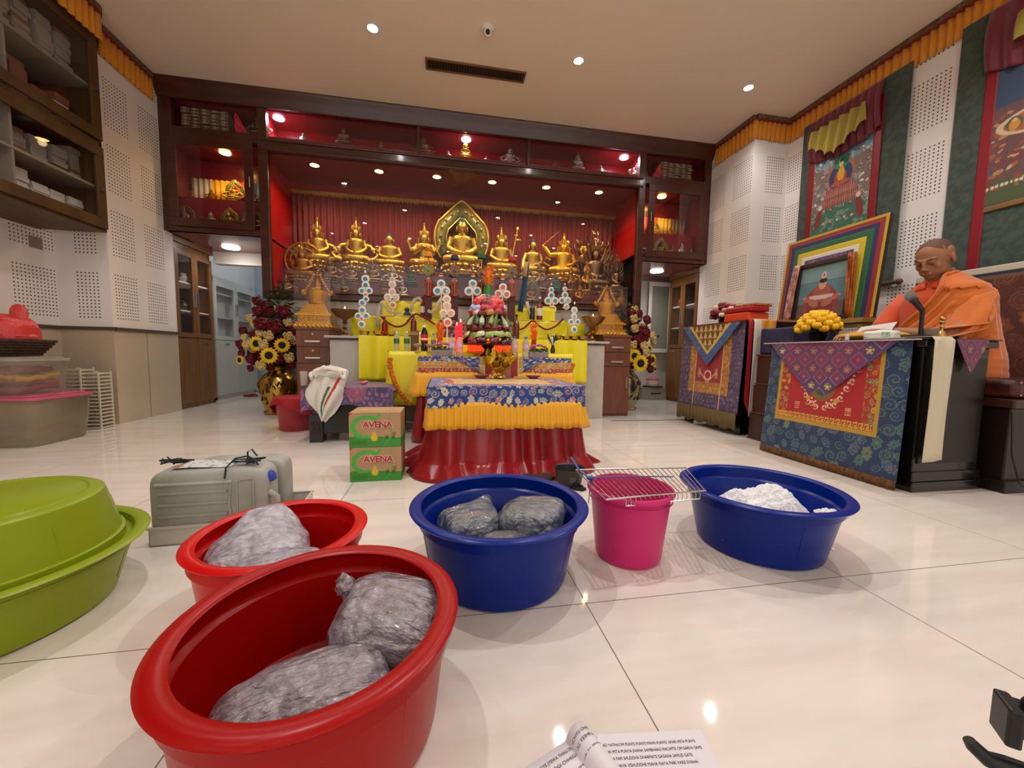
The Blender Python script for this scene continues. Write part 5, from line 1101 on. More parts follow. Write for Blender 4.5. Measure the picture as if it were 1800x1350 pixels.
    if 'y' in flags:   # spiky rays
        mb = MB()
        for k in range(26):
            a = k*2*PI/26; r1 = .48 if k % 2 else .40; mb.tube([(.18*math.cos(a), .10, .62+.18*math.sin(a)), (r1*math.cos(a), .10, .62+r1*math.sin(a))], [.022, .004], 5)
        mb.build('ray_halo', mat('verdigris', '5d7060', rough=.45, metal=.8), t)
    if 'f' in flags:   # flames
        mb = MB(); rn = random.Random(int(px))
        for k in range(70):
            a = rn.uniform(-.5, PI+.5); r0 = rn.uniform(.20, .42); x_, z_0 = r0*math.cos(a), .56+r0*math.sin(a)*1.1; mb.tube([(x_, .09, z_0), (x_*1.16+rn.uniform(-.03, .03), .06, z_0+.05), (x_*1.22+rn.uniform(-.05, .05), .07, z_0+.11)], [.03, .02, .003], 5)
        for k in range(8):
            a = .2+k*.39; mb.tube([(.1*math.cos(a), 0, .50), (.28*math.cos(a), -.05, .50+.22*math.sin(a)), (.34*math.cos(a), -.06, .52+.34*math.sin(a))], [.03, .026, .02], 6).ell((.35*math.cos(a), -.06, .54+.34*math.sin(a)), .035, 6, 5)
        mb.build('flame_aureole', m, t)
    if 'w' in flags: MB().tube([(-.40, -.04, .66), (-.43, -.04, .70), (-.12, -.02, .985)], [.022, .022, .012], 6, flat=.5).ell((-.43, -.04, .68), .035, 8, 6).build('sword', m, t)
    if 'l' in flags:
        mb = MB().tube([(.20, -.08, .40), (.36, -.06, .46), (.40, -.05, .60)], .018, 6)
        for k in range(6): a = k*PI/3; mb.ell((.40+.05*math.cos(a), -.05, .66+.05*math.sin(a)), (.035, .02, .035), 8, 6)
        mb.ell((.36, -.05, .53), (.03, .02, .03), 8, 6).tube([(-.3, -.08, .30), (-.42, -.08, .36), (-.38, -.08, .46), (-.28, -.08, .42)], .022, 6); mb.build('lotus_stem', m, t)
    if 't' in flags: MB().tube([(.20, -.10, .30), (.26, -.06, .60), (.33, -.04, .92)], .014, 6).ell((.335, -.04, .94), (.03, .03, .05), 8, 6).ell((.31, -.04, .82), (.045, .03, .03), 8, 6).ell((.36, -.04, .74), (.06, .03, .03), 8, 6).build('staff', m, t)
    if 'x' in flags:   # flowing scarves
        mb = MB()
        for s in (-1, 1): mb.tube([(s*.16, 0, .50), (s*.34, -.03, .46), (s*.44, -.05, .34), (s*.50, -.06, .38), (s*.47, -.06, .44)], [.03, .04, .04, .03, .012], 8).tube([(s*.3, -.1, .20), (s*.44, -.12, .22), (s*.52, -.1, .30), (s*.47, -.1, .33)], [.05, .045, .035, .02], 8).ell((s*.40, -.05, .40), (.07, .04, .05), 8, 6)
        mb.build('flowing_scarves', m, t)
    if cloth: MB().lathe([(.10, -.05), (.13, 0), (.11, .06), (.06, .09), (0, .10)], 16, wob=lambda a, z: 1+.12*math.sin(a*7)).build('cloth_offering', mat('cl_'+cloth, cloth, rough=.6), t, loc=(.12, -.20, .22))
    return t
A = 4.95; ZA = 1.587
GROW = 'large gilded statues on the top step of the niche'
statue('gilded crowned statue with flowing scarves, leftmost of the large row in the niche', 559, 379, 452, A, .80, GOLDY, 'cx', zb=ZA, group=GROW)
statue('gilded crowned statue with draped arms, second from the left in the large row', 627, 379, 455, A, .74, GOLDY, 'cx', zb=ZA, group=GROW)
statue('plain gilded seated Buddha with dark blue hair, left half of the large row', 685, 398, 458, A, .98, GOLDY, 'b', zb=ZA, group=GROW)
statue('gilded four armed crowned statue with praying hands, left of the central one', 746, 389, 460, A, .82, GOLDY, 'cp4', cloth='d98f12', zb=ZA, group=GROW)
statue('largest central golden Buddha before a green and gold pointed aureole', 812, 366, 462, 4.86, .88, GOLDY, 'hb', zb=ZA, group=GROW)
statue('gilded crowned statue holding a long staff, right of the central Buddha', 881, 396, 464, A, .88, GOLDY, 'ct', zb=ZA, group=GROW)
statue('gilded seated Buddha with blue hair, right half of the large row', 936, 408, 467, A, .84, GOLDY, 'br', zb=ZA, group=GROW)
statue('bright gold statue raising a sword in its right hand', 990, 407, 470, A, 1.0, mat('bright_gold', 'e0a62c', rough=.3, metal=.9, bump=.2, bscale=50), 'cuwl', zb=ZA, group=GROW)
statue('dark wrathful bronze statue ringed with flames at the right end of the niche', 1045, 414, 500, 4.90, .8, BRONZE, 'cf', zb=1.405, name='wrathful_statue')
statue('smaller dark flame ringed bronze at the far right corner of the niche', 1082, 452, 512, 4.72, .5, BRONZE, 'cf', zb=1.405, name='wrathful_statue')
statue('bronze statue inside a round wheel halo at the left end of the niche', 531, 425, 478, 4.78, 1.0, DGOLD, 'co', zb=1.405, name='haloed_statue')
G2_ = 'small statues on the middle step of the niche'; B_ = 4.74; ZB = 1.405
for px, pyt, w_, m, fl, lab in ((580, 446, .9, BRONZE, 'cx', 'dark bronze crowned figure in front of the leftmost large gilded statue'), (618, 458, .9, BRONZE, '', 'small bronze seated figure on the middle step, left of the rayed one'), (655, 456, 1.0, BRONZE, 'cy', 'small statue with a spiky green ray halo on the middle step'), (690, 463, .9, SILV, 'cx', 'small greyish crowned figure on the middle step under the plain gilded Buddha'), (722, 466, .8, mat('green_patina', '2f4a34', rough=.5, metal=.4), '', 'dark green small figure left of the orange hatted torma'),
                              (948, 464, .9, BRONZE, 'csu', 'small dancing bronze on the middle step, right of the blue banner'), (977, 476, .8, mat('green_patina', '2f4a34'), '', 'tiny dark green figure between the dancing bronzes'), (1003, 468, .7, DGOLD, 'csu', 'small gilt dancing bronze with lifted arm on the middle step'), (1033, 468, .9, DGOLD, 'cs4', 'small many armed dancing bronze below the wrathful statue')):
    statue(lab, px, pyt, 490, B_, w_, m, fl, zb=ZB, group=G2_, name='small_statue')
for px, pyt, w_, m, fl, lab in ((503, 481, 1.0, BRONZE, 'cx', 'small bronze figure in the lower left corner of the niche'), (604, 488, .9, BRONZE, 'c', 'small bronze figure on the bottom step behind the left butter lamp'), (676, 492, .9, BRONZE, 'co', 'small bronze figure with halo on the bottom step behind the cream discs'), (707, 487, .8, SILV, 'c', 'small silver figure on the bottom step left of the painted tormas'), (935, 494, .8, BRONZE, 'ch', 'small bronze with pointed aureole on the bottom step right of the banner'), (1019, 500, .8, DGOLD, 'cs', 'tiny standing gilt figure on the bottom step left of the right case'), (1093, 508, .8, DGOLD, 'c', 'tiny gilt figure in the lower right corner of the niche')):
    statue(lab, px, pyt, 510, 4.55, w_, m, fl, zb=1.222, group='small statues on the bottom step of the niche', name='small_statue')
# top display band
for i, (px, py, h_, m, fl) in enumerate(((527, 243, 18, SILV, 'n'), (601, 243, 34, BRONZE, ''), (667, 257, 18, BRONZE, 'c'), (745, 259, 32, BRONZE, 'cx'), (789, 274, 14, SILV, 'c'), (820, 270, 30, mat('bright_gold', 'e0a62c'), 'c'), (858, 282, 13, SILV, ''), (901, 278, 30, SILV, 'cx'), (984, 291, 17, BRONZE, ''), (1024, 289, 32, SILV, 'c'), (1066, 298, 18, SILV, 'cx'))):
    Y = 4.56; x, zc = onY(px, py, Y); sc = Y/YC; top = 2.815+h_*1.08*Y/F*.93
    statue('small statue in the narrow top shelf, %s of eleven from the left' % ordw(i), px, 0, 0, Y, .95, m, fl, zb=2.815, group='small statues in the top shelf', name='shelf_statue').scale = (h_*1.12*Y/F, h_*1.0*Y/F, h_*1.12*Y/F)
for px, h_, lab, m in ((447, 34, 'small bronze statue beside the books at the left end of the top shelf', BRONZE), (1133, 30, 'small gilt statue at the right end of the top shelf beside the red cloth', SILV)):
    statue(lab, px, 0, 0, 4.56, .9, m, 'cx', zb=2.815, name='shelf_statue').scale = (h_*1.15*4.56/F, h_*4.56/F, h_*1.15*4.56/F)
# wings
for k, lst in enumerate((((338, .10, BRONZE, '', 2.20), (372, .13, DGOLD, 'cx', 2.20), (412, .21, GOLDY, 'chx', 2.20), (447, .13, BRONZE, 'c', 2.20), (322, .20, BRONZE, 'co', 1.885), (370, .17, SILV, 'cx', 1.885), (401, .19, DGOLD, 'h', 1.885), (440, .21, BRONZE, 'chx', 1.885)),
                         ((1153, .16, GOLDY, 'ch', 2.20), (1181, .13, DGOLD, 'cx', 2.20), (1203, .12, mat('red_flowers_bronze', '8a2a2a', rough=.5, metal=.5), 'c', 2.20), (1143, .20, SILV, 'cx', 1.885), (1168, .22, BRONZE, 'ch', 1.885), (1187, .18, BRONZE, 'cx', 1.885), (1203, .20, SILV, 'c', 1.885), (1220, .15, BRONZE, 'cx', 1.885)))):
    for i, (px, h_, m, fl, zb) in enumerate(lst):
        Y = 4.66 if zb > 2 else 4.53; x = onY(px, 350, Y)[0]; side = ['left', 'right'][k]; up = zb > 2; j = i if up else i-[4, 3][k]
        o = statue('%s statue from the left on the %s shelf of the %s glass cabinet' % (ordw(j), 'upper' if up else 'lower', side), px, 0, 0, Y, .9, m, fl, zb=zb+.002, group='statues in the %s glass cabinet' % side, name='cabinet_statue'); o.location.x = x; o.scale = (h_*.95, h_*.9, h_)
for i, px in enumerate((360, 383, 408)):
    x = onY(px, 385, 4.49)[0]; statue('%s tiny gilt statue in front in the left glass cabinet' % ordw(i), px, 0, 0, 4.47, .9, DGOLD, '', zb=1.887, group='tiny statues in the left glass cabinet', name='cabinet_statue').scale = (.06, .06, .07)
# wrapped scripture bundles in the band
rn = random.Random(12)
def bundles(x0, x1, label, tag_):
    proto = None; nx = int((x1-x0)/.085); zz_ = 2.815
    for r_ in range(7):
        for c in range(nx):
            if proto is None:
                proto = thing('scripture_bundle', label, 'book', (0, 0, 0), group=tag_); MB().box(-.040, .040, -.0, .20, 0, .027).build('wrapped_pages', mat('bundle_cloth', '5d4034', rough=.7, var=.7, vscale=25, vcol2='8f7460'), proto, smooth=False, bevel=.005)
                MB().box(-.014, .014, -.004, .0, .004, .022).build('end_label', mat('bundle_label', 'a58a72', rough=.7), proto, smooth=False); o = proto
            else: o = copy_tree(proto)
            o.location = (x0+.042+c*.0845+rn.uniform(-.002, .002), 4.475+rn.uniform(0, .02), zz_+r_*.030); o.scale = (1, 1, rn.uniform(.9, 1.05))
bundles(-2.56, -2.06, 'dark brown cloth wrapped scripture bundle stacked at the left end of the top shelf', 'scripture bundles at the left end of the top shelf')
bundles(2.62, 3.13, 'dark brown cloth wrapped scripture bundle stacked at the right end of the top shelf', 'scripture bundles at the right end of the top shelf')
RC = mat('crimson_cover', 'c01c34', rough=.5)
for lab, x0, x1, sg in (('crimson cloth draped over the end of the left scripture stack', -2.075, -1.96, 1), ('crimson cloth draped over the end of the right scripture stack', 2.49, 2.62, -1)):
    u, v = np.meshgrid(np.linspace(0, 1, 14), np.linspace(0, 1, 20)); f = (1-v)**1.3 if sg > 0 else v
    X = (x0+(x1-x0)*u*(.15+.85*(1-v))) if sg > 0 else (x1-(x1-x0)*(1-u)*(.1+.9*(1-v))); P = np.dstack([X, 4.47+.02*u+.008*np.sin(v*14+u*5), 2.815+.20*v+0*u]); tag(MB().sheet(P).build('red_cloth', RC, solid=.003), lab, 'cloth')

# ================================================================== FLOWER URNS
def rose(mb_in, mb_out, c, r_, rn):
    pass
def urn(label, flab, x, y, h, r_, gold, pxc, seed, boxpx, moff=0.0):
    px_c = pxc < 700
    t = thing('floor_urn', label, 'vase', (x, y, 0)); 
    MB().lathe([(0, 0), (r_*.72, 0), (r_*.78, .01), (r_*.70, .03), (r_*.74, .05), (r_*.86, h*.25), (r_, h*.55), (r_*.98, h*.70), (r_*.80, h*.82), (r_*.55, h*.89), (r_*.52, h*.93), (r_*.72, h*.98), (r_*.76, h), (r_*.66, h*.99), (r_*.45, h*.92), (0, h*.90)], 48).build('body', gold, t)
    rn = random.Random(seed); mb = MB()
    for k in range(26):
        a = rn.uniform(-2.6, -.4); zc = h*rn.uniform(.25, .70); rr = r_*(.86+.14*math.sin((zc/h-.25)*3.4)); mb.tube([((rr+.002)*math.cos(a+d*.10), (rr+.002)*math.sin(a+d*.10), zc+.025*math.sin(d*3+k)) for d in (-1, -.5, 0, .5, 1)], [.002, .006, .009, .006, .002], 6)
    mb.build('relief_pattern', mat('brown_relief', '4f3514', rough=.35, metal=.7), t)
    MB().lathe([(r_*.76, .008), (r_*.79, .02), (r_*.72, .034)], 40).build('foot_band', BRASS, t)
    # bouquet
    f = thing('bouquet', flab, 'flowers', (x, y, h+.001)); MB().tube([(0, 0, -.05), (0, 0, .5)], .035, 10).build('stems', mat('dark_leaf', '3c5234'), f)
    mb = MB()
    for i in range(260):
        q = rn.random()**.8; zz = q*.80; R_ = .25*math.sin(PI*min(1, (zz+.16)/1.06))**.8*rn.uniform(.4, 1); a = rn.uniform(0, 6.28); c = Vector((R_*math.cos(a), R_*math.sin(a)*.5, zz-.03)); d = Vector((math.cos(a), math.sin(a), rn.uniform(-.6, .6))).normalized()
        sv = Vector((-d.y, d.x, 0)).normalized()*.018; b_ = c-d*.02; e = c+d*.055; mb._add([tuple(b_), tuple((b_+e)/2+sv+Vector((0, 0, .008))), tuple(e), tuple((b_+e)/2-sv+Vector((0, 0, .008)))], [(0, 1, 2, 3)])
    o = mb.build('foliage', mat('bouquet_leaf', '3a4a2a', rough=.6, var=.5, vscale=30, vcol2='4d4a2a'), f, smooth=False, solid=.0015)
    MB().ell((0, 0, .30), (.16, .09, .26), 20, 14).ell((.05, -.0, .14), (.19, .10, .14), 18, 12).ell((-.05, .0, .55), (.09, .08, .12), 14, 10).build('leaf_mass', mat('bouquet_mass', '1f2a18', rough=.8, bump=1, bscale=40), f, loc=(moff, 0, 0))
    extra = [('r' if k % 3 else 'y', pxc+moff*155+rn.uniform(-1, 1)*(54 if px_c else 36)*math.sin(PI*min(1, max(.15, q_))), 640-q_*95, .045, rn.uniform(0, .10)) for k in range(34) for q_ in [rn.random()]]
    def onz(px, py, Y):
        a, b_ = onY(px, py, Y); return Vector((a-x, Y-y, b_-h))
    for kind, px, py, r2, dy in boxpx+extra:
        r2 *= 1.28
        c = onz(px, py, y-dy); 
        if kind in 'ryp':
            col = {'r': ('6e0a1a', 'dark_red_rose'), 'y': ('e0c27a', 'cream_rose'), 'p': ('c8808a', 'pink_rose')}[kind]; m = mat(col[1], col[0], rough=.65, var=.35, vscale=50); mb = MB().ell((0, 0, 0), (r2*.45, r2*.45, r2*.5), 10, 8); n_ = 12
            for k in range(n_):
                ring = k//5; a = k*2*PI/5+ring*.6; rr = r2*(.38+.24*ring); T0 = mb.T; mb.T = Matrix.Translation((rr*math.cos(a), -.1*r2-.0*ring, rr*math.sin(a)))@Euler((0, -a, 0)).to_matrix().to_4x4(); mb.ell((0, 0, 0), (r2*.16, r2*(.5-.10*ring), r2*.42), 8, 6); mb.T = T0
            o = mb.build('rose', m, f, loc=tuple(c), rot=(rn.uniform(-.3, .3), 0, c.x*1.5))
        else:
            mb = MB()
            for lay in range(2):
                for k in range(15):
                    a = k*2*PI/15+lay*.2; e0, e1 = r2*.35, r2*(1.0-.12*lay); ca, sa = math.cos(a), math.sin(a); wv = r2*.13
                    mb._add([(e0*ca, -.004*lay, e0*sa), ((e0+e1)/2*ca-wv*sa, -.006-.004*lay, (e0+e1)/2*sa+wv*ca), (e1*ca, .0, e1*sa), ((e0+e1)/2*ca+wv*sa, -.006-.004*lay, (e0+e1)/2*sa-wv*ca)], [(0, 1, 2, 3)])
            o = mb.build('sunflower', mat('sunflower_petal', 'e9c414', rough=.6), f, loc=tuple(c), rot=(0, 0, c.x*1.5), smooth=False, solid=.001); MB().ell((0, -.008, 0), (r2*.42, .010, r2*.42), 16, 8).build('seed_disc', mat('sunflower_centre', '1c140c', rough=.8, bump=1, bscale=200), o)
L1 = [('r', 452, 530, .042, .05), ('r', 466, 541, .05, .07), ('r', 453, 548, .045, .1), ('r', 500, 549, .062, .08), ('y', 481, 545, .035, .02), ('y', 440, 560, .035, .08), ('y', 447, 571, .035, .12), ('r', 459, 571, .058, .16), ('r', 484, 576, .065, .16), ('y', 506, 568, .038, .1), ('r', 513, 582, .05, .08), ('y', 457, 587, .036, .16), ('y', 473, 591, .046, .18), ('y', 507, 592, .042, .14), ('y', 430, 594, .032, .1), ('r', 446, 590, .04, .1), ('s', 451, 604, .062, .2), ('y', 464, 606, .042, .22), ('y', 434, 607, .04, .14), ('s', 496, 607, .060, .2), ('s', 473, 625, .068, .24), ('r', 490, 630, .055, .18), ('s', 422, 633, .042, .12), ('y', 509, 630, .045, .16), ('y', 460, 643, .046, .2), ('r', 440, 632, .04, .12), ('r', 425, 622, .035, .1), ('r', 512, 642, .045, .12), ('r', 475, 643, .05, .14), ('r', 441, 648, .032, .12), ('r', 484, 605, .05, .1), ('r', 523, 606, .045, .04), ('r', 421, 605, .03, .05)]
urn('tall gold urn with dark relief pattern, left of the altar', 'big bouquet of dark red roses, cream roses and sunflowers in the left urn', -1.655, 4.26, .475, .185, mat('urn_gold', 'b59245', rough=.18, metal=.95), 476, 3, L1, -.03)
def Zr(l): return [(k, 1050+a*.2370, 440+b*.2370, r_, d) for k, a, b, r_, d in l]
L2 = Zr([('r', 310, 475, .042, .06), ('r', 368, 520, .05, .08), ('y', 270, 512, .045, .1), ('r', 200, 560, .05, .02), ('y', 278, 585, .045, .12), ('r', 320, 600, .05, .1), ('y', 345, 560, .03, .08), ('r', 365, 620, .05, .1), ('y', 215, 635, .035, .06), ('r', 305, 670, .06, .14), ('r', 235, 680, .05, .1), ('y', 265, 705, .045, .16), ('y', 345, 715, .05, .16), ('s', 225, 752, .06, .16), ('s', 275, 785, .07, .2), ('y', 362, 765, .045, .18), ('s', 320, 838, .085, .24), ('y', 215, 800, .045, .14), ('s', 408, 812, .06, .12), ('r', 375, 820, .05, .14), ('r', 240, 840, .055, .14), ('r', 390, 880, .05, .1), ('s', 380, 730, .05, .1), ('r', 300, 740, .05, .12), ('r', 350, 660, .045, .1), ('s', 425, 880, .035, .08)])
urn('tall silvery gold urn, right of the altar', 'big bouquet of dark red roses, cream roses and sunflowers in the right urn', 2.155, 4.27, .49, .165, mat('urn_silver', 'aea282', rough=.16, metal=.95), 1112, 5, L2, .02)

# ================================================================== LEFT SIDE
# black chest with purple brocade
BK = BLACK; cx, cy = -.66, 3.10
t = thing('low_black_table', 'low black lacquered table with a purple brocade cover, left of the altar', 'table', (cx, 2.86, 0)); 
MB().box(-.25, .25, 0, .40, .06, .30).box(-.28, .28, -.02, .42, .355, .385).build('body', BK, t, smooth=False, bevel=.006)
MB().tube([(-.265, -.02, .34), (-.265, .42, .34)], .040, 12).tube([(.265, -.02, .34), (.265, .42, .34)], .040, 12).build('scroll_end', BK, t)
for x_ in (-.22, .22):
    for y_ in (.03, .37): MB().box(x_-.045, x_+.045, y_-.045, y_+.045, 0, .20).build('leg', BK, t, smooth=False, bevel=.004)
MB().box(-.25, -.19, -.017, -.014, .06, .15).build('carved_panel', mat('carved_brown', '2c1710', rough=.4, bump=1, bscale=50), t, smooth=False)
PURP = lambda u, v: brocade(u, v, '4a3a5e', ['8a6a9a', 'b0607a', '7a6aa0', '96607e'], .032, 91, dark='5d4a70', ol='8a6f96')
U, V = gridUV(.62, .60, 150, 120); X = U-.31; vv = V
Yp = np.where(vv < .12, -.035-.006*np.sin(X*22), -.035+(vv-.12)); Zp = np.where(vv < .12, .392-(.12-vv)*(1+.0*X)-.04*np.abs(np.sin(X*4.2)), .392); Zp = np.where(np.abs(X) > .28, Zp-(np.abs(X)-.28)*.9, Zp)
c_ = PURP(U, V); put(c_, (np.hypot(X-.05, V-.10) < .07), 'b05a70', .6); MB().sheet(np.dstack([X, Yp, Zp])).build('brocade_cover', SATINP(), t, colors=c_, solid=.003)
# white cloth bag with red and green stripes
o0 = onY(579, 735, 2.75)
u, v = np.meshgrid(np.linspace(-1, 1, 70), np.linspace(0, 1, 60))
WB = []; xl, xr = onY(539, 690, 2.78)[0], onY(607, 690, 2.78)[0]; xm = (xl+xr)/2; zt = onY(570, 648, 2.8)[1]; zbm = onY(562, 738, 2.78)[1]
hw_ = (xr-xl)/2*(np.where(v < .35, .92+.1*v, (1-(np.clip(v-.35, 0, 1)/.65)**1.7)*.97+.03)); Xb = xm-.02*v+u*hw_*(1+.10*np.sin(v*7+u*2)*(u*u)); Zb = zt-.02*u*u-(zt-zbm)*v; Yb = 2.765+.05*u*u+.08*(1-v)**3-.016*np.sin(u*8+v*6)-.01*fbm(u*3, v*5, 3)
Zb = Zb+.012*(fbm(u*4, v*4, 8)-.5)
cb = solidc(u, 'd9d4c8'); s1 = u-(.62-1.15*(v-.25)); put(cb, (np.abs(s1) < .09)*(v > .06)*(v < .97), 'b02420'); s2 = u-(.40-.95*(v-.30)); put(cb, (np.abs(s2+.18) < .055)*(v > .34)*(v < .97), '1f6a3c')
hb = MB().sheet(np.dstack([Xb, Yb, Zb])).build('cloth_bag', CLOTH(), colors=cb, solid=.012); tag(hb, 'crumpled white cloth with red and green stripes hanging over the low black table', 'cloth')
mb = MB(); x_, y_g, z_g, T, Pp = spheregrid(80, 44); k = 1+.16*(n3(x_, y_g, z_g, 3, 5)-.5)+.12*(1-np.abs(n3(x_, y_g, z_g, 5, 2)*2-1)); closed_grid(mb, xm+.008+x_*.108*k, 2.86+y_g*.075*k, zt-.030+z_g*.042*k)
for s_ in range(3): mb.tube([(xm+.008+(.108-.02*s_)*math.cos(a), 2.845-.045+.02*s_+.02*math.sin(a*3+s_), zt-.045+.012*s_+(.040-.006*s_)*math.sin(a)+.006*math.sin(a*5+s_)) for a in np.linspace(-.5, 3.6, 30)], [.013+.005*math.sin(q*1.3+s_) for q in range(30)], 10)
tag(mb.build('white_cloth', mat('white_cotton', 'd9d4c8', rough=.85, bump=.8, bscale=40)), 'crumpled roll of white cotton cloth on the corner of the low black table', 'cloth')
o = MB().ell((0, 0, .012), (.03, .02, .012), 12, 8).ell((.02, 0, .02), (.018, .014, .01), 10, 6).build('pink_cloth', mat('pink_cloth', 'd07a80', rough=.7)); o.location = (onY(636, 672, 3.0)[0], 3.05, .395); tag(o, 'small crumpled pink cloth lying on the low black table', 'cloth')
x_, z_ = onY(531, 700, 2.98); t = thing('tall_glass', 'tall clear drinking glass at the left corner of the low black table', 'glass', (onY(533, 690, 2.90)[0], 2.92, .398)); MB().lathe([(0, 0), (.022, 0), (.026, .10), (.024, .10), (.020, .006), (0, .005)], 24).build('glass', mat('thin_glass', 'c9b8b0'), t)
# red bucket behind the urn
x, y = onZ(522, 743, 0); t = thing('red_bucket', 'translucent red bucket with a red cloth over its rim, beside the left urn', 'bucket', (x-.0, 3.36, 0)); t.location.x = onY(519, 700, 3.36)[0]
MB().lathe([(0, .004), (.11, 0), (.115, .01), (.145, .25), (.150, .26), (.143, .26), (.11, .014), (0, .012)], 36).build('body', mat('dull_red_plastic', '9c2a30', rough=.4), t)
u, v = np.meshgrid(np.linspace(0, 2*PI, 60), np.linspace(0, 1, 12)); rr = .155+.02*v+.012*np.sin(u*7)*v; MB().sheet(np.dstack([rr*np.cos(u), rr*np.sin(u), .27-.10*v*(1+.5*np.sin(u*2+2.6))])).build('red_cloth', mat('net_red', '96141e', rough=.8), t, solid=.003); MB().lathe([(0, .255), (.14, .255), (.155, .268), (.14, .272), (0, .272)], 30).build('cloth_top', MATS['net_red'], t)
# doorstop / sandals in the passage
for lab, px, py, col, d in (('dark red slipper on the floor of the left passage behind the urn', 441, 697, '6a1418', (.10, .05, .02)), ('white slipper on the floor of the left passage behind the urn', 444, 688, 'c9ccd0', (.09, .04, .02))):
    x, y = onZ(px, py, 0); o = MB().ell((0, 0, .012), d, 14, 8).ell((.03, 0, .026), (.05, .04, .015), 12, 6).build('slipper', mat('slip'+col, col, rough=.6)); o.location = (x, y, 0); tag(o, lab, 'slipper')
# upper bookcases on the left wall
XF = -2.585
t = thing('wall_bookcase', 'brown wooden wall bookcase with glass doors full of white books, upper left', 'bookcase', (XLO, 0, 1.54)); DW = mat('olive_wood', '5f4326', rough=.5, spec=.25, var=.35, vscale=3, stretch=(3, 3, .5), vcol2='4a331c')
YE = 3.60; YS = .9; dx = XF-XLO; zl = [0, .655, 1.44]
mb = MB().box(0, dx-.02, YS, YE, 0, .03).box(0, dx-.02, YS, YE, .64, .67).box(0, dx-.02, YE-.02, YE, .03, 1.44).box(0, .02, YS, YE, .03, 1.44).box(0, dx-.02, YS, YE, 1.42, 1.44); mb.build('carcass', DW, t, smooth=False)
LM = mat('shelf_pale', '8d8373', rough=.5)
for z0 in (.32, 1.05): MB().box(.02, dx-.04, YS, YE-.02, z0, z0+.018).build('shelf', LM, t, smooth=False)
for yy in (2.98, 2.36, 1.74):
    MB().box(.02, dx-.045, yy-.008, yy+.008, .03, 1.42).build('divider', LM, t, smooth=False)
for r_, (z0, z1) in enumerate(((.02, .63), (.68, 1.43))):
    for (a, b_) in ((2.37, 3.59), (1.12, 2.35)):
        f = .075; d = MB().box(dx-.02, dx, a, b_, z0, z0+f).box(dx-.02, dx, a, b_, z1-f, z1).box(dx-.02, dx, a, a+f, z0+f, z1-f).box(dx-.02, dx, b_-f, b_, z0+f, z1-f).build('door', DW, t, smooth=False, bevel=.004)
        MB().box(dx-.012, dx-.008, a+f, b_-f, z0+f, z1-f).build('pane', GLASS, d, smooth=False)
        MB().box(dx, dx+.012, b_-.05, b_-.025, (z0+z1)/2-.03, (z0+z1)/2+.01).build('handle', STEEL, d, smooth=False)
BKM = [mat('book_white', 'd5cfc4', rough=.7), mat('book_grey', 'a09a90', rough=.7), mat('book_brown', '8a5a48', rough=.7)]
rn = random.Random(4); n = 0
for z0, m_, hh, y0_, y1_, st_, lay in ((.031, 0, .25, 2.42, 3.56, .128, 9), (.341, 1, .26, 2.50, 3.56, .140, 8), (.681, 2, .30, 2.5, 3.56, .15, 6), (1.07, 1, .33, 2.45, 3.56, .14, 10)):
    y_ = y0_+.07; col_ = 0
    while y_ < y1_:
        hgt = hh/lay*.92; kx_ = lay-int(rn.random()*3)
        for k in range(kx_):
            n += 1; w_ = rn.uniform(.105, .12); o = MB().box(.10, .34, -w_/2, w_/2, 0, hgt).build('book', BKM[m_ if rn.random() < .8 else (m_+1) % 3], smooth=False) if n == 1 else None
            if n == 1: proto_b = [o.data.copy() for _ in range(3)]; [pb.materials.clear() for pb in proto_b]; [pb.materials.append(BKM[i]) for i, pb in enumerate(proto_b)]; pass
            if o is None: o = bpy.data.objects.new('book', proto_b[m_ if rn.random() < .85 else (m_+1) % 3]); COL.objects.link(o)
            o.location = (XLO, y_+rn.uniform(-.004, .004), 1.54+z0+.001+k*hgt*1.01); o.scale = (rn.uniform(.95, 1.02), 1, hgt/(.22/9*.92))
            tag(o, ['white book lying in a stack on the bottom shelf of the left wall bookcase', 'grey book lying in a stack on a middle shelf of the left wall bookcase', 'dark brown book on the third shelf of the left wall bookcase', 'grey book lying in a tall stack on the top shelf of the left wall bookcase'][[.031, .341, .681, 1.07].index(z0)], 'book', 'books on shelf %s of the left wall bookcase' % ['one', 'two', 'three', 'four'][[.031, .341, .681, 1.07].index(z0)])
        y_ += st_
# grey paper patch on the wall
y_, z_ = onX(62, 425, XLO); o = MB().box(XLO+.001, XLO+.003, y_-.05, y_+.05, z_-.05, z_+.04).build('paper_patch', mat('grey_patch', '8f8478', rough=.8), smooth=False); tag(o, 'small grey brown paper patch stuck on the perforated wall under the left bookcase', 'patch')
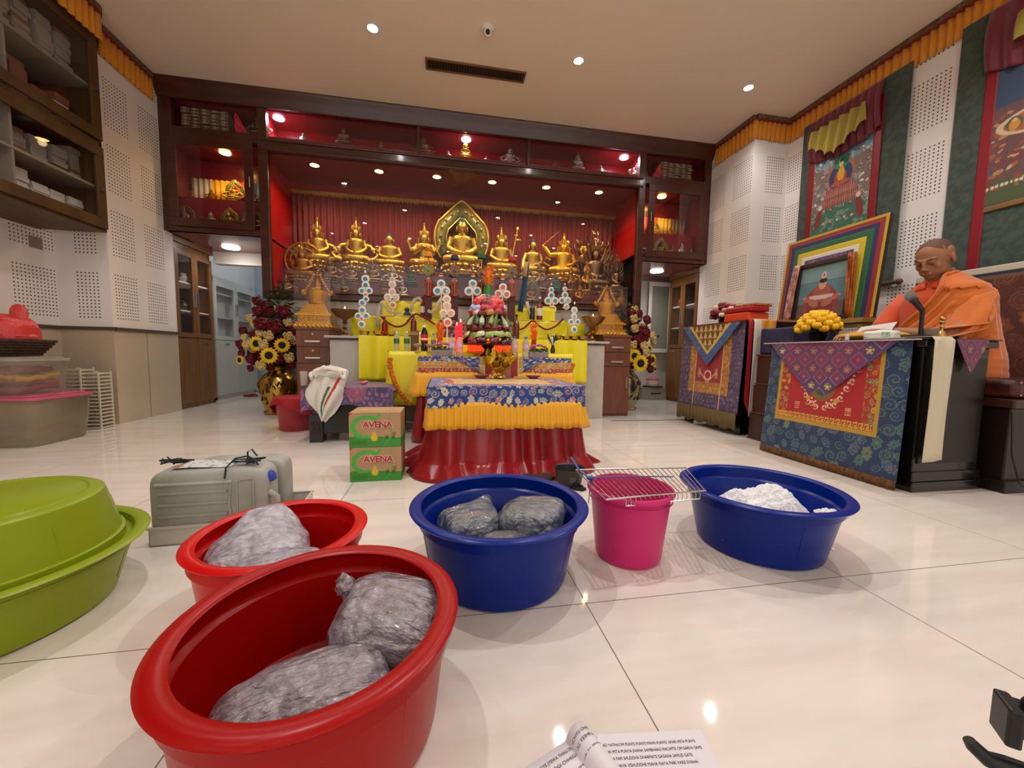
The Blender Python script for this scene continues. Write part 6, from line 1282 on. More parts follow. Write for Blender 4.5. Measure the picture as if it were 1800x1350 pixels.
# storage boxes
def tub(label, x0, x1, y0, y1, z0, h, body, lid, name='storage_box', r_=.05, lidh=.02, wheels=False):
    t = thing(name, label, 'box', ((x0+x1)/2, (y0+y1)/2, z0)); wx, wy = (x1-x0)/2, (y1-y0)/2
    def rr(k, n=6): 
        pts = []
        for cx_, cy_, a0 in ((wx*k-r_, wy*k-r_, 0), (-wx*k+r_, wy*k-r_, PI/2), (-wx*k+r_, -wy*k+r_, PI), (wx*k-r_, -wy*k+r_, 1.5*PI)): pts += [(cx_+r_*math.cos(a0+i*PI/2/n), cy_+r_*math.sin(a0+i*PI/2/n)) for i in range(n+1)]
        return pts
    R_ = [[(a, b_, z) for a, b_ in rr(k)]+[(rr(k)[0][0], rr(k)[0][1], z)] for k, z in ((.86, .0), (.89, .02), (.95, h*.55), (.955, h*.56), (.97, h-.01), (1, h-.01), (1, h))]
    mb = MB().sheet(R_); mb._add([(a, b_, 0.0) for a, b_ in rr(.86)], [tuple(range(28))]); mb.build('body', body, t, solid=.003)
    mb = MB().prismz(rr(1.03), h, h+lidh).prismz(rr(.93), h+lidh, h+lidh+.008); mb.build('lid', lid, t, bevel=.003)
    return t, wx, wy
TR = mat('frosted_plastic', 'a89880', rough=.25, alpha=.5); TRC = mat('clear_tub_plastic', 'b8aa9a', rough=.12, alpha=.22)
bx = -2.72
yA, _ = onX(153, 700, -2.28); 
t1, wx, wy = tub('large frosted storage box with a pink lid on the floor, far left', -3.05, -2.53, 2.86, 3.30, 0, .30, TR, mat('pink_lid', 'c25a70', rough=.4))
for s_ in (-1, 1): MB().box(wx*.3 if s_ > 0 else -wx*.8, wx*.8 if s_ > 0 else -wx*.3, -wy*.88, -wy*.84, -.0, .03).build('foot', TR, t1, smooth=False)
u, v = np.meshgrid(np.linspace(-1, 1, 30), np.linspace(-1, 1, 20)); MB().sheet(np.dstack([u*.20, v*.16, .02+.12*fbm(u*2, v*2, 3)])).build('dim_contents', mat('dim_cloth', '6a5348', rough=.8, var=.5, vscale=8, vcol2='8a5048'), t1, solid=.01)
t2, wx, wy = tub('clear storage box of pink and yellow cloths, stacked on the pink lidded one', -3.04, -2.62, 2.88, 3.26, .33, .215, TRC, mat('clear_lid', 'b5aca0', rough=.2, alpha=.7))
for k, (c, zz, sx_, ox) in enumerate((('8a2a44', .012, 1, 0), ('a04a3a', .055, .9, .03), ('d6a81c', .085, .8, .08), ('a85468', .13, .85, -.02))):
    MB().sheet(np.dstack([ox*.5+u*.16*sx_, v*.14, zz+.05*fbm(u*2.4+k, v*2.1, k)])).build('folded_cloth', mat('tubcloth'+c, c, rough=.8), t2, solid=.03)
# basket + pink bag
t = thing('woven_tray', 'dark woven square tray on the clear storage box under a red bag', 'basket', (-2.87, 3.06, .582)); 
mb = MB()
for k in range(6): f = .72+.28*k/5; mb.tube([(-.17*f, -.16*f, .006+.018*k), (.19*f, -.16*f, .006+.018*k), (.19*f, .16*f, .006+.018*k), (-.17*f, .16*f, .006+.018*k)], .011, 6, closed=True)
mb.box(-.11, .12, -.10, .10, 0, .010); mb.build('weave', mat('dark_wicker', '4a3020', rough=.7, bump=1, bscale=70, var=.5, vscale=40), t)
t = thing('plastic_bag', 'knotted bright red plastic bag lying in the woven tray, far left', 'bag', (-2.84, 3.06, .71)); x_, y_g, z_g, T, Pp = spheregrid(90, 50); k = 1+.14*(n3(x_, y_g, z_g, 2.4, 3)-.5)+.08*(1-np.abs(n3(x_, y_g, z_g, 5, 8)*2-1)); e = .7
RB = mat('red_film', 'd2403c', rough=.35, spec=.6, bump=.8, bscale=35)
closed_grid(MB(), np.sign(x_)*np.abs(x_)**e*.15*k, np.sign(y_g)*np.abs(y_g)**e*.12*k, np.clip(np.sign(z_g)*np.abs(z_g)**e*.13*k, -.02, 1)).build('bag_body', RB, t)
mb = MB().lathe([(.055, 0), (.038, .04), (.050, .09), (.045, .12), (.028, .145), (.010, .155), (0, .157)], 18, sy=.6, wob=lambda a, z: 1+.15*math.sin(a*4+z*30)); mb.build('tied_ear', RB, t, loc=(.10, 0, .05)); MB().lathe([(0, -.02), (.13, -.03), (.17, 0), (.13, .02), (0, .01)], 40, sy=.75, wob=lambda a, z: 1+.08*math.sin(a*9)+.05*math.sin(a*17)).build('bag_hem', mat('pink_film', 'd86a70', rough=.4), t)
# stacked white plastic slats
SLW = mat('ivory_plastic', 'cfc4b0', rough=.5)
def crate_proto():
    t = thing('plastic_crate', 'ivory slatted plastic shelf tray stacked against the left wall', 'tray', (0, 0, 0)); w_ = .056
    mb = MB().box(-w_, w_, -w_*1.1, -w_*1.1+.006, .004, .014).box(-w_, w_, w_*1.1-.006, w_*1.1, .004, .014).box(-w_, -w_+.006, -w_*1.1, w_*1.1, .004, .014).box(w_-.006, w_, -w_*1.1, w_*1.1, .004, .014); mb.build('rim', SLW, t, smooth=False)
    mb = MB()
    for k in range(7): mb.box(-w_+.006, w_-.006, -w_*1.0+k*.0195, -w_*1.0+k*.0195+.008, .008, .012)
    mb.build('slats', SLW, t, smooth=False)
    for sx in (-1, 1):
        for sy in (-1, 1): MB().cb((sx*(w_-.004), sy*(w_*1.1-.004), .011), (.010, .010, .030)).build('corner_post', SLW, t, smooth=False)
    return t
cp = crate_proto(); first = True
for (px, n_, dyy) in ((142, 17, 0), (173, 16, 0)):
    Yc = 3.52 if px == 142 else 3.56; x = onY(px, 700, Yc)[0]
    for k in range(n_):
        o = cp if first else copy_tree(cp); first = False; o.location = (x, Yc, .001+k*.0285); o['group'] = 'ivory trays in the %s stack' % ('left' if px == 142 else 'right'); o['label'] = 'ivory slatted plastic tray in the %s of two stacks by the pink lidded box' % ('taller left' if px == 142 else 'lower right')
# jerrycans on a white tray
JG = mat('jerry_plastic', 'a9aaa2', rough=.5, var=.25, vscale=7, vcol2='8c8c82'); ang = math.atan2(*(np.array(onZ(475, 925, .02))-np.array(onZ(262, 962, .02)))[::-1])
p0 = onZ(262, 962, 0); t = thing('white_tray', 'long white plastic tray on the floor holding the jerrycans', 'tray', (*p0, 0), rz=.06); TW = mat('tray_plastic', 'c9c4bc', rough=.4)
MB().box(0, .42, 0, .27, 0, .006).box(0, .42, 0, .006, 0, .062).box(0, .42, .264, .27, 0, .062).box(0, .006, 0, .27, 0, .062).box(.414, .42, 0, .27, 0, .062).build('tray', TW, t, smooth=False, bevel=.002); MB().box(-.003, .423, -.004, .006, .056, .064).box(-.003, .423, .264, .274, .056, .064).build('lip', TW, t, smooth=False)
def jerry(label, x, y, z, rz, L, D_, Hh, blue=True):
    t = thing('jerrycan', label, 'jerrycan', (x, y, z), rz=rz); x_, yy, zz, T, Pp = spheregrid(80, 48); e = .30
    X, Y_, Z = [np.sign(q)*np.abs(q)**e for q in (x_, yy, zz)]; m_ = np.maximum(np.maximum(np.abs(X), np.abs(Y_)), np.abs(Z)); 
    closed_grid(MB(), X/m_**0*L/2, Y_*D_/2, Z*Hh/2+Hh/2).build('body', JG, t)
    for k in range(4): MB().tube([(-L*.40, -D_/2-.000, Hh*(.20+.165*k)), (L*.16, -D_/2-.000, Hh*(.20+.165*k))], .0055, 8).build('moulded_rib', JG, t)
    MB().tube([(-L*.42, -D_/2, Hh*.82), (L*.20, -D_/2, Hh*.82), (L*.17, -D_/2, Hh*.5), (L*.20, -D_/2, Hh*.1)], .006, 8).build('moulded_frame', JG, t)
    MB().tube([(L*.24, -D_/2, Hh*.10), (L*.24, -D_/2, Hh*.82), (L*.38, -D_/2, Hh*.84), (L*.38, -D_/2, Hh*.1)], .004, 8).build('moulded_frame', JG, t)
    if blue: MB().lathe([(0, 0), (.018, 0), (.019, .022), (.015, .024), (0, .024)], 20, wob=lambda a, z_: 1+.06*math.sin(a*12)).build('screw_cap', mat('blue_cap_big', '1f4aa8', rough=.4), t, loc=(L/2-.012, -D_*.18, Hh*.80), rot=(0, PI/2-.5, 0)); MB().tube([(L/2-.004, -D_*.3, Hh*.62), (L/2+.022, -D_*.3, Hh*.52), (L/2+.024, -D_*.3, Hh*.3), (L/2, -D_*.3, Hh*.2)], .010, 10).build('handle', JG, t)
    return t
jerry('front grimy grey jerrycan lying in the white tray, ropes tied on top', p0[0]+.165, p0[1]+.080, .008, .06, .350, .130, .235)
jerry('rear grimy grey jerrycan behind the roped one in the white tray', p0[0]+.190, p0[1]+.205, .008, .06, .315, .115, .230, False)
ROPE = mat('dark_rope', '1d2a2c', rough=.7)
jx, jy = p0[0]+.165, p0[1]+.085
rn = random.Random(9)
for lab, ox, oy, n_ in (('tangle of dark cord tied at the left end on top of the front jerrycan', -.15, .03, 9), ('dark cord knotted with loose ends at the right end of the front jerrycan', .10, -.01, 6)):
    mb = MB()
    for k in range(n_):
        q = [(rn.uniform(-.05, .05), rn.uniform(-.020, .020), rn.uniform(.004, .020)) for _ in range(5)]; q[2] = (0, 0, .012); mb.tube(q, [.0022, .0032, .0034, .0032, .0018], 6)
    mb.ell((0, 0, .012), (.010, .008, .007), 10, 6)
    if ox > 0: mb.tube([(0, 0, .012), (.0, 0, .045), (.012, .004, .052), (.03, .0, .030)], .003, 6).tube([(0, 0, .03), (-.03, -.02, .028), (-.045, -.05, .004), (-.046, -.058, -.03)], .003, 6).tube([(0, 0, .03), (.03, -.02, .022), (.045, -.03, .006)], .003, 6)
    o = mb.build('cord', ROPE); o.location = (jx+ox, jy+oy, .243); tag(o, lab, 'cord')
dm = mat('dotted_paper', 'c6c8c6', rough=.7, vcol=True); U, V = gridUV(.17, .09, 120, 64); cc = solidc(U, 'c4c8c6'); rn = random.Random(3)
for k in range(34): put(cc, (((U-rn.uniform(0, .17))/.005)**2+((V-rn.uniform(0, .09))/.0028)**2 < 1), '2a2c2e')
put(cc, (U < .022-(V)*.15), '9a7a5a'); o = MB().sheet(np.dstack([U-.085, V-.045, .003+.002*np.sin(U*30)])).build('dotted_cloth', dm, colors=cc, solid=.001); o.location = (jx-.03, jy+.0, .2440); o.rotation_euler = (0, 0, .06); tag(o, 'white paper with dark spots lying on top of the front jerrycan', 'paper')

# ---- wooden glass cabinets in the passages
def glasscab(label, x0, x1, y0, y1, h, face, wood, zdiv=.76, group=None, open_=False, shelfm=None):
    t = thing('glass_cabinet', label, 'cabinet', (x1 if face > 0 else x0, y0, 0)); d = (x1-x0); L_ = y1-y0; s = -1 if face > 0 else 1
    # cabinet runs along y, its front faces +x (face>0) or -x
    def bx_(mb, xa, xb, ya, yb, za, zb):     # xa,xb measured back from the front
        X = sorted((face*0+(-xa if face > 0 else xa), (-xb if face > 0 else xb))); return mb.box(X[0], X[1], ya, yb, za, zb)
    mb = MB(); bx_(mb, .02, d, 0, .02, 0, h); bx_(mb, .02, d, L_-.02, L_, 0, h); bx_(mb, d-.02, d, 0, L_, 0, h); bx_(mb, .02, d, 0, L_, h-.06, h); bx_(mb, .02, d, 0, L_, zdiv-.02, zdiv); bx_(mb, .02, d, 0, L_, 0, .05); mb.build('carcass', wood, t, smooth=False)
    for z in (zdiv+.28, zdiv+.58): mb = MB(); bx_(mb, .03, d-.02, .02, L_-.02, z, z+.015); mb.build('shelf', shelfm or WHITEP, t, smooth=False)
    for k in range(2):
        a, b_ = (0.0, L_/2-.002) if k == 0 else (L_/2+.002, L_); f = .05; mb = MB(); z0, z1 = zdiv+.005, h-.065
        bx_(mb, 0, .02, a, b_, z0, z0+f); bx_(mb, 0, .02, a, b_, z1-f, z1); bx_(mb, 0, .02, a, a+f, z0+f, z1-f); bx_(mb, 0, .02, b_-f, b_, z0+f, z1-f); dr = mb.build('glass_door', wood, t, smooth=False)
        mb = MB(); bx_(mb, .008, .011, a+f, b_-f, z0+f, z1-f); mb.build('pane', GLASS, dr, smooth=False); mb = MB(); yy = b_-.02 if k == 0 else a+.02; bx_(mb, -.014, 0, yy-.005, yy+.005, 1.1, 1.25); mb.build('handle', STEEL, dr, smooth=False)
        mb = MB(); bx_(mb, 0, .02, a, b_, .055, zdiv-.006); dr = mb.build('lower_door', wood, t, smooth=False); mb = MB(); bx_(mb, -.012, 0, (a+b_)/2-.05, (a+b_)/2+.05, zdiv-.05, zdiv-.042); mb.build('handle', STEEL, dr, smooth=False)
    return t
glasscab('honey brown wooden cabinet with glass doors in the left passage', -3.05, XL-.002, 4.525, 5.16, 1.74, 1, WOODL)
GWH = mat('grey_white_steel', 'b9bab2', rough=.4)
glasscab('white steel cabinet with glass doors in the room behind the left passage', -2.92, -2.79, 5.36, 6.36, 1.55, 1, GWH, shelfm=GWH)
tc = glasscab('honey brown wooden cabinet with glass doors in the right passage', XR+.002, 3.62, 4.545, 5.17, 1.74, -1, WOODL)
# open white glass door panel in the right passage, box with pink dome
xA = onY(1138, 600, 5.40)[0]; xB = onY(1178, 600, 5.40)[0]
t = thing('frosted_panel', 'open white framed door with frosted glass at the end of the right passage', 'door', (xA, 5.40, .70)); w_ = xB-xA
MB().box(0, w_, 0, .02, 0, .06).box(0, w_, 0, .02, 1.0, 1.06).box(0, .05, 0, .02, .06, 1.0).box(w_-.05, w_, 0, .02, .06, 1.0).build('frame', MATTEW, t, smooth=False, bevel=.004); MB().box(.05, w_-.05, .008, .012, .06, 1.0).build('frosted_pane', mat('frosted_glass', '8f9184', rough=.3), t, smooth=False)
for z in (.08, .94): MB().box(w_, w_+.05, -.006, .02, z, z+.03).build('hinge', BLACKP, t, smooth=False)
MB().ell((w_*.45, -.006, .25), (.016, .008, .016), 10, 8).build('latch', BLACKP, t)
t = thing('low_drawer_box', 'low grey drawer box on the floor of the right passage', 'box', (onY(1148, 700, 5.2)[0], 5.15, .004)); MB().box(-.21, .21, 0, .30, 0, .165).box(-.22, .22, -.01, .31, .165, .18).build('body', mat('taupe_laminate', '8a8374', rough=.5), t, smooth=False); MB().box(-.07, .09, -.006, 0, .085, .10).build('drawer_slot', BLACKP, t, smooth=False)
t = thing('cake_dome', 'small dish with a pink lid on the grey drawer box in the right passage', 'dish', (onY(1150, 675, 5.2)[0], 5.25, .187)); MB().lathe([(0, 0), (.13, 0), (.15, .012), (.0, .010)], 30).build('plate', BLACKP, t); MB().lathe([(.085, .012), (.095, .03), (.085, .10), (0, .10)], 30).build('bowl', mat('milky_plastic', 'c9bdb4', rough=.3), t); MB().lathe([(.090, .10), (.092, .12), (.06, .135), (0, .138)], 30).build('lid', mat('pink_lid', 'c25a70'), t)
# bits on the shelves of the passage cabinets
for lab, px, py, X, col in (('small white figurine on the upper shelf of the left passage cabinet', 322, 482, XL-.08, 'c9c4b8'), ('small dark bowl on the lower shelf of the left passage cabinet', 322, 538, XL-.08, '4a3a2c'), ('small red brown figurine on the shelf of the right passage cabinet', 1197, 520, XR+.10, '8a3a30')):
    y_, z_ = onX(px, py, X); zs = min((.76+.28+.016, .76+.58+.016), key=lambda q: abs(q-z_+.04)); y_ = min(max(y_, 4.60), 5.10); o = MB().lathe([(0, 0), (.035, 0), (.03, .03), (.04, .05), (.025, .075), (.03, .095), (0, .11)], 18).build('shelf_figurine' if 'fig' in lab else 'shelf_bowl', mat('fig'+col, col, rough=.4)); o.location = (X, y_, zs); tag(o, lab, 'ornament')
# ================================================================== RIGHT SIDE
def wallsheet(name, y0, y1, z0, z1, X, par, colf, nx, nz, m=None, bow=None, solid=.004, wav=0.0):
    """cloth hanging on the right wall; u grows from far (y1) to near (y0) = left to right in view"""
    U, V = gridUV(y1-y0, z1-z0, nx, nz); Y = y1-U; Z = z0+V; XX = X-wav*np.sin(U*9)*(1-V/(z1-z0))
    if bow: Y = Y+bow(U, V)
    return MB().sheet(np.dstack([XX+0*U, Y, Z])).build(name, m or CLOTH(), par, colors=colf(U, V), solid=solid)
def ell_(u, v, cu, cv, a, b_, rot=0):
    x, y = u-cu, v-cv; c, s = math.cos(rot), math.sin(rot); return ((x*c+y*s)/a)**2+((-x*s+y*c)/b_)**2 < 1
def paint1(u, v, W_, H_):
    rn = random.Random(5); c = solidc(u, '6e8f92'); g = v/H_; put(c, g < .30, '3c7058'); put(c, (g >= .30)*(g < .80), '7d6a62'); put(c, fbm(u*25, v*25, 3) > .62, 'b9b4ac', .5); put(c, g > .86, '5f8fa0')
    for k in range(140):
        a, b_ = rn.uniform(0, W_), rn.uniform(.25*H_, .9*H_)
        if abs(a-W_/2) < W_*.2 and .3 < b_/H_ < .85: continue
        r_ = rn.uniform(.008, .024); col = rn.choice(['c8bfb4', '8a3a34', '9a958c', '5d4a48', 'b5554a', '3f6a66', 'd9d0c0']); put(c, ell_(u, v, a, b_, r_, r_*.5, rn.uniform(-1, 1)), col, .9); put(c, ell_(u, v, a+.004, b_+.003, r_*.4, r_*.25, 0), 'e6dfd2', .8)
    cx = W_*.5
    put(c, ell_(u, v, cx, H_*.66, W_*.24, H_*.19), 'a5664a'); put(c, ell_(u, v, cx, H_*.64, W_*.20, H_*.16), '2f3d66'); put(c, ell_(u, v, cx, H_*.795, W_*.125, H_*.075), '2f8a66'); put(c, ell_(u, v, cx, H_*.62, W_*.105, H_*.10), 'a3482e'); put(c, ell_(u, v, cx+.004, H_*.66, W_*.062, H_*.085), 'd8a22c'); put(c, ell_(u, v, cx, H_*.56, W_*.16, H_*.032), 'b5532e')
    put(c, ell_(u, v, cx, H_*.785, W_*.036, H_*.038), 'e0b040'); put(c, ell_(u, v, cx, H_*.82, W_*.03, H_*.02), '1c2a44')
    for k, (zz, w_) in enumerate(((.50, .24), (.455, .28), (.41, .32), (.36, .30), (.32, .34))):
        m = (np.abs(u-cx) < W_*w_)*(np.abs(v/H_-zz) < .020); put(c, m, ['8a2a24', 'a8443a', '7a2420', '9a3a30', '6e2a26'][k]); put(c, m*(np.mod(u*60, 1) < .4), 'c9a08a', .8)
    for s in (-1, 1):
        put(c, ell_(u, v, cx+s*W_*.36, H_*.20, W_*.055, H_*.13, s*.2), '8a2c2a'); put(c, ell_(u, v, cx+s*W_*.33, H_*.34, W_*.04, H_*.03), 'd8cbbf')
    for k in range(5): put(c, ell_(u, v, W_*(.25+.125*k), H_*.13+.01*(k % 2), .016, .013), 'c07a6a'); put(c, ell_(u, v, W_*(.25+.125*k), H_*.13, .008, .006), 'e6d8c0')
    put(c, (v < .012)+(v > H_-.010)+(u < .006)+(u > W_-.006), '8a6a3a'); return c
def paint2(u, v, W_, H_):
    rn = random.Random(9); c = solidc(u, '3a4a62'); g = v/H_; put(c, g < .72, '6a4a48'); put(c, g < .18, '4f5a3a'); cx = W_*.42
    for k in range(260):
        a, b_ = rn.uniform(0, W_), rn.uniform(.10*H_, .66*H_); r_ = rn.uniform(.010, .03); put(c, ell_(u, v, a, b_, r_, r_*.55, rn.uniform(-1, 1)), rn.choice(['a8623a', 'c08a5a', '7a3a34', 'd0b08a', '54505e', '8f4a3a', 'c9a878']), .85)
    for k in range(9):
        zz = H_*(.70+.035*k); w_ = W_*(.25-.024*k); put(c, (np.abs(u-cx) < w_)*(np.abs(v-zz) < H_*.016), 'b9a582'); put(c, (np.abs(u-cx) < w_)*(np.abs(v-zz) < H_*.010)*(np.mod(u*70+k*.5, 1) < .5), '7a4a3a')
    put(c, ell_(u, v, cx, H_*.56, W_*.40, H_*.11), 'c9b58c'); put(c, ell_(u, v, cx, H_*.56, W_*.36, H_*.092), 'a85a34')
    for k in range(7): a = W_*(.42+.10*(k-3)); put(c, ell_(u, v, a, H_*.565, W_*.045, H_*.05), ['3f5a4a', '5a3a3a'][k % 2]); put(c, ell_(u, v, a, H_*.555, W_*.03, H_*.04), 'c8883c'); put(c, ell_(u, v, a, H_*.59, W_*.014, H_*.013), 'd8b070')
    m = (np.abs(v-H_*.13-.01*np.sin(u*12)) < .010); put(c, m*(np.mod(u*45, 1) < .65), 'd9cdb4')
    put(c, (v < .03), '4a5a34', .7); return c
GRB = lambda u, v: (lambda c: put(put(c, np.mod(u+v*.3, .09) < .006, '4c5a4c', .5), vn(u*40, v*40, 2) > .62, '46544a', .6))(brocade(u, v, '3a4438', ['46503f', '333d34', '4a5548'], .07, 61) if False else put(solidc(u, '39443a'), fbm(u*30, v*30, 7) > .55, '4b574a', .7))
def thangka(label, y0, y1, z0, z1, py0, py1, pz0, pz1, art, valz, swag):
    t = thing('hanging_scroll', label, 'scroll painting', (XRO-.02, 0, 0), rot=None); X = -.004
    wallsheet('green_brocade', y0, y1, z0, z1, X, t, GRB, 90, 150, wav=.004)
    red = lambda u, v: put(solidc(u, '8c1420'), fbm(u*20, v*20, 5) > .6, '74101a', .6)
    for (a, b_) in ((py1, py1+.06), (py0-.06, py0)): wallsheet('red_border', a, b_, z0+.02, pz1+.25, X-.010, t, red, 8, 60, m=mat('red_border_silk', '8c1420', rough=.5))
    wallsheet('painting', py0, py1, pz0, pz1, X-.012, t, lambda u, v: art(u, v, py1-py0, pz1-pz0), 170, 210, solid=.002)
    wallsheet('gold_strip', py0-.0, py1+.0, pz0-.035, pz0, X-.012, t, lambda u, v: solidc(u, '8a5f30'), 10, 6, solid=.003)
    MB().tube([(X-.01, y0-.03, z0), (X-.01, y1+.03, z0)], .016, 12).ell((X-.01, y0-.045, z0), (.024, .028, .024), 12, 8).ell((X-.01, y1+.045, z0), (.024, .028, .024), 12, 8).build('bottom_rod', mat('rod_wood', '5a3a22', rough=.4), t)
    # gathered maroon veil and yellow swag at the top
    w_ = (py1-py0+.12); U, V = np.meshgrid(np.linspace(0, 1, 120), np.linspace(0, 1, 24)); top = z1-.02; bot = valz-.07*np.sin(U*PI)*1.0+.03*np.cos(U*19)*.3
    Z = top+(bot-top)*V; Y = py1+.06-U*w_; XX = X-.030-.012*np.sin(U*60)*(.3+V)-.03*np.sin(V*PI)
    MB().sheet(np.dstack([XX, Y, Z])).build('maroon_veil', mat('maroon_silk', '6e1426', rough=.5, sheen=.3), t, solid=.003)
    if swag:
        sy0, sy1, sz = swag; w_ = sy1-sy0; Z = sz+.16-(.16+.10*np.sin(U*PI)*(1-.3*np.cos(U*7)))*V-.10*(1-U)*0; Y = sy1-U*w_; XX = X-.100-.018*np.sin(U*34+V*2)
        MB().sheet(np.dstack([XX, Y, Z+.02*np.sin(U*34)*V])).build('yellow_swag', mat('olive_yellow_silk', 'a08c24', rough=.45, sheen=.3), t, solid=.003)
    return t
thangka('hanging scroll with a yellow robed figure on a red throne, behind the large framed portrait', 2.60, 3.53, 1.28, 3.0, 2.84, 3.37, 1.85, 2.62, paint1, 2.60, (2.86, 3.36, 2.68))
thangka('hanging scroll with a tiered tree and oval of figures, cut by the right edge', 1.02, 2.31, 1.21, 3.0, 1.24, 2.09, 1.69, 2.56, paint2, 2.58, (1.1, 1.98, 2.66))
# ---- far table (beside the passage)
t = thing('shrine_table', 'tall table with a purple and gold fringed brocade, beside the right passage', 'table', (2.40, 3.12, 0)); BLKW = BLACK
MB().box(.0, .78, -.40, .40, .90, .935).box(.03, .76, -.38, .38, .84, .90).build('top', BLKW, t, smooth=False)
for sx in (.05, .70):
    for sy in (-.34, .34): MB().box(sx-.03, sx+.03, sy-.03, sy+.03, 0, .84).build('leg', BLKW, t, smooth=False)
MB().box(.10, .72, -.37, .37, .04, .84).build('dark_panel', mat('dark_panel', '16100e', rough=.6), t, smooth=False)
def rugA(u, v):
    W_, H_ = .80, .76; c = brocade(u, v, '4a3350', ['6a4a74', '5a4460', '76507a', '3a4a4a'], .035, 81, dark='3a2a44', ol='7a6088')
    d = np.minimum(np.minimum(u-.0, W_-u), v); gold = brocade(u, v, '9a6428', ['c08a3c', '7a3a24', 'b8742c'], .030, 83, ol='d0a050'); m = ((d > .135)*(v > .12))[..., None]; c = np.where(m, gold, c)
    m = (np.abs(u-W_/2) < W_*.225)*(v > .235)*(np.abs(u-W_/2)*.8+(.30-v)*1 < .24); put(c, m, '8e1620'); put(c, np.abs(np.abs(u-W_/2)-W_*.225) < .004, 'd9a878')
    put(c, (np.abs(np.abs(np.abs(u-W_/2)*.9+(.36-v))-.125) < .006)*(v < .34)*(v > .18), 'd8a08a')
    for s in (-1, 1): put(c, (np.mod(u*90, 1) < .5)*(np.mod(v*90, 1) < .6)*(np.abs(u-W_/2-s*.11) < .022)*(np.abs(v-.32) < .04), 'd8c080')
    put(c, (np.hypot(u-W_/2, v-.30) < .045)*(np.hypot(u-W_/2, v-.30) > .033), 'e0b0a0'); return c
U, V = gridUV(.80, .76, 170, 150); Xr = -.012-.03*(1-V/.76)**1.5-.003*np.sin(U*24); MB().sheet(np.dstack([Xr, .40-U, .18+V])).build('rug_front', CLOTH(), t, colors=rugA(U, V), solid=.004)
xs = np.linspace(0, .80, 180); P = [[(-.044-.006-.008*abs(math.sin(x*62)), .40-x, z-.010*math.sin(x*40)*(z < .05)) for x in xs] for z in (.185, .12, .045)]; MB().sheet(P).build('tassel_fringe', mat('olive_fringe', '6e5a34', rough=.7, bump=1, bscale=200), t, solid=.006)
def triA(u, v):   # hanging point cloth: blue border, gold line, patchwork
    W_, H_ = .76, .37; c = brocade(u, v, '2a4a7c', ['3a6a8c', '4a4a8a', '5a7a6a', '2c3a6c'], .05, 15, dark='34548a', ol='4a6a9a'); e = (H_-v)/H_*0
    k = np.abs(u-W_/2)/(W_/2); top = (v-H_)/H_; dd = (1-k)-(H_-v)/H_
    put(c, (dd > .27)*(dd < .36), 'c9a440'); m = dd >= .36; p = put(put(solidc(u, '5a2a34'), (np.mod(u*14, 1) < .5)*(np.mod(v*14, 1) < .6), '2f5a3c'), (np.abs(np.mod(u*16, 1)-.5)*1.2 < np.mod(-v*16, 1)*.5), 'c8a23c'); c = np.where(m[..., None], p, c)
    put(c, m*(np.mod(v*16, 1) > .85), '8a2a2a'); put(c, (np.abs(u-W_/2) < .03)*(dd > .36)*(v < .17), '3f7a4a'); return c
U, V = np.meshgrid(np.linspace(0, 1, 130), np.linspace(0, 1, 70)); W_, H_ = .76, .37
A_ = U*W_; depth = H_*(1-np.abs(U-.5)*2); B_ = H_-depth*(1-V); MB().sheet(np.dstack([-.032-.03*(H_-B_)/H_*0-.01+0*U, .38-A_, .935-(H_-B_)])).build('point_cloth', CLOTH(), t, colors=triA(A_, B_), solid=.003)
MB().box(-.045, .78, -.41, .41, .936, .944).build('red_edge', mat('dark_red_edge', '6a1620', rough=.6), t, smooth=False)
def hang(name, label, X0, X1, Y, zt, zb, m, group=None, tail=.0, topd=.12, wav=.003):
    xs = np.linspace(X0, X1, 26); rows = [[(x, Y+topd, zt+.004) for x in xs], [(x, Y+.004, zt+.004) for x in xs]]
    for k in range(14): q = (k+.3)/13.3; rows.append([(x+.012*q*0, Y-.006-wav*math.sin((x-X0)*70+k*.3)-.002, zt-(zt-zb)*q+tail*(x-X0)/(X1-X0)*q) for x in xs])
    return tag(MB().sheet(rows).build(name, m, solid=.003), label, 'scarf', group)
hang('red_runner', 'red cloth strip hanging down the near corner of the fringed brocade table', 2.39, 2.43, 2.700, .946, .30, mat('scarlet_cloth', 'a01420', rough=.6), tail=-.1)
hang('silk_scarf', 'white silk scarf hanging from the near end of the fringed brocade table', 2.43, 2.505, 2.690, .950, .17, mat('white_silk', 'cfc7ba', rough=.5, sheen=.2))
hang('folded_cloth', 'folded marigold cloth hanging over the near end of the fringed brocade table', 2.50, 2.63, 2.690, .950, .67, mat('marigold_cloth', 'd08a14', rough=.6, sheen=.2), wav=.006)
